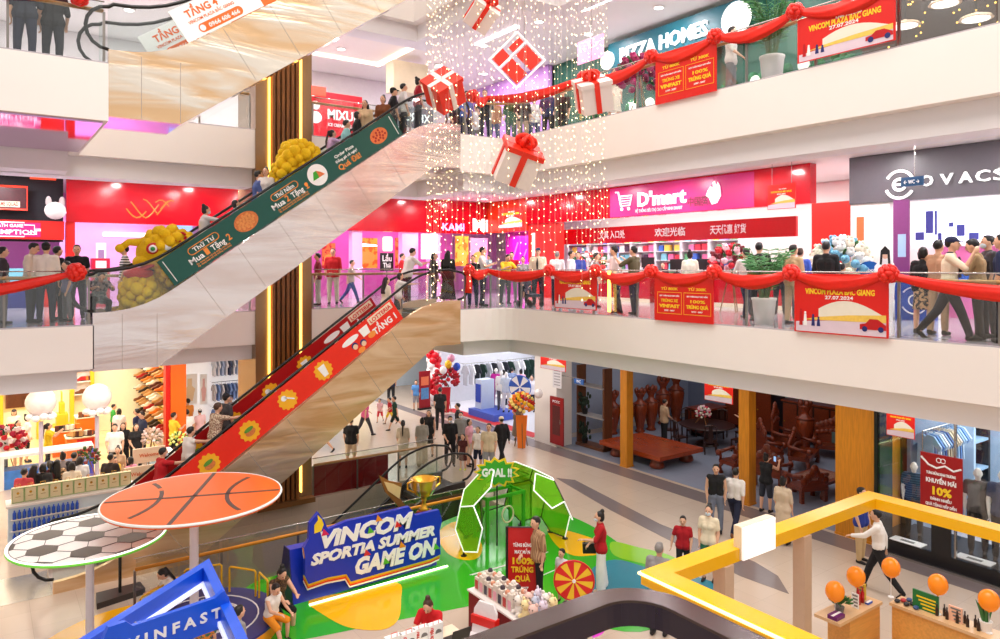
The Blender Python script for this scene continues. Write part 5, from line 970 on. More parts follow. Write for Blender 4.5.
for z in (.0, 1.15, 2.25): mb = MB(); mb.box(18.2, 18.7, 19.02, 20.5, z, z+(.12 if z == 0 else .05)); part(r, 'shelf_board', mb, SB if z == 0 else mat((150, 146, 146), .5, name='shelf_grey'))
for z, lb in ((.12, 'small dark plant in a pot on the lowest shelf by the white pillar'), (1.2, 'dark trailing plant on the middle shelf by the white pillar')):
    p = V((18.35, 20.15, z)); r = E('potted_plant', lb, 'plant', p); mb = MB(); mb.lathe(p, [(.1, 0), (.13, .2), (.11, .2)], 12); part(r, 'pot', mb, BLACK); mb = MB(); rn = random.Random(int(z*10))
    for i in range(30): mb.ell(p+V((rn.uniform(-.16, .16), rn.uniform(-.16, .16), rn.uniform(.2, .75))), (.07, .03, .09), 6, 4)
    part(r, 'foliage', mb, mat((26, 46, 30), .6, var=.3, name='dark_leaf'), smooth=True)
f = frx(XS-.6, 575, 584, 379, 384); r = sign('direction_sign', 'small blue sign sticking out from the white pillar', 'sign', f, mat((40, 100, 180), .4, name='sign_sky'), [('WC', .5, .25, .14, WHT, .5)], t=.04); mb = MB(); q = f.q(.2, .5, .02); mb.tube([q, (XS-.2, q.y+.0, q.z), (XS-.2, py0+.05, q.z)], .015, 5); part(r, 'bracket', mb, STEEL)
# ================================================================ clothing shop with glass front
yA, yZ = 8.8, 2.0; BLK = mat((24, 24, 28), .25, name='black_gloss')
mb = MB(); mb.box(XS-.35, XS+1.2, yZ, yA, .0, .35); r = E('window_plinth', 'black shop window plinth of the clothing shop', 'plinth', (XS, 6, 0)); part(r, 'body', mb, BLK); mb = MB(); mb.box(XS-.40, XS-.35, yZ, yA, 0, .05); part(r, 'edge_strip', mb, STEEL)
r = E('shop_window', 'tall glass front of the clothing shop on the black plinth', 'window', (XS-.3, 6, .35))
for i in range(4): y0 = yA-.05-i*1.7; mb = MB(); mb.box(XS-.31, XS-.295, y0-1.66, y0, .35, Z2-.25); part(r, 'pane', mb, SHOPGLASS)
mb = MB(); mb.box(XS-.36, XS-.26, yZ, yA, Z2-.25, Z2-.1); part(r, 'head_rail', mb, BLK)
for i in range(5): y0 = yA-.04-i*1.7; mb = MB(); mb.box(XS-.34, XS-.27, y0-.02, y0+.02, .35, Z2-.25); part(r, 'mullion', mb, STEEL if i else BLK)
mb = MB(); mb.box(XS-.3, XS+.3, yA-.1, yA+.04, 0, Z2); struct('trim_black_pier', mb, BLK)
mb = MB(); mb.box(25.6, 25.8, -2, 8.7, 0, Z2); struct('wall_clothing_shop', mb, mat((70, 76, 90), .5, name='slate_wall'))
mb = MB(); mb.box(XS+1.2, 25.6, -2, 8.69, .001, .006); struct('floor_clothing_shop', mb, mat((170, 172, 180), .25, name='shop_grey_floor'))
f = frx(XS-.4, 921, 963, 455, 513); r = E('poster', 'dark red sale poster with white ribbons standing in the clothing shop window', 'poster', f.q(.5, 0)); mb = MB(); panel(mb, f, t=.03); part(r, 'sheet', mb, mat((158, 12, 18), .4, var=.15, scale=5, name='sale_red')); c = .034
for t_, b, s_, m, w in (('TƯNG BỪNG KHAI TRƯƠNG', .64, .08, WHT, .7), ('KHUYẾN MÃI', .5, .13, WHT, .72), ('10%', .3, .24, YEL, .46), ('DÀNH NHIỀU', .2, .08, WHT, .5), ('QUÀ TẶNG HẤP DẪN', .1, .08, WHT, .74)): text(r, t_, f, f.w/2, b*f.h, s_, m, w*f.w, c=c, bold=.04)
mb = MB(); mb.tube([f.q(.02, .92, c), f.q(.2, .8, c), f.q(.4, .76, c), f.q(.6, .82, c), f.q(.8, .76, c), f.q(.98, .82, c)], .022, 5); part(r, 'ribbon_print', mb, WHT); mb = MB()
for t in range(2): mb.tube([f.p(f.w*(.45+.1*t)+.05*math.cos(a*.5), f.h*.9+.05*math.sin(a*.5), c) for a in range(13)], .01, 4)
part(r, 'ring_mark', mb, WHT); mb = MB(); q = f.q(.5, 0, .015); mb.obox(q-V((.02, .2, q.z-.36)), (.04, 0, 0), (0, .4, 0), (0, 0, q.z-.36)); part(r, 'support', mb, BLK)
MANW = mat((244, 242, 238), .35, name='mannequin_white')
def mannequin(lb, p, rz, top, bot, h=1.8, sk=MANW, pose='stand', hat=None):
    d = person(lb, p, rz, h, pose, top, 'short', 'trousers', bot, 'bald', vox=.018, cat='mannequin', skin=0)
    d['root'].name = 'mannequin'
    for ch in list(d['root'].children):
        if ch.name.startswith('body'): ch.data.materials.clear(); ch.data.materials.append(sk)
        if ch.name.split('.')[0] in ('eye', 'mouth', 'face_mask'): bpy.data.objects.remove(ch)
    return d
for px, py, lb, tp, bt in ((914, 462, 'white mannequin in a dark striped shirt left of the sale poster', stripes((40, 60, 90), (70, 96, 130), 6), (34, 36, 44)), (978, 468, 'white mannequin in a grey jacket right of the sale poster', (96, 92, 92), (44, 42, 46)), (1003, 470, 'white mannequin at the right edge of the clothing shop window', (70, 80, 110), (40, 40, 44))):
    p = onx(px, py, XS+.35); z = .352; mannequin(lb, (p.x, p.y, z), 185, tp, bt, p.z-z)
r = E('clothes_rack', 'steel clothes rack of blue and beige shirts behind the shop glass', 'rack', (19.5, 8.32, 0)); A, B = V((18.75, 8.32, 2.72)), V((20.4, 8.32, 2.72)); mb = MB(); mb.tube([A-(B-A)*.1, B+(B-A)*.1], .016, 6); part(r, 'rail', mb, STEEL)
for q in (A-(B-A)*.1, B+(B-A)*.1): mb = MB(); mb.tube([q, (q.x, q.y, 0)], .016, 6); part(r, 'upright', mb, STEEL)
SHC = [(150, 190, 226), (90, 140, 200), (176, 206, 230), (226, 232, 240), (110, 150, 190), (60, 100, 160), (206, 196, 170), (188, 176, 150), (210, 202, 190), (130, 170, 210)]
def garment(lb, p, dr, c, l=.75, group=None, name='shirt_on_hanger', arms=True):
    p = V(p); r = E(name, lb, 'clothes', p, group=group); s = V((-dr.y, dr.x, 0)); mb = MB()
    fr = Fr(p-s*.22-V((0, 0, l+.1)), s, (0, 0, 1), .44, l); mb.prism([fr.q(a, b, -.03) for a, b in ((.06, 0), (.94, 0), (.9, .75), (1.25, .55), (1.35, .68), (.95, 1), (.62, 1.03), (.5, .96), (.38, 1.03), (.05, 1), (-.35, .68), (-.25, .55), (.1, .75))], fr.n*.06); part(r, 'cloth', mb, cloth(c))
    mb = MB(); mb.tube([p, p-V((0, 0, .07)), p-V((0, 0, .1))+s*.2], .007, 4); mb.tube([p-V((0, 0, .07)), p-V((0, 0, .1))-s*.2], .007, 4); part(r, 'hanger', mb, STEEL); return r
d_ = (B-A).normalized()
for i in range(13): garment('shirt hanging on the rack behind the clothing shop glass', A+(B-A)*(i/12)-V((0, 0, .016)), d_, SHC[i % 10], .8, 'shirts on the clothing shop rack')
for (y0, y1, z0, lb) in ((5.6, 7.4, 1.2, 'white and blue shelf stack at the back of the clothing shop'), (2.6, 4.6, .9, 'shelf of folded jeans at the right of the clothing shop')):
    r = E('wall_shelf', lb, 'shelf', (25.2, (y0+y1)/2, 0)); mb = MB(); mb.box(25.5, 25.58, y0, y1, 0, 3.0); part(r, 'back_panel', mb, mat((200, 220, 240), .5, name='pale_blue_panel'))
    for k in range(4): mb = MB(); mb.box(24.9, 25.5, y0, y1, .5+k*.6, .54+k*.6); part(r, 'shelf_board', mb, WHITE)
    for k in range(4):
        for j in range(4):
            mb = MB(); mb.box(-.2, .2, -.17, .17, 0, rnd.uniform(.12, .3)); y = y0+.25+j*(y1-y0-.4)/3.6; o = solo('folded_clothes', mb, cloth(rnd.choice([(50, 80, 130), (90, 130, 180), (30, 40, 60), (180, 200, 220)])), 'pile of folded jeans and shirts on a clothing shop shelf', 'clothes', 'folded clothes in the clothing shop', loc=(25.2, y, .541+k*.6)); o.data.transform(Matrix.Translation((25.2, y, .541+k*.6)))
for x, lb in ((20.9, 'white and blue upright display frame right of the shirt rack'), (22.6, 'dark upright display frame deep in the clothing shop')):
    r = E('display_unit', lb, 'display', (x, 8.3, 0)); mb = MB(); mb.box(x, x+.12, 8.1, 8.55, 0, 3.4); part(r, 'upright', mb, mat((176, 206, 236), .4, name='upright_blue')); mb = MB(); mb.box(x+.9, x+1.02, 8.1, 8.55, 0, 3.4); part(r, 'upright', mb, BLK)
    for k in range(4): mb = MB(); mb.box(x+.12, x+.9, 8.1, 8.55, .6+.75*k, .66+.75*k); part(r, 'shelf_board', mb, mat((150, 190, 226), .4, name='board_blue'))
for px, py, lb in ((908, 542, 'white price sheet lying on the plinth left of the sale poster'), (975, 560, 'white price sheet lying on the plinth at the right')):
    p = onz(px, py, .355); mb = MB(); mb.obox(p+V((-.15, -.35, 0)), (.3, 0, 0), (0, .7, 0), (0, 0, .02)); mb.mt(1); mb.obox(p+V((-.08, -.15, .02)), (.12, 0, 0), (0, .3, 0), (0, 0, .002)); solo('price_sheet', mb, [WHT, GREY], lb, 'sheet')
# ================================================================ sports shop behind the white pillar
WB = mat((232, 236, 246), .5, name='bright_wall')
mb = MB(); mb.box(24.6, 24.8, 22.3, 30.6, 0, Z2); struct('wall_sports_shop', mb, WB); mb = MB(); mb.box(XS, 24.6, 30.4, 30.6, 0, Z2); struct('wall_sports_side', mb, WB)
mb = MB(); mb.box(XS, 24.6, 22.3, 30.4, .001, .006); struct('floor_sports_shop', mb, mat((236, 236, 244), .2, name='bright_floor')); mb = MB(); mb.box(XS-.02, XS+.5, 22.3, 29.0, .006, .012); solo('red_mat', mb, mat((206, 40, 50), .7, name='red_mat'), 'red entrance mat along the sports shop front', 'mat')
r = E('display_plinth', 'blue and white display plinth of the sports shop entrance', 'plinth', (18.4, 26.3, 0)); mb = MB(); mb.box(17.9, 19.3, 25.4, 27.4, .012, .3); part(r, 'base', mb, mat((70, 100, 210), .4, name='plinth_blue')); mb = MB(); mb.box(18.2, 18.9, 26.8, 27.3, .3, 1.6); part(r, 'tower', mb, mat((210, 226, 250), .4, name='plinth_pale')); mb = MB(); mb.box(18.15, 18.2, 26.85, 27.2, .6, 1.4); part(r, 'blue_label', mb, mat((40, 80, 200), .4, name='label_blue'))
for px, y, lb, tp, bt in ((489, 26.9, 'sports shop mannequin in a magenta jacket on the blue plinth', (190, 20, 150), (150, 60, 140)), (494, 26.2, 'sports shop mannequin in white and grey on the blue plinth', (240, 240, 246), (90, 90, 96)), (499, 25.7, 'sports shop mannequin in pale blue beside the prize wheel', (206, 220, 240), (220, 220, 226))):
    p = ony(px, 400, y); mannequin(lb, (p.x+.4, p.y, .302), 190, tp, bt, 1.75)
x, y = 18.7, 24.6; r = E('prize_spinner', 'blue and white prize wheel on a white stand in the sports shop', 'prize wheel', (x, y, .012)); WH = Fr((x, y, 1.55), (.5, -.86, 0), (0, 0, 1))
def wheel(r, f, R_, cols, n, rim, post):
    for i in range(n): mb = MB(); mb.prism([f.p(0, 0, 0)]+[f.p(R_*math.cos(2*math.pi*(i+k/4)/n), R_*math.sin(2*math.pi*(i+k/4)/n), 0) for k in range(5)], f.n*.03); part(r, 'segment', mb, cols[i % len(cols)])
    mb = MB(); mb.tube([f.p(R_*math.cos(t*.2618), R_*math.sin(t*.2618), .015) for t in range(24)], .022, 6, closed=True); part(r, 'rim', mb, rim); mb = MB(); fdisc(mb, f, 0, 0, R_*.09, c=.03, t=.02); part(r, 'hub', mb, WHT)
    z0 = r.location.z; b = f.p(0, 0, -.06); mb = MB(); mb.cone((b.x, b.y, z0), b, .03, .03, 8); part(r, 'post', mb, post); mb = MB(); mb.lathe((b.x, b.y, z0), [(.25, 0), (.25, .03), (.05, .05)], 16); part(r, 'base', mb, post)
wheel(r, WH, .5, [mat((40, 90, 190), .4, name='wheel_blue'), WHT], 10, mat((60, 120, 220), .4, name='rim_blue'), WHITE)
for px, py, lb, cc in ((505, 412, 'first white display table of shoes in the sports shop', (236, 236, 240)), (522, 408, 'second white display table of shoes in the sports shop', (240, 240, 244))):
    p = onfloor(px, py); x, y = max(p.x, 19.6), p.y; y = min(y, 27); r = E('display_table', lb, 'table', (x, y, .006)); mb = MB(); mb.box(x-.5, x+.5, y-.4, y+.4, .7, .75); part(r, 'top', mb, WHITE)
    for sx in (-1, 1):
        for sy in (-1, 1): mb = MB(); mb.box(x+sx*.45-.03, x+sx*.45+.03, y+sy*.35-.03, y+sy*.35+.03, .006, .7); part(r, 'leg', mb, WHITE)
SPC = [(40, 70, 140), (240, 240, 246), (30, 34, 50), (120, 160, 220), (200, 206, 220), (60, 110, 190), (230, 120, 160), (70, 76, 90)]
for k in range(2):
    z = 1.7+k*1.2; A, B = V((24.2, 22.7, z)), V((24.2, 30.1, z)); r = E('wall_rail', 'steel garment rail on the sports shop back wall, %s' % ('lower' if k == 0 else 'upper'), 'rail', A); mb = MB(); mb.tube([A, B], .016, 6); part(r, 'rail', mb, STEEL)
    for y in (22.8, 25.2, 27.6, 30): mb = MB(); mb.tube([(24.2, y, z), (24.6, y, z)], .012, 5); part(r, 'bracket', mb, STEEL)
    for i in range(22): garment('sports garment hanging on the back wall rail of the sports shop', A+(B-A)*((i+.5)/22)-V((0, 0, .016)), V((0, 1, 0)), rnd.choice(SPC), .85 if k else 1.0, 'garments on the sports shop wall')
A, B = V((19.2, 29.9, 1.9)), V((24, 29.9, 1.9)); r = E('wall_rail', 'steel garment rail on the left side wall of the sports shop', 'rail', A); mb = MB(); mb.tube([A, B], .016, 6); part(r, 'rail', mb, STEEL)
for x in (19.3, 21.6, 23.9): mb = MB(); mb.tube([(x, 29.9, 1.9), (x, 30.4, 1.9)], .012, 5); part(r, 'bracket', mb, STEEL)
for i in range(14): garment('dark sports garment hanging on the left side wall of the sports shop', A+(B-A)*((i+.5)/14)-V((0, 0, .016)), V((1, 0, 0)), rnd.choice([(36, 40, 50), (60, 64, 76), (200, 206, 216), (30, 60, 50), (240, 240, 244)]), .95, 'garments on the side wall rail')
for i, (x, c1) in enumerate(((20.0, (226, 200, 230)), (21.5, (150, 170, 220)), (23.0, (220, 226, 240)))):
    f = Fr((x, 30.38, 2.3), (1, 0, 0), (0, 0, 1), .9, 1.3); mb = MB(); panel(mb, f, t=.02); solo('wall_picture', mb, mat(c1, .5, var=.4, scale=6, name='sports_picture'), 'pale sports picture on the side wall, %s' % ('nearest the balloon arch', 'in the middle', 'farthest inside')[i], 'picture')
# balloons, flower stands, banner stand at the sports shop
RB = mat((214, 16, 36), .2, name='balloon_red'); WBAL = mat((246, 240, 242), .2, name='balloon_white')
bal = {}
def balloon(p, r, m, lb, group=None, knot=True, name='balloon'):
    k = (m.name, knot)
    if k not in bal:
        mb = MB(); mb.ell((0, 0, .06), (1, 1, 1.12), 14, 10); mb.cone((0, 0, -1.02), (0, 0, -1.16), .05, .12, 8); bal[k] = mb.mesh('balloon', m, smooth=True)
    o = bpy.data.objects.new(name, bal[k]); C.objects.link(o); o.location = p; o.scale = (r, r, r); return tagit(o, lb, 'balloon', group)
for side, (bx, by) in enumerate(((17.75, 30.2),)):
    for i in range(15):
        for j in range(4):
            a = j*math.pi/2+i*.5; z = .17+i*.25; red = ((i+j) % 4) < 2
            balloon((bx+.2*math.cos(a), by+.2*math.sin(a), z), .185, RB if red else WBAL, '%s balloon in the spiral column at the sports shop corner' % ('red' if red else 'white'), '%s balloons of the spiral column' % ('red' if red else 'white'))
flower_stand('tall flower stand of red roses with bright balloons at the balloon column', onfloor(446, 412), 2.1, .55, [(196, 16, 36), (220, 40, 60), (150, 10, 30)], 12, board=mat((200, 20, 40), .6, name='red_ribbon'))
p = onfloor(446, 412)
for dx, dz, cc, lb in ((-.15, 2.25, (244, 190, 30), 'yellow'), (.3, 2.1, (40, 80, 200), 'blue'), (0, 2.5, (230, 150, 180), 'pink'), (-.42, 2.0, (244, 240, 244), 'white')):
    balloon(p+V((dx, -.45, dz)), .17, mat(cc, .2, name='balloon_%s' % lb), '%s balloon on top of the red rose stand' % lb)
flower_stand('orange and yellow flower stand with an orange cloth at the white pillar', onfloor(529, 446)-V((.35, 0, 0)), 2.2, .42, [(244, 190, 30), (240, 120, 30), (250, 220, 120), (200, 40, 30)], 13, board=mat((240, 120, 20), .6, name='orange_cloth'))
balloon(onfloor(531, 446)+V((.2, -.2, 1.95)), .16, WBAL, 'white balloon on the orange flower stand')
f = fry(29.6, 419, 430, 371, 400); r = E('banner_stand', 'upright dark red roll banner with a blue picture beside the balloon column', 'banner', f.q(.5, 0)); f.h += f.o.z-.05; f.o.z = .05; mb = MB(); panel(mb, f, t=.03); part(r, 'sheet', mb, mat((150, 16, 30), .5, name='banner_dark_red')); mb = MB(); panel(mb, f, .15, .85, .25, .55, t=.035); part(r, 'picture', mb, mat((90, 150, 210), .5, var=.4, scale=9, name='banner_picture')); mb = MB(); panel(mb, f, .15, .85, .62, .85, t=.035); part(r, 'heading', mb, mat((240, 130, 90), .5, name='banner_heading')); mb = MB(); panel(mb, f, -.05, 1.05, -.03, .02, t=.2, back=-.1); part(r, 'foot', mb, BLACK)
for (x0, x1, c1, lb) in ((14.2, 15.5, (30, 130, 170), 'teal lit shop panel at the far end of the ground floor'), (15.8, 17.2, (226, 206, 150), 'cream lit shop panel at the far end of the ground floor'), (11.5, 13.8, (230, 236, 246), 'white lit shop panel at the far end of the ground floor')):
    mb = MB(); mb.box(x0, x1, 36.05, 36.2, .2, 3.4); solo('lit_storefront', mb, mat(c1, .4, emit=.5, var=.5, scale=3, name='lit_panel'), lb, 'shop front')
# ================================================================ ground floor, left: yellow shoe shop, white children's shops
YSH = 27.2; CRM = mat((252, 238, 204), .5, name='cream_wall'); AMB = mat((246, 190, 40), .5, name='amber_panel'); ORP = mat((242, 110, 20), .45, name='orange_pillar')
mb = MB(); mb.box(-12, 5.4, YSH, 33.4, .001, .006); struct('floor_shoe_shop', mb, YEFLOOR); mb = MB(); mb.box(-12, 6.2, 33.4, 33.6, 0, Z2); struct('wall_shoe_shop', mb, CRM); mb = MB(); mb.box(5.7, 5.9, 27.8, 33.4, 0, Z2); struct('wall_shoe_side', mb, CRM)
mb = MB(); mb.box(5.35, 5.85, YSH-.25, YSH+.3, 0, Z2); r = E('shop_pillar', 'bright orange pillar between the shoe shop and the white shop', 'pillar', (5.6, YSH, 0)); part(r, 'shaft', mb, ORP); mb = MB(); mb.box(5.2, 5.35, YSH-.2, YSH+.2, 0, Z2); part(r, 'red_edge', mb, RED)
SHOE = []
for cc in ((40, 30, 26), (120, 70, 36), (200, 150, 90), (230, 120, 40), (90, 40, 30), (240, 230, 210), (180, 30, 30)):
    mb = MB(); mb.prism([(0, -.14, 0), (0, .15, 0), (0, .15, .04), (0, .06, .06), (0, -.01, .11), (0, -.13, .12)], (.09, 0, 0)); mb.mt(1); mb.box(-.004, .094, -.145, .155, -.02, 0); SHOE.append(mb.mesh('shoe', [mat(cc, .4, name='shoe_leather'), mat((60, 44, 34), .6, name='shoe_sole')]))
def shoe(p, rz, lb, g, sc=1.5):
    o = bpy.data.objects.new('shop_shoe', rnd.choice(SHOE)); C.objects.link(o); o.location = V(p)+V((0, 0, .02*sc)); o.rotation_euler = (0, 0, rz); o.scale = (sc,)*3; return tagit(o, lb, 'shoe', g)
for k in range(6):                     # stepped shelves on the right wall
    z = .6+k*.5; r = E('shoe_shelf', 'sloping wall shelf of shoes in the yellow shop, %s from the floor' % ('first', 'second', 'third', 'fourth', 'fifth', 'sixth')[k], 'shelf', (5.5, 30.5, z)); mb = MB(); mb.obox((5.3, 28.2, z), (.4, 0, .12), (0, 5, 0), (0, 0, .04)); part(r, 'board', mb, mat((240, 200, 130), .5, name='shelf_yellow')); mb = MB(); mb.box(5.3, 5.32, 28.2, 33.2, z-.04, z+.05); part(r, 'lip', mb, AMB)
    for i in range(9): shoe((5.36, 28.5+i*.55, z+.06), math.pi/2, 'shoe on a sloping wall shelf of the yellow shop', 'shoes on the sloping wall shelves')
r = E('shoe_rack', 'slatted wall rack of hanging slippers at the far left of the yellow shop', 'rack', (-3.5, 33.2, 1.3)); xa, xb_ = ony(4, 390, 33.2).x, ony(36, 390, 33.2).x; mb = MB(); mb.box(xa, xb_, 33.34, 33.39, 1.2, 3.6); part(r, 'board', mb, mat((250, 226, 160), .5, name='rack_board'))
for i in range(12): x = xa+.1+(xb_-xa-.2)*i/11; mb = MB(); mb.box(x-.05, x+.05, 33.25, 33.34, 1.3, 3.5); part(r, 'slat', mb, mat((110, 60, 30), .5, var=.5, scale=8, name='rack_slat'))
for x in (xa-.08, xb_+.08): mb = MB(); mb.box(x-.06, x+.06, 33.2, 33.39, 0, 3.7); part(r, 'upright', mb, AMB)
xa, xb_ = ony(72, 390, 33.2).x, ony(92, 390, 33.2).x; r = E('wall_shelf', 'square wall case of small dark shoes at the back of the yellow shop', 'shelf', ((xa+xb_)/2, 33.2, 1.5)); mb = MB(); mb.box(xa, xb_, 33.3, 33.39, 1.5, 3.6); part(r, 'back_panel', mb, WHITE)
for x in (xa, xb_): mb = MB(); mb.box(x-.07, x+.07, 33.1, 33.39, 0, 3.7); part(r, 'upright', mb, AMB)
for k in range(4):
    z = 1.6+k*.5; mb = MB(); mb.box(xa+.07, xb_-.07, 33.0, 33.3, z, z+.03); part(r, 'shelf_board', mb, WHITE)
    for i in range(4): shoe((xa+.3+i*(xb_-xa-.4)/3.6, 33.15, z+.03), 1.57, 'dark shoe in the square wall case of the yellow shop', 'shoes in the square wall case', 1.3)
x0, x1 = ony(50, 405, 31.5).x, ony(74, 405, 31.5).x; r = E('yellow_display', 'amber display stand with ridged front in the middle of the yellow shop', 'display', ((x0+x1)/2, 31.5, 0))
for k in range(5): mb = MB(); mb.box(x0+.1*k, x1-.1*k, 31.2+.08*k, 31.9, .006+.4*k, .4+.4*k); part(r, 'tier', mb, AMB)
for (pa, pb, yy, h, lb) in ((66, 96, 28.9, .85, 'orange shoe counter with a red price card'), (52, 80, 30.0, .9, 'orange shoe counter behind the woman in yellow'), (76, 97, 30.6, 1.2, 'raised orange shoe counter at the back')):
    x0, x1 = ony(pa, 430, yy).x, ony(pb, 430, yy).x; r = E('shoe_counter', lb, 'counter', ((x0+x1)/2, yy, .006)); mb = MB(); mb.box(x0, x1, yy-.3, yy+.4, .006, h-.04); part(r, 'body', mb, ORANGE); mb = MB(); mb.box(x0-.03, x1+.03, yy-.33, yy+.43, h-.04, h); part(r, 'top', mb, CRM)
    for i in range(7): shoe((x0+.1+i*(x1-x0-.2)/7, yy-.1, h), rnd.uniform(-.6, .6), 'shoe standing on an orange counter of the yellow shop', 'shoes on the orange counters', 1.4)
    if h == .85: f = Fr((x0+.3, yy-.31, .35), (1, 0, 0), (0, 0, 1), .5, .42); sign('price_card', 'red price card on the orange shoe counter', 'card', f, RED, [('SALE', .5, .35, .18, WHT, .7)], t=.02)
for px, py, lb in ((41, 402, 'giant white printed balloon on a pole left of the woman in yellow'), (97, 397, 'giant white printed balloon on a pole at the right of the shoe shop')):
    p = ony(px, py, 26.0); r = E('balloon_post', lb, 'balloon', (p.x, p.y, 0)); mb = MB(); mb.ell(p, .42, 18, 12); part(r, 'balloon', mb, mat((250, 232, 232), .25, var=.12, scale=8, name='balloon_pearl'), smooth=True); mb = MB(); mb.tube([(p.x, p.y, .05), (p.x, p.y, p.z-.6)], .06, 10); part(r, 'pole', mb, mat((206, 196, 214), .4, name='pole_lilac')); mb = MB(); mb.lathe((p.x, p.y, 0), [(.3, 0), (.3, .05), (.08, .1)], 16); part(r, 'base', mb, WHITE); mb = MB()
    for i in range(9): mb.ell(p+V((.3*math.cos(i*.7), .3*math.sin(i*.7), -.45+.05*(i % 2))), (.12, .12, .1), 8, 6)
    part(r, 'collar', mb, mat((250, 246, 250), .4, name='tulle_white'), smooth=True)
r = E('display_counter', 'long white glass counter with blue packs before the yellow shoe shop', 'counter', (1, 26.7, 0)); x0, x1 = ony(2, 460, 26.3).x, ony(92, 460, 26.3).x; mb = MB(); mb.box(x0, x1, 26.3, 26.9, .0, .55); part(r, 'body', mb, mat((70, 130, 210), .3, var=.4, scale=5, name='blue_pack_print')); mb = MB(); mb.box(x0, x1, 26.3, 26.9, .56, .94); part(r, 'glass_case', mb, SHOPGLASS); mb = MB(); mb.box(x0-.05, x1+.05, 26.25, 26.95, .94, 1.02); part(r, 'top', mb, WHITE)
for x in (x0, x1): mb = MB(); mb.box(x-.05, x+.05, 26.25, 26.95, 0, .94); part(r, 'end_post', mb, WHITE if x == x0 else mat((90, 90, 210), .4, name='violet_post'))
x0, x1 = ony(150, 450, 24.6).x, ony(172, 450, 24.6).x; r = E('display_counter', 'small white and pale blue display freezer below the orange pillar', 'counter', ((x0+x1)/2, 24.7, 0)); mb = MB(); mb.box(x0, x1, 24.4, 25.1, 0, .8); part(r, 'body', mb, mat((170, 206, 230), .3, var=.4, scale=8, name='ice_print')); mb = MB(); mb.box(x0-.05, x1+.05, 24.35, 25.15, .8, .9); part(r, 'top', mb, WHITE)
flower_stand('wreath of pale flowers standing at the orange pillar', (ony(152, 430, 26).x, 26, 0), 1.5, .3, [(240, 220, 220), (200, 170, 150), (230, 200, 190)], 21)
flower_stand('green and yellow bouquet stand before the white shop', (ony(178, 440, 25.6).x, 25.6, 0), 1.35, .26, [(240, 240, 150), (210, 226, 110)], 22)
# children's shops right of the pillar
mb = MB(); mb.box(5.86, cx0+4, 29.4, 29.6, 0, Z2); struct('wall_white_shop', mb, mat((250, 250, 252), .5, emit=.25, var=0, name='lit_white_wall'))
for px0, px1, a, b, c1, lb in ((166, 173, 375, 396, (226, 150, 150), 'upper picture card on the narrow white wall'), (166, 173, 398, 418, (200, 150, 160), 'lower picture card on the narrow white wall'), (182, 197, 374, 404, (240, 210, 170), 'print of a cream child dress on the white shop wall'), (200, 207, 374, 404, (240, 190, 190), 'print of a pink child dress on the white shop wall')):
    f = fry(29.35, px0, px1, a, b); mb = MB(); panel(mb, f, t=.03); r = E('wall_picture', lb, 'picture', f.q(.5, 0)); part(r, 'sheet', mb, WHT); mb = MB(); fpoly(mb, f, [(.3, .1), (.7, .1), (.85, .5), (.65, .6), (.65, .85), (.35, .85), (.35, .6), (.15, .5)], c=.03, t=.006); part(r, 'figure_print', mb, mat(c1, .5, name='pastel_print'))
for k in range(3):
    z = 1.3+k*.95; A, B = V((ony(212, 400, 29).x, 29, z)), V((ony(246, 400, 29).x, 29, z)); r = E('wall_rail', 'garment rail of the children shop, %s' % ('lowest', 'middle', 'topmost')[k], 'rail', A); mb = MB(); mb.tube([A, B], .016, 6); part(r, 'rail', mb, STEEL)
    for q in (A, B): mb = MB(); mb.tube([q, q+V((0, .4, 0))], .012, 5); part(r, 'bracket', mb, STEEL)
    for i in range(9): garment('child garment in blue and grey hanging in the white shop', A+(B-A)*((i+.5)/9)-V((0, 0, .016)), V((1, 0, 0)).lerp(V((0, 1, 0)), .0), rnd.choice([(120, 150, 210), (220, 226, 240), (70, 80, 110), (170, 190, 226), (200, 200, 210)]), .6, 'children garments in the white shop')
# gift bag counter
x0, x1 = ony(8, 500, 21.0).x, ony(134, 490, 21.0).x; r = E('display_counter', 'long counter with blue bottles and a row of beige gift bags', 'counter', ((x0+x1)/2, 21.1, 0)); mb = MB(); mb.box(x0, x1, 20.85, 21.4, 0, .95); part(r, 'body', mb, mat((210, 226, 236), .4, name='counter_ice')); mb = MB(); mb.box(x0-.04, x1+.04, 20.8, 21.45, .95, 1.0); part(r, 'top', mb, WHITE)
for k in range(3): mb = MB(); mb.box(x0+.05, x1-.05, 20.76, 20.85, .12+.27*k, .14+.27*k); part(r, 'front_shelf', mb, WHITE)
for k in range(3):
    for i in range(14):
        mb = None; xx = x0+.12+i*.1; o = None
        if not bal.get('bottle'): m_ = MB(); m_.lathe((0, 0, 0), [(.035, 0), (.035, .14), (.015, .18), (.015, .21)], 10); bal['bottle'] = m_.mesh('water_bottle', mat((40, 90, 210), .25, name='bottle_blue'), smooth=True)
        o = bpy.data.objects.new('water_bottle', bal['bottle']); C.objects.link(o); o.location = (xx, 20.8, .14+.27*k); tagit(o, 'small blue bottle on the front shelves of the gift bag counter', 'bottle', 'blue bottles on the gift bag counter')
BAGP = mat((236, 220, 178), .6, name='bag_paper'); g0 = None
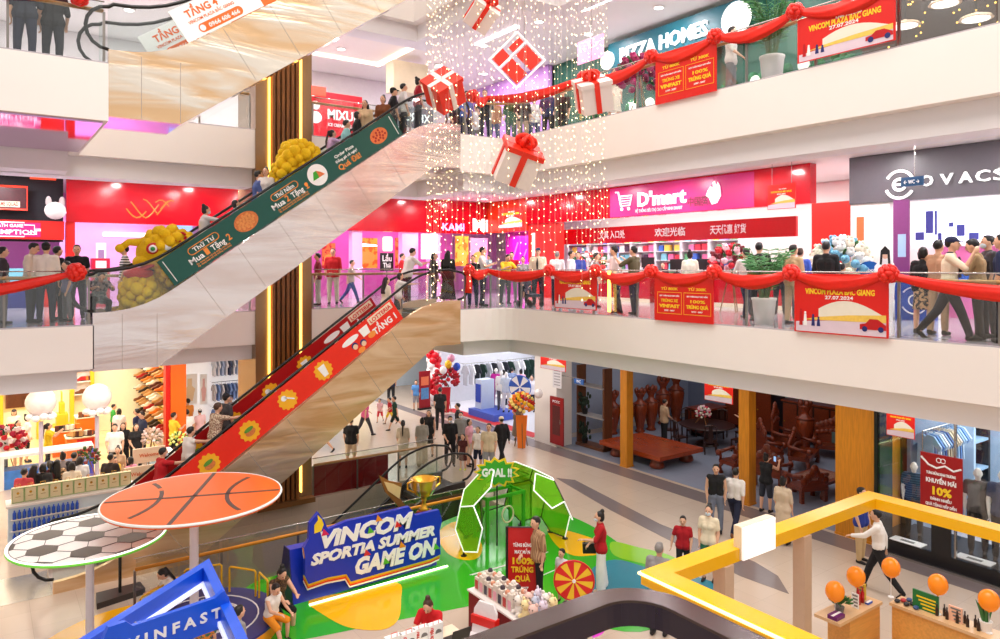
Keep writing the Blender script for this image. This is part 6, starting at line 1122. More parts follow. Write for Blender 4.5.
for i in range(10):
    x = x0+.2+i*(x1-x0-.4)/9; p = V((x, 21.08, 1.0))
    if g0 is None:
        g0 = E('gift_bag', 'beige paper gift bag with a gold mark in the row on the counter', 'bag', p, group='beige gift bags in a row'); mb = MB(); mb.box(x-.13, x+.13, 21.02, 21.14, 1.0, 1.36); part(g0, 'body', mb, BAGP); mb = MB(); mb.tube([(x-.12, 21.017, 1.015), (x+.12, 21.017, 1.015), (x+.12, 21.017, 1.345), (x-.12, 21.017, 1.345)], .006, 4, closed=True); part(g0, 'border_print', mb, GREEN); fr = Fr((x, 21.019, 1.15), (1, 0, 0), (0, 0, 1)); mb = MB(); fdisc(mb, fr, 0, .08, .03, t=.003); mb.box(x-.05, x+.05, 21.015, 21.02, 1.14, 1.15); part(g0, 'gold_mark', mb, GOLD); mb = MB(); mb.tube([(x-.05, 21.08, 1.36), (x-.05, 21.08, 1.42), (x+.05, 21.08, 1.42), (x+.05, 21.08, 1.36)], .006, 5); part(g0, 'handle', mb, GOLD)
    else: dup(g0, p)
for x, y, lb, h in ((ony(146, 450, 23).x, 23.0, 'upper white signboard with a green rim behind the gift bags', 1.55), (ony(138, 465, 22).x, 22.0, 'lower white signboard beside the foot of the red escalator', 1.3)):
    f = Fr((x-.35, y, h-.5), (1, 0, 0), (0, 0, 1), .85, .42); r = sign('signboard', lb, 'sign', f, mat((250, 226, 200), .5, name='board_cream'), [('Welcome', .5, .4, .14, mat((220, 110, 60), .5, name='orange_ink'), .6)], t=.04); mb = MB(); mb.box(x-.02+.07, x+.02+.07, y, y+.04, 0, h-.5); part(r, 'post', mb, STEEL); mb = MB(); mb.box(x-.15, x+.3, y-.15, y+.15, 0, .03); part(r, 'foot', mb, STEEL)
flower_stand('spiky dark bouquet at the end of the white glass counter', (ony(88, 465, 25.4).x, 25.4, 0), 1.2, .3, [(120, 40, 40), (60, 90, 40)], 23)
flower_stand('flower stand of red roses at the left edge of the picture', (ony(6, 420, 27.6).x, 27.6, .006), 1.6, .5, [(200, 20, 40), (170, 20, 60), (240, 220, 220)], 24)
# ================================================================ the basement escalator and the play court on the ground floor
esc4, G4 = escalator('dark escalator going down to the basement behind the trophy sign', -4.1, 0, 18.3, VX1-.05, mat((70, 66, 66), .3, .6, name='dark_cladding'), SOF)
def patch(name, lb, pts, m, z, kind=None, cat='floor mat'):
    mb = MB(); mb.prism([onz(x, y, .0)*1 + V((0, 0, z-.0)) for x, y in pts], (0, 0, .003)); return solo(name, mb, m, lb, cat)
def smooth_poly(pts, n=6):               # closed Catmull-Rom through picture points
    out = []; N = len(pts)
    for i in range(N):
        p0, p1, p2, p3 = [V((*pts[(i+k-1) % N], 0)) for k in range(4)]
        for j in range(n): t = j/n; q = .5*((2*p1)+(p2-p0)*t+(2*p0-5*p1+4*p2-p3)*t*t+(3*p1-p0-3*p2+p3)*t**3); out.append((q.x, q.y))
    return out
VG = mat((56, 176, 40), .12, var=.03, name='green_vinyl'); VY = mat((250, 190, 20), .15, var=.03, name='yellow_vinyl'); VB = mat((50, 136, 160), .15, var=.03, name='teal_vinyl'); VL = mat((136, 200, 40), .15, var=.03, name='lime_vinyl')
patch('court_vinyl', 'large glossy green court vinyl around the trophy sign', smooth_poly([(210, 622), (250, 585), (300, 570), (400, 545), (447, 520), (500, 505), (560, 513), (604, 533), (640, 560), (700, 600), (640, 632), (560, 616), (505, 602), (440, 612), (380, 624), (300, 640), (240, 646)], 5), VG, .001)
patch('court_vinyl', 'yellow half round court patch in front of the trophy sign', smooth_poly([(309, 601), (350, 592), (397, 583), (401, 600), (398, 620), (382, 630), (350, 628), (325, 616)], 5), VY, .005)
patch('court_vinyl', 'yellow court patch left of the goal', smooth_poly([(438, 534), (455, 522), (470, 530), (482, 545), (478, 558), (462, 560), (446, 552)], 5), VY, .006)
patch('court_vinyl', 'yellow court patch right of the goal', smooth_poly([(548, 528), (575, 533), (602, 543), (604, 553), (575, 556), (556, 545)], 5), VY, .0052)
patch('court_vinyl', 'lime green court patch behind the woman in the red top', smooth_poly([(612, 542), (640, 548), (668, 555), (690, 568), (680, 580), (650, 566), (615, 556)], 5), VL, .0054)
patch('court_vinyl', 'teal blue court patch under the woman in the red top', smooth_poly([(590, 572), (615, 560), (655, 570), (712, 582), (716, 606), (690, 622), (630, 612), (588, 602)], 5), VB, .0058)
patch('court_vinyl', 'yellow court vinyl at the lower left under the football table', smooth_poly([(42, 650), (80, 622), (140, 604), (170, 612), (180, 640), (120, 660)], 5), VY, .0056)
mb = MB()
for a in range(2): mb.tube([onz(x, y, .008) for x, y in ((470+a*2, 575), (510+a*2, 564), (548, 552))], .012, 4)
mb.tube([onz(x, y, .008) for x, y in ((480, 600), (520, 585), (555, 570))], .012, 4); solo('court_line', mb, WHT, 'thin white court lines on the green vinyl before the goal', 'floor marking')
# trophy sign
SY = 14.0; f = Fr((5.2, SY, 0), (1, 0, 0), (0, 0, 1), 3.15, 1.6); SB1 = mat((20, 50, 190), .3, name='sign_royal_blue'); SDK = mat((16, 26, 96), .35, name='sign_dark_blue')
r = E('event_sign', 'big blue event sign with white slanted letters and a gold trophy on top', 'sign', (6.7, SY+.25, 0))
mb = MB(); mb.prism([(5.05, SY+.9, 0), (5.05, SY+.08, 0), (5.05, SY+.30, 1.02), (5.05, SY+.55, 1.02)], (3.3, 0, 0)); part(r, 'wedge_base', mb, SB1)
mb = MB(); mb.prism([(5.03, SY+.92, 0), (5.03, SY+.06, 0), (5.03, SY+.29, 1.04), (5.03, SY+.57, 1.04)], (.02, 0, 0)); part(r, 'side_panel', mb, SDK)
out = [(.1, .42), (.02, .6), (.03, .95), (0, 1.15), (.1, 1.3), (.12, 1.62), (.3, 1.8), (.42, 1.62), (.5, 1.42), (.9, 1.5), (1.7, 1.5), (2.35, 1.52), (2.5, 1.3), (3.1, 1.3), (3.18, 1.05), (3.12, .85), (3.14, .3), (2.9, .26), (1.0, .24), (.9, .42), (.5, .45)]
for k, (m, dz, t) in enumerate(((WHT, -.15, .035), (mat((230, 40, 40), .4, name='stripe_red'), -.11, .05), (mat((250, 140, 30), .4, name='stripe_orange'), -.075, .065), (YEL, -.04, .08), (SB1, 0, .1))):
    mb = MB(); mb.prism([f.p(a, b+(dz if b < .7 else dz*.3), 0) for a, b in out], f.n*t); part(r, ('outline_white', 'stripe_red', 'stripe_orange', 'stripe_yellow', 'letter_board')[k], mb, m)
def slant(o, k=.22): o.data.shear = k
for s_, a, b, sz, w in (('ViNCOM', 1.33, 1.08, .44, 2.1), ('SPORTiA SUMMER', 1.55, .78, .29, 2.85), ('GAME ON', 2.02, .36, .46, 1.95)): slant(text(r, s_, f, a, b, sz, WHT, w, c=.105, bold=.05, ext=.012))
for a, b, cc in ((.36, 1.32, (220, 30, 90)), (1.36, 1.15, (90, 190, 50)), (1.55, 1.36, (240, 150, 30)), (2.0, 1.14, (220, 40, 40)), (1.28, .7, (220, 40, 50)), (1.72, .42, (90, 190, 50)), (2.1, .68, (240, 150, 30)), (2.95, .45, (90, 190, 50))):
    mb = MB(); mb.prism([f.p(a, b, .118), f.p(a+.16, b, .118), f.p(a+.04, b+.14, .118)], f.n*.004); part(r, 'colour_corner', mb, mat(cc, .4, name='corner_print'))
mb = MB(); fr = Fr(f.p(.16, 1.4), f.r, f.u, .26, .36); fpoly(mb, fr, [(.2, 0), (.75, .05), (.95, .4), (.8, .7), (.45, 1), (.5, .7), (.2, .45)], c=.105, t=.01); part(r, 'flame_mark', mb, YEL)
mb = MB(); mb.box(5.3, 8.5, SY-.16, SY-.11, .009, .03); part(r, 'led_strip', mb, mat((230, 255, 190), .5, emit=2.5, var=0, name='led_lime'))
tx, ty = ony(425, 520, SY+.35).x, SY+.4; mb = MB(); mb.lathe((tx, ty, 1.04), [(.2, 0), (.2, .14), (.16, .15)], 4); tr = E('trophy', 'gold and silver trophy cup standing on the blue event sign', 'trophy', (tx, ty, 1.04)); part(tr, 'base', mb, mat((150, 60, 30), .35, name='trophy_base'))
mb = MB(); mb.lathe((tx, ty, 1.19), [(.13, 0), (.07, .05), (.04, .18), (.07, .24), (.05, .27), (.2, .36), (.27, .52), (.3, .7), (.31, .71), (.27, .7), (.0, .45)], 20); part(tr, 'cup', mb, GOLD, smooth=True)
for k in range(5): t = k*1.2566; mb = MB(); mb.tube([(tx+(.19+.0)*math.cos(t), ty+.19*math.sin(t), 1.55), (tx+.285*math.cos(t), ty+.285*math.sin(t), 1.71), (tx+.315*math.cos(t), ty+.315*math.sin(t), 1.88)], [.02, .045, .03], 6); part(tr, 'silver_panel', mb, mat((226, 220, 210), .2, .8, name='silver'))
for s_ in (-1, 1): mb = MB(); mb.tube([(tx+s_*.25, ty, 1.62), (tx+s_*.42, ty, 1.72), (tx+s_*.42, ty, 1.86), (tx+s_*.31, ty, 1.88)], .022, 6); part(tr, 'handle', mb, GOLD)
mb = MB(); mb.prism([(tx-.2, ty+.02, 1.045), (tx-.34, ty+.02, 1.045), (tx-.95, ty+.02, 1.75), (tx-1.1, ty+.02, 2.15), (tx-.85, ty+.02, 1.98), (tx-.55, ty+.02, 1.88), (tx-.6, ty+.02, 1.55)], (0, .06, 0)); mb.mt(1); mb.prism([(tx-.62, ty+.0, 1.55), (tx-.9, ty+.0, 1.78), (tx-1.0, ty+.0, 2.0), (tx-.75, ty, 1.9), (tx-.58, ty, 1.8)], (0, .02, 0)); part(tr, 'gold_swoosh', mb, [mat((170, 120, 60), .3, .6, name='bronze_swoosh'), mat((250, 226, 160), .3, .5, name='pale_gold')])
# football shaped goal
PHI = (1+5**.5)/2; base = [(0, 1, 3*PHI), (1, 2+PHI, 2*PHI), (PHI, 2, 2*PHI+1)]; vs = set()
for b_ in base:
    for sx in (1, -1):
        for sy in (1, -1):
            for sz in (1, -1):
                p = (b_[0]*sx, b_[1]*sy, b_[2]*sz)
                for k in range(3): vs.add(tuple(round(p[(i+k) % 3], 5)+0.0 for i in range(3)))
vs = [V(p) for p in vs]; E_ = [(i, j) for i in range(60) for j in range(i+1, 60) if abs((vs[i]-vs[j]).length-2) < .01]; adj = {i: [] for i in range(60)}
for i, j in E_: adj[i].append(j); adj[j].append(i)
faces = set()
def walk(path, n):
    if len(path) == n:
        if path[0] in adj[path[-1]]:
            c = sum((vs[k] for k in path), V((0, 0, 0)))/n
            nr = c.normalized()
            if all(abs((vs[k]-c).dot(nr)) < .02 for k in path): faces.add(tuple(sorted(path)))
        return
    for k in adj[path[-1]]:
        if k not in path: walk(path+[k], n)
for i in range(60): walk([i], 5); walk([i], 6)
GC = V((10.45, 14.0, .55)); RR = Matrix.Rotation(math.radians(20), 3, 'Z') @ Matrix.Rotation(math.radians(14), 3, 'X'); sc_ = 1.42/4.956; gv_ = [GC+(RR @ v)*sc_ for v in vs]
tocam = (CAM-GC); tocam.z = 0; tocam.normalize(); rtc = V((-tocam.y, tocam.x, 0))       # rtc: picture right
ecount = {}; gl = E('football_goal', 'half open football shaped goal with green film panels and black and white bars', 'goal', (GC.x, GC.y, 0)); ekeep = {}
for fc in faces:
    c = sum((gv_[k] for k in fc), V((0, 0, 0)))/len(fc); d = (c-GC).normalized()
    if min(gv_[k].z for k in fc) < -.02 and c.z < .35: continue
    front = d.dot(tocam); side = d.dot(rtc)
    if front > .45 and side > -.45 and d.z < .85: continue
    if d.z > .8: continue
    cyc = [fc[0]]
    while len(cyc) < len(fc): cyc.append([k for k in fc if k in adj[cyc[-1]] and k not in cyc][0])
    for a, b in zip(cyc, cyc[1:]+cyc[:1]): e = (min(a, b), max(a, b)); ecount[e] = ecount.get(e, 0)+1; ekeep[e] = 'white_bar' if (side < -.25 and front > -.3) else ekeep.get(e, 'black_bar')
    if len(fc) == 6 or side > .3:
        mb = MB(); ctr = sum((gv_[k] for k in cyc), V((0, 0, 0)))/len(cyc); n_ = (ctr-GC).normalized(); mb.prism([gv_[k]-n_*.01+V((0, 0, max(0, .02-gv_[k].z))) for k in cyc], n_*.01); part(gl, 'green_film_panel', mb, GREENFILM)
for (a, b), nm in ekeep.items():
    if ecount[a, b] == 1 and max(gv_[a].z, gv_[b].z) > .5: nm = 'white_bar'
    p, q = gv_[a].copy(), gv_[b].copy(); p.z = max(p.z, .025); q.z = max(q.z, .025); mb = MB(); mb.cone(p, q, .016, .016, 6); part(gl, nm, mb, WHTLIT if nm == 'white_bar' else BLACK)
low = sorted({k for e in ekeep for k in e if gv_[k].z < .5}, key=lambda k: gv_[k].z)[:6]
for k in low: p = gv_[k]; mb = MB(); mb.cone((p.x, p.y, .009), p, .025, .02, 6); part(gl, 'leg', mb, BLACK); mb = MB(); mb.lathe((p.x, p.y, .009), [(.07, 0), (.07, .02)], 10); part(gl, 'foot', mb, BLACK)
r = E('training_goal', 'green tube goal frame with a yellow target ring inside the football', 'goal', (10.6, 14.1, .009)); g0_, g1_, w_ = V((9.95, 14.4, .009)), V((11.05, 14.4, .009)), .5
for x in (9.95, 11.05):
    for y in (14.4, 14.95): mb = MB(); mb.box(x-.035, x+.035, y-.035, y+.035, .009, 1.05); part(r, 'post', mb, GREEN)
for y in (14.4, 14.95): mb = MB(); mb.box(9.915, 11.085, y-.035, y+.035, 1.05, 1.12); part(r, 'crossbar', mb, GREEN)
for x in (9.95, 11.05): mb = MB(); mb.box(x-.03, x+.03, 14.435, 14.915, 1.055, 1.115); part(r, 'side_bar', mb, GREEN)
mb = MB(); mb.tube([(10.55+.17*math.cos(t*.3), 14.38, .62+.2*math.sin(t*.3)) for t in range(21)], .022, 6, closed=True); part(r, 'target_ring', mb, CREAM); mb = MB(); mb.tube([(10.55, 14.4, .82), (10.55, 14.4, 1.06)], .008, 5); part(r, 'cord', mb, BLACK)
mb = MB(); c = atd(497, 472, 17.3); bf = Fr(c, -rtc if False else rtc, (0, 0, 1)); pts = []
for i in range(26): t = 2*math.pi*i/26; k = 1 if i % 2 else .76; pts.append((.5*k*math.cos(t), .33*k*math.sin(t)))
r = E('burst_sign', 'green and yellow star burst sign reading GOAL over the football goal', 'sign', bf.p(0, -.3)); mb.prism([bf.p(a*1.1, b*1.12, 0) for a, b in pts], bf.n*.03); part(r, 'yellow_burst', mb, YEL); mb = MB(); mb.prism([bf.p(a*.95, b*.93, .03) for a, b in pts], bf.n*.02); part(r, 'green_burst', mb, GREEN); text(r, 'GOAL !!', bf, 0, -.09, .26, WHT, .72, c=.056, bold=.05); mb = MB(); q = bf.p(0, -.3, -.02); mb.cone((q.x, q.y, .05), q, .02, .02, 6); part(r, 'post', mb, BLACK)
# round raised play platform with yellow rails
pc = V((3.35, 14.0, 0)); PR = 1.32
r = E('play_platform', 'round raised dark blue play platform with white rings and an orange side', 'platform', pc); mb = MB(); mb.lathe(pc, [(PR, .0), (PR, .2)], 40); part(r, 'side', mb, mat((246, 160, 30), .4, name='platform_orange')); mb = MB(); mb.lathe(pc+V((0, 0, .2)), [(PR, 0), (PR, .04), (0, .04)], 40); part(r, 'top', mb, mat((34, 40, 120), .4, name='platform_blue'))
for R_ in (.35, .62, .66, .95): mb = MB(); mb.tube([pc+V((R_*math.cos(t*.1963), R_*math.sin(t*.1963), .24)) for t in range(32)], .018, 4, closed=True); part(r, 'white_ring', mb, WHT)
YR = mat((246, 190, 20), .4, name='rail_yellow')
for (a0, a1, h, lb) in ((60, 95, .55, 'tall yellow tube rail at the far edge of the round platform'), (20, 52, .5, 'yellow tube rail at the right edge of the round platform'), (100, 150, .45, 'yellow tube rail behind the girl in white'), (-10, 14, .5, 'small yellow tube rail behind the seated woman')):
    p = pc+V((1.12*math.cos(math.radians(a0)), 1.12*math.sin(math.radians(a0)), .24)); q = pc+V((1.12*math.cos(math.radians(a1)), 1.12*math.sin(math.radians(a1)), .24)); u = V((0, 0, h)); mb = MB(); mb.tube([p, p+u*.95, p+u+(q-p)*.05, q+u-(q-p)*.05, q+u*.95, q], .02, 6); solo('tube_rail', mb, YR, lb, 'rail')
# ball tables
r = E('ball_table', 'round white and black football pattern disc on a white post', 'table', (1.52, 14.1, 0)); DZ = 2.08; FW_ = mat((250, 246, 244), .3, name='ball_white'); FB = mat((52, 44, 44), .3, name='ball_black')
c = V((1.52, 14.1, DZ)); R0 = 1.19; mb = MB(); mb.lathe(c, [(R0, 0), (R0, .05), (0, .05)], 48); part(r, 'disc', mb, FW_); mb = MB(); mb.tube([c+V((R0*math.cos(t*.1309), R0*math.sin(t*.1309), .02)) for t in range(48)], .02, 6, closed=True); part(r, 'green_rim', mb, mat((110, 200, 60), .4, emit=.25, var=0, name='rim_green')); mb = MB(); mb.tube([c+V((R0*math.cos(t*.1309), R0*math.sin(t*.1309), .055)) for t in range(48)], .015, 5, closed=True); part(r, 'white_rim', mb, GLOW)
mb = MB(); h6 = .25
def hexpts(cx, cy, k=1): return [(cx+h6*k*math.cos(math.radians(60*i+20)), cy+h6*k*math.sin(math.radians(60*i+20))) for i in range(6)]
def clip(poly):                          # keep the pattern inside the disc
    q = []
    for i in range(len(poly)):
        a, b = V((*poly[i], 0)), V((*poly[(i+1) % len(poly)], 0))
        for k in range(6): p = a.lerp(b, k/6); L_ = p.length; q.append(p if L_ < R0-.04 else p*((R0-.04)/L_))
    return q
ln = MB(); a1 = V((math.cos(math.radians(50)), math.sin(math.radians(50)), 0))*h6*1.732; a2 = V((math.cos(math.radians(110)), math.sin(math.radians(110)), 0))*h6*1.732
for i in range(-6, 7):
    for j in range(-6, 7):
        q = a1*i+a2*j
        if q.length > R0+.15: continue
        hp = clip(hexpts(q.x, q.y))
        if (i-j) % 3 == 0: mb.prism([c+V((p.x, p.y, .05)) for p in hp], (0, 0, .006))
        else: ln.tube([c+V((p.x, p.y, .052)) for p in hp], .006, 4, closed=True)
part(r, 'black_hexagons', mb, FB); part(r, 'seam_lines', ln, FB); mb = MB(); mb.cone((1.52, 14.1, .0), (1.52, 14.1, DZ), .065, .065, 16); part(r, 'post', mb, mat((228, 222, 232), .35, name='post_white'))
r = E('ball_table', 'round orange basketball pattern disc on a white post', 'table', (3.05, 13.45, .24)); DZ = 2.64; c = V((3.05, 13.45, DZ)); R1 = 1.46; OB = mat((240, 104, 34), .28, var=.08, name='basketball_orange')
mb = MB(); mb.lathe(c, [(R1, 0), (R1, .06), (0, .06)], 56); part(r, 'disc', mb, OB); mb = MB(); mb.tube([c+V((R1*math.cos(t*.1122), R1*math.sin(t*.1122), .045)) for t in range(56)], .022, 6, closed=True); part(r, 'white_rim', mb, WHT); mb = MB()
def ribbon(pts, w=.07):
    for a, b in zip(pts[:-1], pts[1:]):
        a, b = V(a), V(b); d = (b-a).normalized(); s = V((-d.y, d.x, 0))*w/2; mb.prism([c+a-s+V((0, 0, .06)), c+b-s+V((0, 0, .06)), c+b+s+V((0, 0, .06)), c+a+s+V((0, 0, .06))], (0, 0, .005))
D1 = onz(275, 490, 2.61)-onz(100, 503, 2.61); D1.z = 0; D1.normalize(); D2 = onz(205, 473, 2.61)-onz(153, 529, 2.61); D2.z = 0; D2.normalize(); K_ = R1-.03
ribbon([D1*(-K_), D1*K_]); ribbon([D2*(-K_), D2*K_])
for s_ in (1, -1):
    arc_ = [D1*(s_*2.3)+V((1.75*math.cos(t), 1.75*math.sin(t), 0)) for t in [math.radians(g) for g in range(0, 360, 6)]]; run_ = []
    for p in arc_:
        if p.length < K_: run_.append(p)
        elif run_: ribbon(run_); run_ = []
    if run_: ribbon(run_)
part(r, 'black_lines', mb, mat((74, 56, 54), .4, name='line_dark')); mb = MB(); mb.cone((3.05, 13.45, .24), (3.05, 13.45, DZ), .075, .075, 16); part(r, 'post', mb, mat((228, 222, 232), .35, name='post_white'))
p = onfloor(120, 598); r = E('floor_stand', 'black floor stand with a heavy tilted base below the football disc', 'stand', p); mb = MB(); mb.prism([p+V((-.45, -.3, 0)), p+V((.45, -.1, 0)), p+V((.42, .3, 0)), p+V((-.4, .25, 0))], (0, 0, .12)); part(r, 'base', mb, mat((56, 50, 50), .5, name='stand_base')); mb = MB(); mb.cone(p+V((0, 0, .12)), p+V((0, 0, 1.3)), .03, .03, 8); part(r, 'pole', mb, BLACK)
# ================================================================ near booths
BLUE = mat((20, 90, 226), .3, name='booth_blue'); K, A_, B_ = V((2.38, 9.7, 3.0)), V((-.7, 7.1, 3.0)), V((2.02, 5.4, 3.0))
r = E('booth_roof', 'bright blue booth roof frame with a white lit inner edge', 'booth', (1.5, 7.6, 0))
def beam(root, name, p, q, inner, w, h, m):
    p, q = V(p), V(q); mb = MB(); mb.obox(p-V((0, 0, h)), q-p, V(inner)*w, V((0, 0, h))); return part(root, name, mb, m)
d1 = (A_-K).normalized(); n1 = V((-d1.y, d1.x, 0)); d2 = (B_-K).normalized(); n2 = V((d2.y, -d2.x, 0))
tri = [K, B_, A_]; cen = (K+B_+A_)/3
def inset(k, w):
    a, b, c_ = tri[k-1], tri[k], tri[(k+1) % 3]; u, v = (a-b).normalized(), (c_-b).normalized(); return b+(u+v)*(w/abs(u.cross(v).z))
inn = [inset(k, .11) for k in range(3)]; inl = [inset(k, .14) for k in range(3)]
for k in range(3):
    j = (k+1) % 3; mb = MB(); mb.prism([tri[k]-V((0, 0, .22)), tri[j]-V((0, 0, .22)), inn[j]-V((0, 0, .22)), inn[k]-V((0, 0, .22))], (0, 0, .22)); part(r, 'roof_beam', mb, BLUE)
    mb = MB(); mb.prism([inn[k]-V((0, 0, .22)), inn[j]-V((0, 0, .22)), inl[j]-V((0, 0, .22)), inl[k]-V((0, 0, .22))], (0, 0, .05)); part(r, 'light_edge', mb, mat((226, 232, 255), .5, emit=.5, var=0, name='edge_white'))
for p in (A_, B_): mb = MB(); mb.box(p.x-.0, p.x+.2, p.y+.02, p.y+.22, 0, 2.69); part(r, 'post', mb, BLUE)
rv = (FW+RT*.96).normalized(); vc = atd(176, 623, 7.7); vf = Fr(vc, rv, (0, 0, 1)); r2 = E('booth_sign', 'rounded blue sign with white brand letters hung in the blue booth frame', 'sign', vf.p(0, -.2)); mb = MB(); mb.prism([vf.p(a, b, 0) for a, b in ((-.62, -.2), (.52, -.2), (.56, -.12), (.56, .1), (.5, .2), (.4, .15), (-.45, .15), (-.52, .22), (-.68, .22), (-.74, .1), (-.7, -.15))], vf.n*.06); part(r2, 'plate', mb, BLUE); text(r2, 'V I N F A S T', vf, -.02, -.07, .15, WHT, .98, c=.066, bold=.03); mb = MB(); q = vf.p(.3, .14, -.03); mb.tube([q, (q.x, q.y, 3.0)], .015, 5); part(r2, 'hanger', mb, STEEL); mb = MB(); q = vf.p(-.4, .14, -.03); mb.tube([q, (q.x, q.y, 3.0)], .015, 5); part(r2, 'hanger', mb, STEEL)
YBO = mat((252, 190, 14), .22, var=.02, name='booth_yellow'); r = E('booth_roof', 'glossy yellow rectangular booth roof frame around the counters', 'booth', (9.9, 4.4, 0)); ZY = 2.7; x0, x1, y1, y0 = 7.12, 12.95, 6.72, .4
for (a, b, cc, d) in ((x0, x1, y1-.3, y1), (x0, x0+.3, y0, y1-.301), (x1-.34, x1, y0, y1-.301), (x0+.301, x1-.341, y0, y0+.38)): mb = MB(); mb.box(a, b, cc, d, ZY-.18, ZY); part(r, 'roof_beam', mb, YBO)
mb = MB(); mb.box(x0-.03, x0, y0, y1, ZY-.05, ZY-.02); mb.box(x0-.03, x0+.3, y1, y1+.03, ZY-.05, ZY-.02); part(r, 'light_edge', mb, mat((255, 236, 150), .5, emit=2.0, var=0, name='warm_edge'))
PB = mat((206, 176, 150), .4, name='post_beige')
for x, y in ((10.4, y1-.33), (8.45, y1-.33), (x1-.33, y0+.1), (x0+.1, y0+.1)): mb = MB(); mb.box(x, x+.2, y, y+.2, 0, ZY-.181); part(r, 'post', mb, PB)
q = ony(743, 530, y1-.35).x; q2 = ony(775, 530, y1-.35).x; r3 = E('light_box', 'white glowing box sign standing on the yellow booth frame', 'light box', (q, y1-.1, ZY)); mb = MB(); mb.box(q, q2, y1-.36, y1-.33, ZY-.16, ZY+.3); part(r3, 'face', mb, mat((255, 252, 250), .5, emit=.4, var=0, name='soft_lit')); mb = MB(); mb.box(q-.01, q2+.01, y1-.33, y1-.301, ZY-.16, ZY+.31); mb.box(q-.01, q2+.01, y1-.301, y1-.2, ZY+.001, ZY+.31); part(r3, 'back', mb, CREAM)
DKT = mat((72, 60, 56), .22, .3, name='booth_dark_top'); DKN = mat((30, 20, 44), .25, name='booth_dark_side'); r = E('booth_roof', 'dark booth roof frame with a rounded corner beside the yellow booth', 'booth', (4.5, 4, 0)); ZD = 2.85; X1, Y1 = 6.68, 6.38; w = .32
def rc(rad, X, Y): return [(X-rad+rad*math.cos(t), Y-rad+rad*math.sin(t)) for t in [math.pi/2*k/8 for k in range(9)]]
o_ = [(X1, .5)]+rc(.8, X1, Y1)+[(2.9, Y1)]; i_ = [(X1-w, .5)]+rc(.5, X1-w, Y1-w)+[(2.9, Y1-w)]; top_ = MB(); sid = MB()
for k in range(len(o_)-1):
    top_.prism([(*o_[k], ZD-.03), (*o_[k+1], ZD-.03), (*i_[k+1], ZD-.03), (*i_[k], ZD-.03)], (0, 0, .03)); sid.prism([(*o_[k], ZD-.3), (*o_[k+1], ZD-.3), (*i_[k+1], ZD-.3), (*i_[k], ZD-.3)], (0, 0, .27))
part(r, 'top_plate', top_, DKT); part(r, 'roof_beam', sid, DKN)
for x, y in ((5.9, .6), (3.0, 6.5)): mb = MB(); mb.box(x, x+.2, y, y+.2, 0, ZD-.31); part(r, 'post', mb, DKN)
# L counters with orange balloons
CW = wood((236, 170, 90), 'counter_wood', axis=0, dark=.85); CT = mat((226, 186, 140), .3, name='counter_top')
for (a, b, cc, d, lb) in ((11.05, 12.38, 6.18, 6.62, 'left wooden counter under the yellow booth frame'), (12.44, 12.86, 2.6, 6.1, 'right wooden counter under the yellow booth frame')):
    r = E('booth_counter', lb, 'counter', ((a+b)/2, (cc+d)/2, 0)); mb = MB(); mb.box(a+(.35 if a < 12 else .03), b-.03, cc+.03, d-.03, 0, 1.02); part(r, 'body', mb, CW); mb = MB(); mb.box(a, b, cc, d, 1.02, 1.07); part(r, 'top', mb, CT)
    mb = MB(); mb.box(a+(.1 if a < 12 else .1), b-.1, cc+.1, d-.1, 0, .04); part(r, 'plinth', mb, DGREY)
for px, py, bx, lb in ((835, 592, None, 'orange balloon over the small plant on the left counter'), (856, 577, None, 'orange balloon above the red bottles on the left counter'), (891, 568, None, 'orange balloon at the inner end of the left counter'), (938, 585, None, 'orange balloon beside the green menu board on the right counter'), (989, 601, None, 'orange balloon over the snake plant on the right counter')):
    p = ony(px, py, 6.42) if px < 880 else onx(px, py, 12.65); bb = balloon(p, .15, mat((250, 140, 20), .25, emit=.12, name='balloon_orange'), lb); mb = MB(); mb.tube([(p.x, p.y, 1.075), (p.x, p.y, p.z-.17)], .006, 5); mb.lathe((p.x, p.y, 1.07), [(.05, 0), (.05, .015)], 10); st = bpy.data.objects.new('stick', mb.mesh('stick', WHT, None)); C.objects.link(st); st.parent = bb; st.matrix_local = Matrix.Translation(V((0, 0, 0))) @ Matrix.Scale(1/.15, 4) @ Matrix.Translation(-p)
def ctop(px, py, z=1.07): return onz(px, py, z)
p = V((11.42, 6.4, 1.07)); r = E('potted_plant', 'small green plant in a grey pot on the left counter', 'plant', p); mb = MB(); mb.lathe(p, [(.06, 0), (.08, .1), (.065, .1)], 12); part(r, 'pot', mb, GREY); mb = MB(); rn = random.Random(5)
for i in range(34): t = i*2.4; u = V((math.cos(t), math.sin(t), rn.uniform(.3, 1.4))).normalized(); mb.ell(p+V((0, 0, .12))+u*rn.uniform(.08, .2), (.06, .02, .012), 6, 4, (u, u.orthogonal().normalized(), u.cross(u.orthogonal()).normalized()))
part(r, 'foliage', mb, mat((46, 110, 50), .6, var=.3, name='plant_green'), smooth=True)
p = V((12.68, 4.75, 1.07)); r = E('potted_plant', 'snake plant in a white pot on the right counter', 'plant', p); mb = MB(); mb.lathe(p, [(.07, 0), (.1, .16), (.085, .16)], 14); part(r, 'pot', mb, WHITE); mb = MB()
for i in range(7): t = i*.9; mb.tube([p+V((.03*math.cos(t), .03*math.sin(t), .14)), p+V((.07*math.cos(t), .07*math.sin(t), .32)), p+V((.13*math.cos(t), .13*math.sin(t), .45))], [.02, .022, .004], 5)
part(r, 'leaves', mb, mat((56, 120, 60), .5, var=.4, scale=20, name='snake_leaf'))
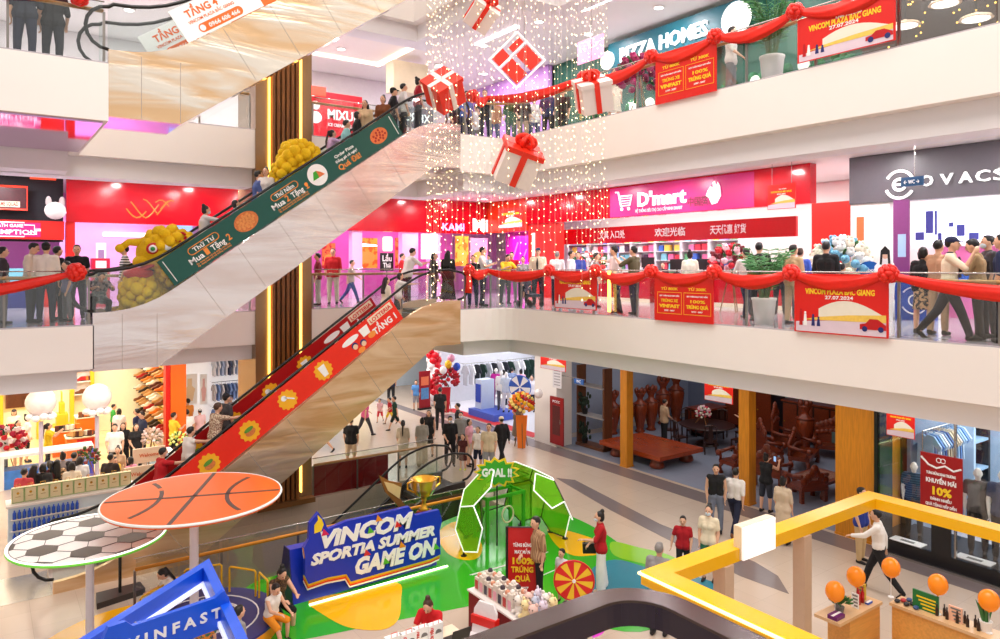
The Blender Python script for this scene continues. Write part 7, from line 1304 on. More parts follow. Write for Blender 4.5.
items = [('gift_box', 11.2, 6.33, (.24, .16, .06), (110, 30, 110), 'flat purple box at the outer end of the left counter'), ('price_card', 11.78, 6.33, (.02, .12, .24), (250, 250, 250), 'white upright card beside the plant on the left counter'), ('leaflet_box', 12.2, 6.45, (.06, .14, .26), (220, 190, 40), 'yellow leaflet box at the inner end of the left counter'), ('blue_case', 12.12, 6.28, (.14, .06, .03), (30, 90, 200), 'small blue case lying on the left counter'), ('menu_board', 12.62, 5.6, (.03, .4, .3), (30, 120, 60), 'green menu board with yellow print on the right counter'), ('leaflet_stand', 12.62, 5.15, (.03, .2, .24), (244, 190, 160), 'pale pink leaflet stand on the right counter')]
for nm, x, y, s_, cc, lb in items:
    r = E(nm, lb, 'card' if 'card' in nm or 'board' in nm or 'leaflet' in nm else 'box', (x, y, 1.07)); mb = MB(); mb.box(x-s_[0]/2, x+s_[0]/2, y-s_[1]/2, y+s_[1]/2, 1.071, 1.071+s_[2]); part(r, 'body', mb, mat(cc, .4, name='item_paint')); mb = MB()
    if s_[2] > .2:
        for k in range(4): mb.box(x-s_[0]/2-.004, x-s_[0]/2, y-s_[1]*.4, y+s_[1]*(.1+.08*k), 1.1+k*.055, 1.125+k*.055)
        part(r, 'print', mb, YEL if nm == 'menu_board' else GREY)
    else: mb.box(x-s_[0]/2-.005, x+s_[0]/2+.005, y-.02, y+.02, 1.071+s_[2], 1.075+s_[2]); part(r, 'band', mb, WHT)
for i in range(3): bo = MB(); x, y = 11.95+.06*i, 6.36+.05*(i % 2); bo.lathe((x, y, 1.07), [(.03, 0), (.03, .17), (.012, .2), (.012, .25)], 10); solo('sauce_bottle', bo, mat((200, 20, 30), .3, name='bottle_red'), 'red bottle standing on the left booth counter', 'bottle', 'red bottles on the left counter', smooth=True)
for i in range(9): bo = MB(); x, y = 12.6+.09*(i % 2), 5.42-.075*i; bo.lathe((x, y, 1.07), [(.025, 0), (.025, .11), (.01, .14), (.012, .19)], 8); solo('dropper_bottle', bo, mat((50, 30, 24), .3, name='bottle_brown'), 'small dark dropper bottle in the row on the right counter', 'bottle', 'dark bottles on the right counter', smooth=True)
for i in range(7): bo = MB(); x, y = 12.55+.1*(i % 3), 6.02-.05*i; bo.ell((x, y, 1.1), (.06, .045, .03), 8, 6); solo('wallet', bo, mat([(30, 30, 40), (190, 40, 50), (60, 90, 140), (40, 40, 44)][i % 4], .5, name='wallet'), ['small black', 'small red', 'small blue', 'small charcoal'][i % 4]+' pouch in the heap at the inner end of the right counter', 'pouch', '%s pouches on the right counter' % ['black', 'red', 'blue', 'charcoal'][i % 4], smooth=True)
for x, y, lb in ((11.5, 5.75, 'yellow lit stool with a white cushion left below the counter'), (12.2, 5.85, 'yellow stool in the gap between the two counters')):
    r = E('stool', lb, 'stool', (x, y, 0)); mb = MB(); mb.lathe((x, y, .42), [(.2, 0), (.22, .03), (.2, .07), (0, .08)], 16); part(r, 'seat', mb, mat((250, 220, 120), .5, name='stool_yellow'))
    for k in range(3): t = k*2.1; mb = MB(); mb.cone((x+.2*math.cos(t), y+.2*math.sin(t), 0), (x+.13*math.cos(t), y+.13*math.sin(t), .42), .02, .02, 6); part(r, 'leg', mb, YR)
# plush table, chair, prize wheel, bags
r = E('prize_table', 'table with a white top and dark red cloth covered in plush prizes', 'table', (7.75, 10.3, 0)); mb = MB(); mb.box(7.32, 8.1, 9.4, 11.25, .73, .76); part(r, 'top', mb, WHITE); mb = MB(); mb.box(7.34, 8.08, 9.42, 11.23, .02, .73); part(r, 'cloth', mb, mat((130, 14, 24), .8, name='cloth_dark_red'))
PLC = [(244, 236, 228), (236, 200, 190), (226, 214, 230), (250, 226, 170), (200, 206, 226)]
def plush(x, y, z, cc, s, lb, g):
    r = E('plush_toy', lb, 'plush toy', (x, y, z), rnd.uniform(1.2, 2.2), g); m = mat(cc, .9, var=.1, scale=30, bump=.4, name='plush_fur'); mb = MB(); mb.ell((0, 0, .1*s), (.085*s, .075*s, .1*s)); part(r, 'body', mb, m, w=False, smooth=True); mb = MB(); mb.ell((0, .01*s, .25*s), (.09*s, .08*s, .08*s)); part(r, 'head', mb, m, w=False, smooth=True)
    for sx in (-1, 1):
        mb = MB(); mb.ell((sx*.065*s, 0, .33*s), (.035*s, .02*s, .035*s), 8, 6); part(r, 'ear', mb, m, w=False, smooth=True); mb = MB(); mb.ell((sx*.07*s, .06*s, .05*s), (.035*s, .06*s, .035*s), 8, 6); part(r, 'foot', mb, m, w=False, smooth=True); mb = MB(); mb.ell((sx*.03*s, .085*s, .265*s), .011*s, 6, 4); part(r, 'eye', mb, EYEM, w=False)
    return r
for i in range(8):
    for j in range(2):
        k = i*2+j; x, y = 7.5+.24*j, 11.1-.145*i; mb = MB(); hh = .24+.03*(k % 3); mb.box(x-.07, x+.07, y-.06, y+.06, .761, .761+hh); mb.mt(1); mb.box(x-.075, x-.07, y-.045, y+.045, .79, .95); mb.mt(2); mb.ell((x, y, .761+hh+.02), (.05, .045, .05), 8, 6)
        solo('toy_box', mb, [mat((240, 226, 214), .5, var=.2, scale=30, name='toy_card'), mat([(200, 60, 60), (60, 60, 80), (240, 170, 190)][k % 3], .5, name='toy_print'), mat([(250, 240, 230), (220, 150, 120), (70, 60, 70)][(k+1) % 3], .8, name='toy_top')], 'boxed toy in the double row on the prize table', 'toy', 'boxed toys on the prize table')
for i in range(9):
    x, y = 7.5+.22*(i % 3), 9.9-.2*(i//3); plush(x, y, .761, PLC[i % 5], 1.0, ('cream', 'pink', 'lilac', 'yellow', 'blue grey')[i % 5]+' plush bear at the near end of the prize table', '%s plush bears' % ('cream', 'pink', 'lilac', 'yellow', 'blue grey')[i % 5])
r = E('covered_chair', 'chair in a white cover with a red band at the prize table', 'chair', (6.75, 10.1, 0), math.radians(-70)); mb = MB(); mb.box(-.24, .24, -.24, .24, 0, .47); part(r, 'seat_cover', mb, mat((240, 236, 238), .8, bump=.3, name='cover_white'), w=False); mb = MB(); mb.prism([(-.24, .2, .47), (.24, .2, .47), (.23, .26, .85), (.15, .28, .98), (-.15, .28, .98), (-.23, .26, .85)], (0, .05, 0)); part(r, 'back_cover', mb, mat((240, 236, 238), .8, bump=.3, name='cover_white'), w=False); mb = MB(); mb.box(-.25, .25, .19, .33, .62, .76); part(r, 'red_band', mb, RED, w=False)
r = E('desk', 'pale desk at the bottom edge with paper bags and a black laptop', 'table', (5.6, 9.7, 0)); mb = MB(); mb.box(4.9, 6.4, 9.55, 10.3, .72, .76); part(r, 'top', mb, CREAM)
for x in (4.95, 6.3):
    for y in (9.6, 10.2): mb = MB(); mb.box(x, x+.05, y, y+.05, 0, .72); part(r, 'leg', mb, STEEL)
for i in range(4):
    x, y = 5.15+.24*i, 10.0-.03*(i % 2); r = E('paper_bag', ['white paper bag at the left of the desk', 'second white paper bag on the desk', 'third white paper bag on the desk, showing a car print', 'white paper bag nearest the laptop'][i], 'bag', (x, y, .76)); mb = MB(); mb.box(x-.13, x+.13, y-.05, y+.05, .761, 1.06); part(r, 'body', mb, WHT); mb = MB(); mb.tube([(x-.05, y-.04, 1.06), (x-.05, y-.04, 1.12), (x+.05, y-.04, 1.12), (x+.05, y-.04, 1.06)], .006, 5); part(r, 'handle', mb, RED); fr = Fr((x-.13, y-.051, .761), (1, 0, 0), (0, 0, 1), .26, .3)
    fv = Fr((x-.05, y-.052, .79), (0, 0, 1), (-1, 0, 0)); text(r, 'TÔI YÊU', fv, .12, -.0, .07, RED, .22, c=.002); mb = MB(); fpoly(mb, fr, [(.45, .55), (.5, .66), (.62, .72), (.8, .68), (.88, .58), (.88, .52), (.45, .5)], c=.001, t=.002); part(r, 'car_print', mb, GREY)
x, y = 6.2, 9.85; r = E('laptop', 'black open laptop in front of the woman in red at the desk', 'laptop', (x, y, .76)); mb = MB(); mb.box(x-.18, x+.16, y-.13, y+.12, .761, .78); part(r, 'base', mb, BLACK); mb = MB(); mb.obox((x-.18, y-.13, .78), (.34, 0, 0), (0, -.06, .22), (0, -.01, 0)); part(r, 'screen', mb, BLACK)
f = Fr((8.6, 11.75, .12), (.62, -.5, 0), (0, 0, 1), .62, 1.38); r = E('poster_stand', 'upright red poster stand in a black frame beside the man in the checked shirt', 'poster', f.q(.5, 0)); mb = MB(); panel(mb, f, t=.03); part(r, 'sheet', mb, mat((200, 20, 22), .4, name='stand_red')); mb = MB(); mb.tube([f.q(0, 0, .02), f.q(1, 0, .02), f.q(1, 1, .02), f.q(0, 1, .02)], .03, 5, closed=True); part(r, 'frame', mb, BLACK)
for t_, b, s_, m, w_ in (('TỪNG BỪNG', .72, .09, WHT, .6), ('MAY MẮN', .62, .09, WHT, .5), ('100%', .47, .17, YEL, .7), ('TRÚNG', .35, .15, YEL, .72), ('QUÀ', .22, .15, YEL, .5), ('27/07', .1, .07, WHT, .4)): text(r, t_, f, f.w/2, b*f.h, s_, m, w_*f.w, c=.034, bold=.04)
mb = MB(); mb.obox(f.p(0, -.12, -.2), f.r*f.w, f.n*.45, V((0, 0, .04))); part(r, 'foot', mb, BLACK); mb = MB(); mb.obox(f.p(.28, -.08, -.02), f.r*.06, f.n*.04, V((0, 0, .1))); part(r, 'neck', mb, BLACK)
p = V((8.62, 9.75, .009)); r = E('prize_spinner', 'red and yellow prize wheel on a black stand beside the plush table', 'prize wheel', p); tc_ = (CAM-p); tc_.z = 0; tc_.normalize(); wf = Fr((p.x, p.y, 1.12), V((-tc_.y, tc_.x, 0)), (0, 0, 1)); wheel(r, wf, .35, [mat((226, 30, 30), .4, name='wheel_red'), mat((252, 206, 40), .4, name='wheel_yellow')], 16, mat((206, 20, 24), .4, name='rim_red'), BLACK)
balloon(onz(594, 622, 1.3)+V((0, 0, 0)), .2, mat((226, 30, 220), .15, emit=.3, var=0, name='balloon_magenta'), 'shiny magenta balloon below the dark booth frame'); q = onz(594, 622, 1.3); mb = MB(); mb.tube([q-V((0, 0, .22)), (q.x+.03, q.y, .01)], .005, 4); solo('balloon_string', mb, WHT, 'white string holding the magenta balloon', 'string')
# ================================================================ hanging gifts and fairy lights in the void
ZT = 19.8
BULB = mat((255, 226, 170), .5, emit=5, var=0, name='fairy_bulb'); WIRE = mat((214, 200, 180), .4, name='fairy_wire'); rn = random.Random(21)
mb = MB(); c = atd(515, 265, 17.5); mb.box(c.x-3.2, c.x+3.2, c.y-2.6, c.y+2.6, ZT, ZT+.06); r = E('light_canopy', 'pale ceiling panel high above that carries the fairy lights', 'ceiling panel', (c.x, c.y, ZT)); part(r, 'panel', mb, WHITE)
S_ = [(427, 300), (431, 305), (434, 292), (438, 298), (441, 300), (446, 250), (452, 262), (457, 240), (463, 300), (470, 288), (477, 270), (484, 300), (491, 262), (499, 304), (503, 250), (508, 246), (514, 238), (520, 262), (526, 244), (532, 270), (538, 230), (544, 285), (550, 240), (555, 262), (561, 232), (567, 246), (572, 228), (577, 252), (582, 300), (586, 236), (590, 296), (594, 270), (598, 244), (601, 300), (604, 262), (607, 232), (449, 200), (472, 190), (494, 205), (517, 196), (535, 186), (558, 200), (575, 190), (429, 250), (436, 262), (444, 215), (480, 230), (588, 210)]
pm = {}
for i, (px, yb_) in enumerate(S_):
    d = 17.5+1.9*math.sin(i*2.4+.3*math.cos(i)); p = atd(px, yb_, d); zb = p.z; L_ = ZT-zb; r = E('fairy_light_string', 'string of warm fairy lights hanging in the void among the gift boxes', 'fairy lights', (p.x, p.y, zb), group='fairy light strings in the void')
    mb = MB(); mb.tube([(p.x, p.y, zb), (p.x, p.y, ZT)], .0025, 3); part(r, 'wire', mb, WIRE); mb = MB(); z = zb; top = min(ZT-.2, zb+ (12.5 if d < 30 else 8)); ph = rn.random()*.1
    while z < min(top, 14.9): a = rn.uniform(0, 6.28); q = V((p.x+.02*math.cos(a), p.y+.02*math.sin(a), z)); s = rn.uniform(.009, .019); mb.add([q+V((s, 0, 0)), q+V((0, s, 0)), q-V((s, 0, 0)), q-V((0, s, 0)), q+V((0, 0, s*1.2)), q-V((0, 0, s*1.2))], [(0, 1, 4), (1, 2, 4), (2, 3, 4), (3, 0, 4), (1, 0, 5), (2, 1, 5), (3, 2, 5), (0, 3, 5)]); z += rn.uniform(.15, .27)
    part(r, 'bulbs', mb, BULB, kind='stuff')
GW = mat((238, 226, 222), .45, var=.03, name='gift_white'); GR = mat((232, 44, 22), .4, var=.06, name='gift_red')
def gift(lb, px, py, d, s, rot, mbox, mrib, lid=None, bow=True, h=1.0):
    p = atd(px, py, d); r = E('hanging_gift_box', lb, 'gift box', p); Rm = (Matrix.Rotation(rot[2], 3, 'Z') @ Matrix.Rotation(rot[1], 3, 'Y') @ Matrix.Rotation(rot[0], 3, 'X')); T = lambda q: p+Rm @ V(q)
    def bx(x0, x1, y0, y1, z0, z1): mb = MB(); o = T((x0, y0, z0)); mb.obox(o, Rm @ V((x1-x0, 0, 0)), Rm @ V((0, y1-y0, 0)), Rm @ V((0, 0, z1-z0))); return mb
    part(r, 'box', bx(-s, s, -s, s, -s*h, s*h*.72), mbox); part(r, 'lid', bx(-s*1.07, s*1.07, -s*1.07, s*1.07, s*h*.72, s*h), lid or mbox); e = s*1.085
    for nm, a in (('ribbon', (-s*.17, s*.17, -e, e)), ('ribbon', (-e, e, -s*.17, s*.17))): part(r, nm, bx(*a, -s*h*1.01, s*h*1.02), mrib)
    if bow:
        mb = MB()
        for k in range(6):
            t = k*math.pi/3; loop = [T((0, 0, s*h*1.02))]+[T((s*.55*math.cos(t)*math.sin(u)+0, s*.55*math.sin(t)*math.sin(u), s*h*1.02+s*.32*(1-math.cos(u))*.9)) for u in (.5, 1.1, 1.7, 2.3, 2.8)]+[T((0, 0, s*h*1.04))]
            for a_, b_ in zip(loop[:-1], loop[1:]): mb.cone(a_, b_, s*.12, s*.12, 6); mb.ell(b_, s*.12, 6, 4)
        part(r, 'bow', mb, GR if mrib is GR else mrib)
    tp = T((0, 0, s*h)); mb = MB(); mb.tube([tp, (tp.x, tp.y, ZT)], .006, 4); part(r, 'wire', mb, STEEL)
gift('white hanging gift box with red ribbon highest in the void', 482, 14, 17.5, .31, (.75, .5, -.3), GW, GR)
gift('red hanging gift box with white ribbon before the escalator head', 444, 91, 17, .34, (.7, -.6, -.2), GR, GW, bow=False)
gift('white hanging gift box with a red lid and big red bow', 517, 163, 16.5, .42, (.5, .3, -.35), GW, GR, lid=GR, h=1.0)
gift('white hanging gift box with red bow before the upper gallery rail', 593, 95, 16.3, .34, (.45, -.25, -.5), GW, GR)
c = atd(517, 60, 17); tcm = (CAM-c); tcm.z = 0; tcm.normalize(); gf = Fr(c, V((-tcm.y, tcm.x, 0))*.72+V((0, 0, .70)), V((tcm.y, -tcm.x, 0))*.70+V((0, 0, .72))); r = E('hanging_ornament', 'white lit square outline set on its corner around a red gift shape', 'frame', c); s = .46
mb = MB(); mb.tube([gf.p(a, b) for a, b in ((-s, -s), (s, -s), (s, s), (-s, s))], .03, 6, closed=True); part(r, 'outline', mb, WHTLIT); mb = MB(); mb.tube([gf.p(-s, s*.35), gf.p(s, s*.35)], .022, 6); part(r, 'cross_bar', mb, WHTLIT); mb = MB()
for a0, a1, b0, b1 in ((-.4, -.06, -.4, .1), (.06, .4, -.4, .1), (-.4, -.06, .18, .42), (.06, .4, .2, .34)): mb.prism([gf.p(a0, b0, -.04), gf.p(a1, b0, -.04), gf.p(a1, b1, -.04), gf.p(a0, b1, -.04)], gf.n*.08)
part(r, 'red_panel', mb, GR); mb = MB(); q = gf.p(-s, s) if gf.p(-s, s).z > gf.p(s, s).z else gf.p(s, s); mb.tube([q, (q.x, q.y, ZT)], .006, 4); part(r, 'wire', mb, STEEL)
# ================================================================ the people
PW = person
def es(g, px, dy=.72, py=265): p = ony(px, py, g['y0']+dy); p.z = min(max(g['zl'], g['zl']+math.ceil((p.x-g['xb'])*g['S']/.2)*.2-.1), g['zh'])+.004; return p
WSH = (246, 240, 234); BK = (24, 24, 28); NV = (28, 34, 60); JN = (70, 84, 110); KH = (196, 170, 130); GY = (120, 120, 122)
PLAID = stripes((150, 110, 80), (196, 160, 120), 8, 'checked_cloth', 'X'); FLOW = pattern((40, 34, 36), (200, 160, 120), 18, 'floral_cloth'); DOTS = pattern((226, 206, 180), (150, 110, 90), 34, 'dotted_cloth'); STR = stripes((20, 20, 24), (236, 232, 228), 5, 'striped_cloth')
def bag(h, m, lb, w=.22, hh=.15, d=.09, strap=True, i=0, off=(0, 0, 0)):
    p = h['W'](h['hand'][i])+V(off); r = E('handbag', lb, 'bag', p-V((0, 0, hh+.08)), h['rz']); mb = MB(); mb.box(-d/2, d/2, -w/2, w/2, 0, hh); mb.box(-d/2-.006, d/2+.006, -w/2-.004, w/2+.004, hh*.5, hh+.006); part(r, 'body', mb, m, w=False)
    if strap: mb = MB(); mb.tube([(0, -w*.4, hh), (0, -w*.3, hh+.09), (0, w*.3, hh+.09), (0, w*.4, hh)], .008, 5); part(r, 'strap', mb, m, w=False)
    return r
def phone(h, lb): p = h['W']((h['hand'][0]+h['hand'][1])*.5); r = E('phone', lb, 'phone', p, h['rz']); mb = MB(); mb.box(-.037, .037, -.005, .005, -.07, .08); part(r, 'body', mb, BLACK, w=False); mb = MB(); mb.box(-.033, .033, -.007, -.005, -.064, .074); part(r, 'screen', mb, mat((150, 190, 240), .3, emit=.6, var=0, name='phone_screen'), w=False)
# --- ground floor, front and right
h = PW('woman in a red top and wide white trousers with a black bag', onfloor(601, 590), 262, 1.62, 'stand2', (186, 20, 32), 'half', 'wide', (246, 242, 238), 'bun', fem=True, mask=True, shoe=(220, 190, 160), arms=((8, 8, 40, 10), (30, 8, 60, 20))); bag(h, BLACK, 'small black handbag carried by the woman in wide white trousers', .3, .2, .1, off=(.15, .05, .1))
PW('man in a brown checked shirt and black trousers beside the red poster stand', byhead(537, 517, 1.7), 235, 1.7, 'stand2', PLAID, 'half', 'trousers', BK)
PW('small child with dark hair beside the red and yellow prize wheel', byhead(562, 551, 1.02), 215, 1.02, 'stand', (226, 226, 232), 'short', 'shorts', JN)
PW('grey haired older man in a grey shirt behind the dark booth frame', byhead(659, 544, 1.66), 20, 1.66, 'stand', (150, 148, 150), 'short', 'trousers', (34, 34, 40), hc='g')
PW('boy in a red printed T-shirt holding hands with the woman in cream', byhead(683, 517, 1.32), 185, 1.32, 'handshold', (176, 16, 30), 'short', 'trousers', BK)
h = PW('woman in a cream T-shirt with a face mask and green shorts', byhead(709, 506, 1.6), 195, 1.6, 'stand', (240, 226, 196), 'short', 'shorts', (40, 120, 90), 'bun', fem=True, mask=True)
PW('man in a black tank top and grey jeans walking towards us', onfloor(716, 533), 180, 1.72, 'stand', BK, 'none', 'trousers', (120, 130, 150))
PW('man in a white shirt and navy trousers striding away to the shops', onfloor(735, 533), 20, 1.7, 'stride', WSH, 'half', 'trousers', NV, shoe=(130, 80, 50), tuck=True, arms=((-20, 8, 16, 4), (16, 8, 30, 8)))
h = PW('woman in black taking a phone photo of the carved furniture', onfloor(766, 512), 30, 1.58, 'photo', BK, 'none', 'shorts', (40, 44, 56), 'bun', fem=True); phone(h, 'phone raised by the woman in black')
PW('woman in a beige dress with her hair in a bun near the wide golden pillar', onfloor(783, 544), 25, 1.6, 'stand', (222, 200, 172), 'half', 'longdress', BK, 'bun', fem=True)
h = PW('man in a long sleeved white shirt and black trousers walking left', onfloor(879, 592), 275, 1.74, 'walk', WSH, 'long', 'trousers', (26, 26, 32), shoe=BK, arms=((-24, 10, 20, 4), (50, 6, 26, 14)))
PW('man in a blue vest and khaki trousers at the wide golden pillar', onfloor(861, 562), 120, 1.68, 'stand', (40, 60, 150), 'short', 'trousers', (206, 176, 130))
PW('person with black hair behind the yellow booth beam', byhead(704, 592, 1.2), 200, 1.2, 'stand', (60, 64, 70), 'short', 'shorts', BK)
PW('woman in a red T-shirt with her hair in a bun seated at the desk', (6.15, 10.5, 0), 200, 1.62, 'sit', (206, 20, 28), 'short', 'trousers', BK, 'bun', 'br', fem=True, seat=.45, nod=24)
for x, y, rz, lb in ((6.15, 10.5, 0, 'white stool under the woman in the red T-shirt'),): r = E('stool', lb, 'stool', (x, y, 0)); mb = MB(); mb.lathe((x, y, 0), [(.2, 0), (.2, .03), (.03, .05), (.03, .42), (.19, .43), (.19, .455), (0, .455)], 16); part(r, 'body', mb, WHITE)
PW('woman in a camisole looking at her phone on the edge of the round platform', pc+V((1.2, -.35, 0)), 150, 1.62, 'sit', pattern((70, 50, 36), (120, 90, 60), 30, 'brown_print'), 'none', 'shorts', BK, 'bun', fem=True, seat=.26)
PW('boy in a white tank top and orange shorts seated on the round platform', pc+V((.95, -.85, 0)), 140, 1.3, 'sit2', WSH, 'none', 'shorts', (240, 150, 30), seat=.26)
PW('girl in a white T-shirt with a long ponytail sitting on the blue platform', pc+V((-.35, .85, .0)), 255, 1.3, 'sit', WSH, 'short', 'trousers', (110, 140, 190), 'pony', fem=True, seat=.32, nod=30)
PW('boy in a green shirt behind the blue booth sign', (2.2, 12.4, 0), 95, 1.22, 'stand', (30, 110, 60), 'short', 'shorts', NV)
PW('child with dark hair and an orange patterned top behind the booth sign', (2.95, 12.3, 0), 20, 1.15, 'stand', pattern((230, 140, 50), (60, 110, 90), 20, 'orange_print'), 'short', 'shorts', NV)
PW('child in a grey shirt at the right edge of the blue booth frame', (3.4, 12.0, 0), 60, 1.18, 'stand', (150, 146, 142), 'long', 'trousers', GY)
# --- ground floor, middle, beyond the basement opening
PW('man in a black T-shirt standing behind the railing right of the timber column', byhead(351, 418, 1.68), 10, 1.68, 'stand', BK, 'short', 'shorts', (200, 180, 150))
PW('walker in black shorts half hidden by the escalator', onfloor(322, 452), 275, 1.65, 'walk', (60, 60, 66), 'short', 'shorts', BK)
PW('person in a pink top and dark trousers under the escalator', onfloor(365, 436), 60, 1.6, 'walk', (230, 100, 150), 'short', 'trousers', (64, 60, 66), 'pony', fem=True)
PW('toddler in a pink shirt and red shorts walking in the corridor', onfloor(380, 422), 200, 1.0, 'walk', (240, 190, 200), 'short', 'shorts', (226, 50, 60))
PW('child in a red top and yellow shorts in the corridor', onfloor(390, 424), 250, 1.12, 'walk', (190, 24, 34), 'short', 'shorts', (240, 200, 60))
PW('boy in a dark green sports jersey walking in the corridor', onfloor(395, 430), 265, 1.4, 'walk2', (20, 60, 44), 'short', 'shorts', (20, 40, 34))
PW('man in dark navy at the far end of the corridor', onfloor(391, 404), 10, 1.7, 'stand', NV, 'short', 'trousers', BK)
PW('woman in a beige dress with a long black ponytail behind the basement railing', onfloor(403, 468), 5, 1.58, 'stand', (206, 192, 168), 'half', 'dress', BK, 'pony', fem=True)
PW('woman in a grey top beside the woman with the long ponytail', onfloor(422, 466), 350, 1.6, 'stand', (170, 166, 156), 'half', 'wide', (214, 196, 170), 'bun', fem=True)
PW('woman in a black tank top facing us in front of the balloon column', onfloor(429, 456), 185, 1.62, 'stand2', BK, 'none', 'skirt', BK, 'long', fem=True)
PW('man all in black seen from behind before the red rose stand', onfloor(440, 430), 5, 1.72, 'stand', (26, 26, 30), 'short', 'trousers', (26, 26, 30))
PW('boy in a blue shirt beside the dark red roll banner', onfloor(416, 410), 180, 1.36, 'stand', (90, 150, 220), 'short', 'shorts', (150, 150, 160))
PW('person in a black mask and black clothes in the middle of the crowd', onfloor(450, 466), 170, 1.68, 'stand2', (28, 28, 32), 'half', 'trousers', (24, 24, 30), mask=True)
PW('young man in black looking left behind the crowd', onfloor(458, 448), 270, 1.64, 'stand', (30, 30, 36), 'short', 'trousers', BK)
PW('person in grey with a black mask beside the man in black', onfloor(461, 458), 190, 1.6, 'stand', (150, 150, 148), 'half', 'trousers', (60, 60, 66), mask=True)
PW('child in a dark brown dress with bright yellow shoes', onfloor(463, 470), 200, 1.14, 'stand', (80, 30, 30), 'short', 'dress', BK, 'bob', fem=True, shoe=(220, 230, 40))
PW('woman in a pink T-shirt with short hair in the crowd', onfloor(469, 466), 120, 1.56, 'stand', (236, 170, 186), 'short', 'shorts', (220, 200, 180), 'bob', fem=True)
PW('girl in a white printed T-shirt and dark shorts behind the escalator top', onfloor(478, 470), 200, 1.4, 'stand', WSH, 'short', 'shorts', NV, 'pony', fem=True)
PW('man in a beige polo shirt and grey shorts beside the goal sign', onfloor(489, 478), 190, 1.72, 'stand', (216, 196, 164), 'short', 'shorts', (150, 150, 154))
PW('person in black with a cream cap walking behind the man in beige', onfloor(502, 464), 330, 1.64, 'walk', BK, 'long', 'trousers', BK, cap=(236, 220, 190))
PW('woman in a long grey brown dress standing before the sports shop', onfloor(518, 440), 350, 1.66, 'back', (120, 108, 96), 'short', 'longdress', BK, 'bun', fem=True)
for px, py, lb, tp, f_ in ((504, 405, 'shopper in white among the sports shop racks', (236, 238, 246), 30), (512, 402, 'shopper in blue grey facing the back wall of the sports shop', (130, 150, 190), 20), (521, 404, 'shopper in a pink shirt inside the sports shop', (236, 176, 196), 340), (532, 412, 'woman in white near the wheel in the sports shop', (244, 240, 244), 200), (542, 420, 'shopper in a pink top at the sports shop by the orange flowers', (226, 150, 170), 300)):
    p = onfloor(px, py); p.x = min(p.x, 23.4); PW(lb, p+V((0, 0, .006)), f_, 1.66, 'stand', tp, 'short', 'trousers', NV, 'short' if tp[0] < 236 else 'bun')
PW('man in a beige shirt at the carved furniture dining table', (20.9, 18.55, .006), 60, 1.68, 'stand2', (200, 170, 136), 'short', 'trousers', BK); PW('person in a yellow green top leaning over the dining table', (22.9, 16.15, .006), 300, 1.6, 'rail', (176, 180, 60), 'half', 'trousers', BK, hc='g')
# --- ground floor, left
def gy(px, Y, z=.006): p = ony(px, 400, Y); p.z = z; return p
def bh(px, py, lb, H, f_, pose, top, sl='short', bot='trousers', bc=BK, hair='short', **k):
    p = byhead(px, py, H)
    if p.y < 22.1: p = gy(px, 22.1, 0)
    return PW(lb, p, f_, H, pose, top, sl, bot, bc, hair, **k)
PW('woman in a white blouse and short black skirt in the yellow shop', gy(18, 28.6), 150, 1.62, 'stand', WSH, 'half', 'skirt', BK, 'long', fem=True)
PW('woman in black shorts behind the woman in the white blouse', gy(27, 29.6), 100, 1.6, 'stand', (240, 220, 220), 'short', 'shorts', BK, 'bun', fem=True)
PW('person with a dark hat at the back left of the yellow shop', gy(14, 31.0), 180, 1.6, 'stand', (250, 230, 200), 'half', 'dress', BK, 'bob', fem=True, cap=(60, 50, 46))
h = PW('woman in a bright yellow T-shirt filming with a phone in the shoe shop', gy(48, 27.9), 95, 1.56, 'photo', (250, 206, 30), 'short', 'trousers', BK, 'pony', fem=True); phone(h, 'phone held up by the woman in yellow')
CR = [(34, 475, 'black', BK, 'long', 'left end of the crowd at the white counter'), (43, 470, 'dark grey', (50, 50, 54), 'bob', 'between two long haired women at the counter'), (50, 464, 'maroon', (90, 30, 40), 'pony', 'with a ponytail facing the white counter'), (57, 460, 'black floral', FLOW, 'long', 'in black floral with her back to us'), (63, 453, 'grey', (140, 130, 130), 'bun', 'closest to the white counter glass'), (74, 453, 'black', (30, 28, 34), 'short', 'beside the spiky bouquet'), (72, 467, 'cream', (240, 226, 206), 'bob', 'behind the right end of the gift bags'), (80, 468, 'white', (236, 236, 240), 'bob', 'next to the woman in cream by the gift bags'), (24, 482, 'red white', (206, 70, 80), 'short', 'over the leftmost gift bags')]
for px, py, cn, cc, hr_, wh in CR: PW('person in %s %s' % (cn, wh), gy(px, max(byhead(px, py, 1.58).y, 21.95+.25*(px % 3)), 0), 350+10*(px % 5), 1.58, 'stand', cc, 'short', 'trousers', BK, hr_, fem=hr_ != 'short')
bh(3, 430, 'person in white cut off by the left picture edge', 1.6, 60, 'stand', (240, 232, 232), 'half', 'trousers', GY, 'bun', fem=True)
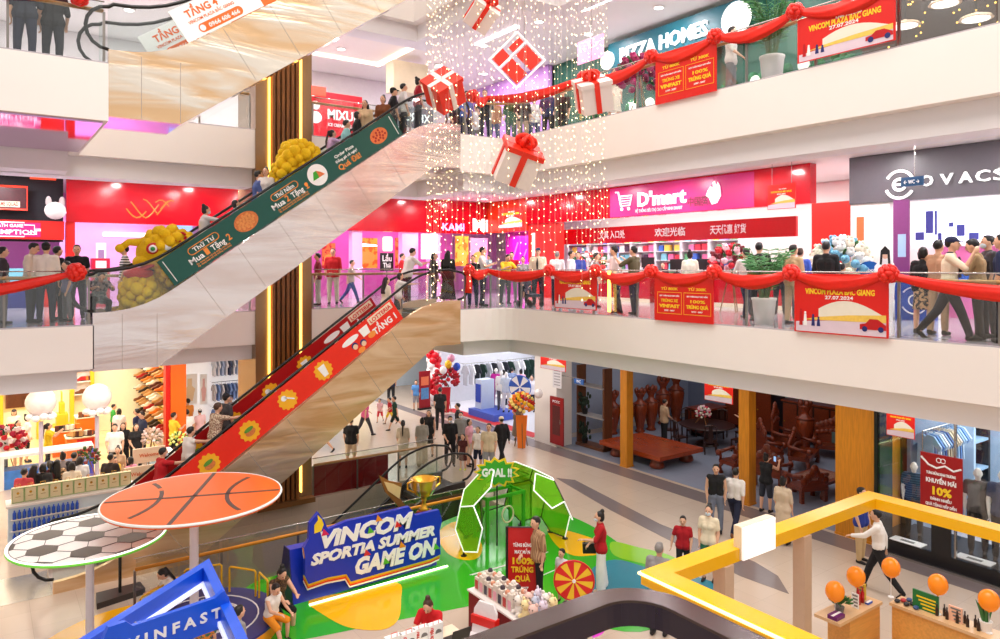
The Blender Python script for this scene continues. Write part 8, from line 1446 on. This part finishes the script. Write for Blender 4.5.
for px, py, lb, H, f_, tp, hr_, fm in ((115, 424, 'man in a white T-shirt posing left of two women in black', 1.7, 190, WSH, 'short', False), (123, 423, 'woman in a black printed T-shirt smiling beside the man in white', 1.58, 180, BK, 'long', True), (136, 424, 'second woman in black with long hair at the posing group', 1.58, 170, (28, 28, 32), 'long', True), (143, 412, 'man in a navy shirt talking behind the women in black', 1.7, 250, (40, 50, 80), 'short', False), (138, 409, 'man in dark blue turned away behind the man in navy', 1.7, 300, (40, 50, 90), 'short', False), (113, 405, 'child in a green top beside the shoe shelves', 1.3, 90, (60, 170, 70), 'short', False), (119, 409, 'woman in white with short hair by the shoe shelves', 1.58, 20, (236, 232, 230), 'bob', True), (118, 447, 'woman in beige in the front of the posing group', 1.5, 190, (200, 170, 140), 'bun', True), (114, 458, 'child with dark hair looking down by the gift bags', 1.3, 150, (240, 200, 70), 'short', False), (110, 458, 'man in dark clothes over the right end of the gift bags', 1.62, 30, (50, 40, 40), 'short', False), (131, 458, 'child in a pink jacket beside the cream signboard', 1.36, 320, (236, 150, 180), 'bob', True)):
    bh(px, py, lb, H, f_, 'stand2', tp, 'short', 'trousers', BK, hr_, fem=fm)
bh(188, 399, 'man in an orange shirt near the white children shop', 1.7, 320, 'stand', (240, 150, 60)); bh(187, 410, 'man in a white shirt behind the red escalator', 1.66, 340, 'stand', (240, 236, 236)); bh(174, 413, 'man in a yellow shirt carrying a green bouquet', 1.66, 60, 'carry', (246, 206, 50)); bh(200, 409, 'person in a grey white cap and pale pink top by the escalator', 1.5, 330, 'stand', (240, 200, 206), cap=(210, 210, 214)); bh(231, 396, 'man with dark hair beyond the escalator at the column', 1.66, 180, 'stand', (120, 120, 130))
# --- escalator riders
PW('man in a beige printed shirt gripping the red escalator rail', es(G1, 215), 60, 1.72, 'reach', DOTS, 'short', 'trousers', (110, 90, 80), hair='short', hc='br')
PW('person in a white sleeveless top on the red escalator', es(G1, 188), 60, 1.62, 'reach', (240, 232, 226), 'none', 'trousers', (200, 190, 180), 'short'); PW('person in a red T-shirt with a black backpack and mask on the red escalator', es(G1, 160), 70, 1.62, 'reach', (196, 24, 34), 'short', 'trousers', BK, 'short', mask=True)
PW('man in a dark flat hat near the rail of the red escalator', es(G1, 226, 1.05), 60, 1.66, 'stand', (70, 66, 70), 'short', 'trousers', BK, cap=(36, 34, 40))
PW('woman in a cream blouse with long black hair at the top of the red escalator', es(G1, 386), 60, 1.5, 'stand', (240, 226, 206), 'half', 'dress', BK, 'long', fem=True); PW('girl in white with a dark pinafore at the top of the red escalator', es(G1, 398), 80, 1.42, 'reach', (236, 230, 230), 'short', 'skirt', BK, 'bob', fem=True)
for px, lb, H, tp, hr_, fm, k in ((203, 'woman in a white T-shirt with a face mask on the green escalator', 1.55, (236, 230, 230), 'bun', True, {'mask': True}), (235, 'girl in a pale purple top on the green escalator', 1.3, (214, 180, 216), 'bob', True, {}), (258, 'man in a blue check shirt on the green escalator', 1.7, (80, 100, 160), 'short', False, {}), (266, 'woman in white looking back on the green escalator', 1.56, (240, 230, 224), 'bun', True, {}), (330, 'woman in a lilac blouse with her hand on the green escalator rail', 1.5, (210, 176, 220), 'pony', True, {}), (346, 'boy with glasses in a mint shirt on the green escalator', 1.6, (150, 210, 210), 'short', False, {}), (357, 'rider in a black T-shirt with a white print on the green escalator', 1.52, BK, 'bob', False, {}), (365, 'woman in beige facing down the green escalator', 1.66, (220, 190, 150), 'long', True, {}), (383, 'woman in a brown top with tied back hair on the green escalator', 1.6, (130, 74, 40), 'bun', True, {}), (393, 'person in black near the top of the green escalator', 1.66, (30, 28, 34), 'short', False, {'cap': (30, 28, 32)}), (403, 'boy in a white T-shirt near the top of the green escalator', 1.62, (240, 236, 236), 'short', False, {}), (418, 'woman in a dark red top stepping off the green escalator', 1.55, (170, 20, 40), 'bun', True, {})):
    PW(lb, es(G2, px, .72 if px not in (357, 365, 258) else .95), 75 if 'facing down' not in lb and 'back' not in lb else 200, H, 'reach' if px in (203, 330) else 'stand', tp, 'half', 'trousers', (60, 60, 70), hr_, fem=fm, **k)
# --- middle gallery, left
def g2(px, x=None, y=None): return at2(px, y=y, x=x)
PW('person in dark clothes cut off at the left edge of the middle gallery', g2(2, y=18.6), 80, 1.62, 'stand', (60, 50, 56), 'half', 'trousers', GY); h = PW('man in a cream shirt bending beside the man in the black cap', g2(31, y=18.7), 110, 1.72, 'stand', (232, 214, 196), 'half', 'trousers', (40, 44, 56), nod=20, tuck=True); PW('man in a white shirt and black cap, back turned, at the left rail', g2(46, y=18.5), 15, 1.72, 'stand', (244, 232, 220), 'half', 'trousers', (36, 40, 60), cap=BK, tuck=True)
PW('person in black behind the man in the black cap', g2(57, y=19.2), 60, 1.66, 'stand', (26, 26, 30), 'half', 'trousers', BK); PW('man in a black polo shirt facing us at the pink shop', g2(77, y=19.4), 185, 1.7, 'stand', (24, 24, 30), 'short', 'trousers', (50, 54, 66)); PW('child peeping between the men at the left rail', g2(67, y=18.6), 250, 1.3, 'stand', (120, 120, 150), 'short', 'trousers', GY)
PW('woman in a flowered blouse crouching beside the escalator foot', g2(98, y=19.0), 170, 1.62, 'crouch', pattern((150, 130, 130), (60, 56, 66), 14, 'grey_flowers'), 'half', 'trousers', (30, 26, 30), 'bun', fem=True); PW('young man in a striped T-shirt before the pink wall', g2(125, y=20.0), 270, 1.72, 'stand', STR, 'short', 'trousers', (110, 116, 130)); PW('man in black leaning over the yellow lion dance costume', es(G2, 148, 1.15), 80, 1.62, 'rail', (26, 24, 28), 'short', 'trousers', (60, 50, 40))
# --- middle gallery, behind the escalators
for px, y, lb, H, f_, ps, tp, bc, hr_, fm in ((268, 22.4, 'woman in a dark red top walking behind the timber column', 1.62, 80, 'walk', (150, 30, 40), (200, 160, 130), 'bun', True), (259, 23.0, 'person in dark blue behind the woman in dark red', 1.6, 300, 'stand', (50, 60, 100), BK, 'short', False), (333, 21.8, 'man in a red polo shirt and beige trousers', 1.76, 190, 'stand', (196, 20, 28), (206, 190, 170), 'short', False), (351, 22.2, 'child in a grey top and blue shorts walking behind the rail', 1.45, 100, 'walk', (190, 170, 160), (40, 60, 130), 'short', False), (407, 19.6, 'man in a white polo shirt at the head of the red escalator', 1.78, 60, 'rail', (240, 234, 234), NV, 'short', False), (402, 24.0, 'person in a red shirt behind the man in the white polo', 1.66, 100, 'stand', (190, 24, 30), BK, 'short', False), (434, 19.6, 'woman in black with dark trousers at the escalator landing', 1.62, 110, 'stand', (40, 40, 46), (70, 64, 66), 'long', True), (448, 19.3, 'woman with very long black hair in a dark dress at the landing', 1.68, 20, 'stand', BK, (50, 36, 36), 'long', True), (318, 21.5, 'person in dark grey behind the man in the red polo', 1.6, 270, 'stand', (130, 30, 44), (190, 180, 170), 'short', False)):
    PW(lb, g2(px, y=y), f_, H, ps, tp, 'half', 'trousers' if 'dress' not in lb else 'longdress', bc, hr_, fem=fm)
# --- middle gallery, right
A2 = [(473, 14.0, 'boy in black behind the satin tail at the gallery corner', 1.52, 190, 'stand', (24, 24, 28), NV, 'short', {}), (483, 13.2, 'man in a white T-shirt carrying a baby at the gallery corner', 1.78, 100, 'carry', (240, 234, 234), (30, 34, 56), 'short', {}), (505, 13.6, 'woman in a yellow top leaning on the gallery rail', 1.6, 150, 'rail', (240, 190, 40), BK, 'short', {}), (512, 14.3, 'person in red and black at the gallery rail', 1.66, 200, 'stand', (200, 24, 34), (120, 116, 120), 'short', {}), (523, 14.4, 'woman in grey with her hair tied beside the security guard', 1.5, 190, 'stand', (150, 146, 150), BK, 'bun', {'fem': True}), (557, 14.6, 'man in a white shirt seen from behind over the small poster', 1.66, 20, 'stand', (246, 240, 240), NV, 'short', {'hc': 'g'}), (571, 14.4, 'man in a white shirt turning right over the small poster', 1.66, 110, 'stand', (240, 232, 236), NV, 'short', {}), (578, 15.0, 'man in a blue printed shirt behind the white shirts', 1.64, 180, 'stand', (60, 80, 170), BK, 'short', {}), (596, 14.8, 'person in grey beside the white flower stand', 1.6, 100, 'stand', (150, 140, 136), GY, 'short', {}), (617, 13.3, 'man in a pinkish white shirt with rolled sleeves at the rail', 1.72, 290, 'reach', (240, 220, 220), (30, 30, 44), 'short', {'tuck': True}), (634, 13.4, 'man in an olive shirt taking a photo at the rail', 1.7, 300, 'photo', (92, 84, 60), (26, 28, 40), 'short', {}), (690, 15.6, 'woman in a cream blouse with her hair in a bun at the checkout', 1.62, 10, 'stand', (236, 232, 214), GY, 'bun', {'fem': True}), (663, 18.9, 'cashier with dark hair seated behind the checkout', 1.3, 190, 'stand', (40, 40, 50), BK, 'short', {}), (747, 14.4, 'man in a white T-shirt walking to the supermarket', 1.68, 330, 'walk', (240, 226, 224), (30, 34, 60), 'short', {}), (759, 14.2, 'man in a black T-shirt behind the potted palm', 1.74, 15, 'stand', (22, 22, 26), BK, 'short', {}), (793, 13.9, 'person in a beige sleeveless top and shorts beside the palm', 1.66, 40, 'stand', (214, 180, 140), (206, 176, 140), 'short', {}), (800, 15.2, 'man in a bright blue shirt at the supermarket entrance', 1.62, 20, 'stand', (60, 90, 190), NV, 'short', {'hc': 'br'}), (780, 16.6, 'child with dark hair deep in the supermarket entrance', 1.5, 10, 'stand', (40, 40, 50), BK, 'short', {}), (826, 14.2, 'man in black with his back to us before the white flower stand', 1.72, 15, 'stand', (20, 20, 24), BK, 'short', {}), (842, 14.9, 'small child beside the man in black at the flower stand', 1.25, 30, 'stand', (60, 60, 66), BK, 'short', {}), (923, 13.9, 'woman in a black top and flowered skirt at the robot shop', 1.56, 20, 'stand', (24, 22, 26), FLOW, 'bob', {'fem': True, 'bot': 'skirt'}), (938, 13.9, 'man in a tan shirt behind the security guard', 1.68, 30, 'stand', (196, 150, 120), (190, 160, 130), 'short', {}), (978, 13.6, 'young man in khaki and black looking down at the right', 1.68, 280, 'phone', (170, 140, 100), (44, 40, 44), 'short', {}), (989, 14.1, 'young man with a face mask at the right edge', 1.74, 250, 'stand', (60, 56, 60), (40, 40, 46), 'short', {'mask': True}), (1003, 13.3, 'man in a dark navy T-shirt cut off by the right edge', 1.72, 280, 'stand', (30, 40, 74), (40, 40, 50), 'short', {})]
for px, x, lb, H, f_, ps, tp, bc, hr_, k in A2:
    p = g2(px, x=x); b_ = k.pop('bot', 'trousers')
    if px < 500: p = g2(px, y=YB+.75 if px > 478 else YB+.5)
    h = PW(lb, p, f_, H, ps, tp, 'half' if tp != (240, 234, 234) else 'short', b_, bc, hr_, **k)
    if px == 634: phone(h, 'phone held up by the man in olive')
    if px == 483: c_ = h['W'](V((.02, .2, 1.22))); PW('baby in pale blue carried by the man in the white T-shirt', c_-V((0, 0, .25)), 200, .72, 'sit2', (190, 214, 236), 'half', 'trousers', (190, 214, 236), seat=.12)
def guard(lb, p, f_, ps):
    h = PW(lb, p, f_, 1.76, ps, (240, 222, 196), 'half', 'trousers', (34, 34, 46), cap=(30, 36, 70), tuck=True, shoe=BK); r = h['root']; s = h['s']
    for sx in (-1, 1): mb = MB(); q = h['UU'](sx*.15, 0, 1.46); mb.ell(q, (.05*s, .05*s, .016*s), 8, 5); part(r, 'epaulette', mb, mat((30, 30, 40), .5, name='epaulette_dark'), w=False)
    mb = MB(); mb.tube([h['UU'](0, .115, 1.40), h['UU'](0, .15, 1.25), h['UU'](0, .14, 1.06)], [.014*s, .03*s, .02*s], 6); part(r, 'tie', mb, BLACK, w=False)
    mb = MB(); mb.lathe(h['UU'](0, 0, .985), [(.155*s, -.02), (.16*s, 0), (.155*s, .02)], 18); part(r, 'belt', mb, BLACK, w=False)
guard('security guard in a cream shirt and navy cap walking along the right rail', g2(949, x=13.25), 95, 'salute'); guard('security guard in a pale shirt and dark cap beside the pram', g2(538, x=14.0), 190, 'stand')
p = g2(530, x=13.3); r = E('pram', 'dark pram with a small child beside the guard at the gallery rail', 'pram', p); mb = MB(); mb.prism([p+V((-.2, -.3, .3)), p+V((-.2, .25, .3)), p+V((-.2, .35, .75)), p+V((-.2, .25, .75)), p+V((-.2, .15, .42)), p+V((-.2, -.3, .38))], (.4, 0, 0)); part(r, 'seat', mb, mat((40, 44, 60), .7, name='pram_cloth'))
for sx in (-.2, .2):
    mb = MB(); mb.tube([p+V((sx, -.3, .1)), p+V((sx, .3, .8)), p+V((sx, .5, 1.0))], .014, 6); part(r, 'frame_bar', mb, BLACK)
    for sy in (-.3, .3): mb = MB(); mb.cone(p+V((sx-.02, sy, .1)), p+V((sx+.02, sy, .1)), .1, .1, 14); part(r, 'wheel', mb, BLACK)
PW('baby in a dark top sitting in the pram', p+V((0, .08, 0)), 200, .8, 'sit2', (60, 64, 80), 'half', 'shorts', (60, 60, 70), seat=.43)
# --- upper gallery
A3 = [(25, None, 16.2, 'person in dark trousers at the upper left rail, left of two', 1.72, 10, (40, 44, 60), NV, 'short', False), (53, None, 16.4, 'person in dark trousers at the upper left rail, right of two', 1.7, 15, (30, 30, 36), (30, 32, 44), 'short', False), (614, 14.2, None, 'woman in a pale dress with long dark hair at the upper gallery', 1.64, 160, (240, 226, 206), (240, 226, 206), 'long', True), (693, 14.4, None, 'woman with long dark hair seen from behind under the pizza sign', 1.62, 10, (220, 170, 150), NV, 'long', True), (731, 13.9, None, 'person bending in a pale shirt behind the upper gallery rail', 1.66, 100, (226, 216, 210), GY, 'short', False), (485, None, 18.6, 'man in black among the people at the upper corner rail', 1.68, 190, (30, 30, 36), NV, 'short', False), (494, None, 19.2, 'person with brown hair at the upper corner rail', 1.66, 170, (190, 120, 80), (60, 70, 120), 'short', False), (511, None, 18.7, 'person in green at the upper corner rail', 1.64, 200, (40, 100, 60), (40, 90, 70), 'short', False), (523, 14.0, None, 'person in dark clothes behind the upper swag', 1.64, 180, (60, 46, 50), (190, 160, 130), 'short', False), (534, 14.4, None, 'woman with pale top behind the hanging lit square', 1.62, 160, (236, 226, 226), (40, 60, 110), 'bun', True), (548, 14.2, None, 'person in navy behind the upper swag near the green wall', 1.64, 190, (40, 50, 90), BK, 'short', False), (466, None, 18.8, 'person in a blue top at the head of the green escalator', 1.6, 150, (80, 110, 190), NV, 'short', False), (456, None, 20.0, 'woman in black at the head of the green escalator', 1.6, 180, BK, BK, 'bob', True), (563, 14.6, None, 'person in black before the green wall of the pizza restaurant', 1.66, 210, (26, 30, 30), BK, 'short', False), (476, None, 20.4, 'person in white at the back of the upper corner', 1.66, 160, (230, 220, 226), GY, 'short', False)]
for px, x, y, lb, H, f_, tp, bc, hr_, fm in A3: PW(lb, at2(px, x=x, y=y, z=L3), f_, H, 'stand2', tp, 'half', 'trousers' if 'dress' not in lb else 'dress', bc, hr_, fem=fm)
# ================================================================ lion dance costumes
FUR = mat((255, 196, 16), .9, var=.25, scale=28, bump=.8, name='lion_fur'); LR_ = mat((206, 24, 30), .5, name='lion_red'); LG_ = mat((40, 150, 70), .5, name='lion_green')
def shaggy(mb, c, r, n, s, rn, lo=-1):
    for i in range(n):
        u = lo+(1-lo)*(i+.5)/n; q = math.sqrt(max(0, 1-u*u)); t = i*2.4; d = V((q*math.cos(t), q*math.sin(t), u)); mb.ell(V(c)+V((d.x*r[0], d.y*r[1], d.z*r[2])), s*rn.uniform(.8, 1.25), 7, 5)
rn = random.Random(31); p = at2(182, y=YB+.75); p = at2(164, y=YB+.75); p.z = L2+1.62; r = E('lion_costume', 'yellow lion dance head with horns held over the foot of the green escalator', 'lion costume', (p.x, p.y, L2+.26))
c = p+V((0, 0, .0)); ax = ((.92, 0, .39), (0, 1, 0), (-.39, 0, .92)); ax = tuple(V(a) for a in ax)
mb = MB(); mb.ell(c, (.62, .5, .46), 18, 12, ax); shaggy(mb, c+V((.1, 0, .05)), (.55, .48, .42), 40, .11, rn, -.2); part(r, 'head', mb, FUR, smooth=True)
L_ = lambda a, b, d: c+ax[0]*a+ax[1]*b+ax[2]*d
mb = MB(); mb.ell(L_(-.52, 0, -.06), (.22, .34, .14), 12, 8, ax); part(r, 'snout', mb, FUR, smooth=True); mb = MB(); mb.ell(L_(-.5, -.02, -.24), (.22, .34, .06), 12, 8, ax); part(r, 'lower_jaw', mb, LR_, smooth=True)
mb = MB(); mb.tube([L_(-.35, 0, .3), L_(-.62, 0, .42), L_(-.82, 0, .36)], [.1, .08, .07], 8); mb.ell(L_(-.84, 0, .36), .1); part(r, 'horn', mb, FUR, smooth=True)
for b in (-.42, .42):
    mb = MB(); mb.ell(L_(-.28, b, .12), (.15, .08, .13), 12, 8, ax); part(r, 'eye_ring', mb, LR_, smooth=True); mb = MB(); mb.ell(L_(-.3, b*1.16, .12), (.09, .05, .09), 10, 6, ax); e = part(r, 'eye_ball', mb, WHT, smooth=True); mb = MB(); mb.ell(L_(-.31, b*1.27, .12), (.05, .03, .05), 8, 6, ax); part(r, 'pupil', mb, LG_, smooth=True)
    mb = MB(); mb.ell(L_(.02, b*1.12, .05), (.12, .05, .11), 10, 6, ax); part(r, 'cheek_spot', mb, WHT, smooth=True); mb = MB(); mb.tube([L_(.2+.12*math.cos(t*.5), b*1.1, .12*math.sin(t*.5)) for t in range(13)], .035, 6); mb.tube([L_(.38+.09*math.cos(t*.5), b*.95, .14+.09*math.sin(t*.5)) for t in range(13)], .03, 6); part(r, 'swirl_print', mb, LR_); mb = MB(); mb.ell(L_(.05, b, .36), (.12, .07, .08), 8, 6, ax); part(r, 'ear', mb, FUR, smooth=True)
mb = MB(); q = V((p.x-.35, p.y, L2)); shaggy(mb, q+V((-.15, 0, .62)), (.36, .34, .42), 46, .13, rn); shaggy(mb, q+V((-.36, .05, .25)), (.15, .2, .24), 24, .1, rn); shaggy(mb, q+V((.2, .0, .52)), (.2, .25, .2), 24, .1, rn); mb.ell(q+V((-.1, 0, .7)), (.34, .3, .5)); part(r, 'fur_legs', mb, FUR, smooth=True); mb = MB(); mb.ell(q+V((-.2, -.1, 1.06)), (.32, .26, .14)); part(r, 'red_sash', mb, LR_, smooth=True)
mb = MB(); shaggy(mb, c+V((.2, 0, -.55)), (.34, .38, .36), 40, .11, rn); mb.ell(c+V((.2, 0, -.5)), (.34, .34, .4)); part(r, 'fur_body', mb, FUR, smooth=True)
e_ = es(G2, 298); r = E('lion_costume', 'second yellow lion dance costume riding higher on the green escalator', 'lion costume', e_); mb = MB(); shaggy(mb, e_+V((.05, 0, 1.25)), (.5, .4, .42), 60, .13, rn); mb.ell(e_+V((.05, 0, 1.2)), (.5, .4, .45), 14, 10); part(r, 'fur_back', mb, FUR, smooth=True); mb = MB(); shaggy(mb, e_+V((-.3, 0, .8)), (.32, .34, .42), 40, .12, rn); mb.ell(e_+V((-.1, 0, .6)), (.4, .36, .58)); part(r, 'fur_legs', mb, FUR, smooth=True); mb = MB(); mb.ell(e_+V((.42, -.1, 1.5)), (.14, .1, .12)); part(r, 'ear', mb, FUR, smooth=True)
# ================================================================ finish: writing fitted to its width, bodies fused
bpy.context.view_layer.update()
for o, w in TEXTS:
    d = o.dimensions.x
    if d > 1e-6:
        k = w/d; mx = o.matrix_local.copy()
        for i in range(3): mx[i][0] *= k
        o.matrix_local = mx
dg = bpy.context.evaluated_depsgraph_get()
for o in BODIES:
    me = bpy.data.meshes.new_from_object(o.evaluated_get(dg)); me.name = o.name.split('.')[0]
    for p in me.polygons: p.use_smooth = True
    o.modifiers.clear(); o.data = me
for t in [o for o in C.objects if o.type == 'FONT']:
    me = bpy.data.meshes.new_from_object(t.evaluated_get(dg)); n = bpy.data.objects.new('lettering', me); C.objects.link(n); n.parent = t.parent; n.matrix_local = t.matrix_local.copy()
    if 'label' in t: n['label'] = t['label']
    bpy.data.objects.remove(t)
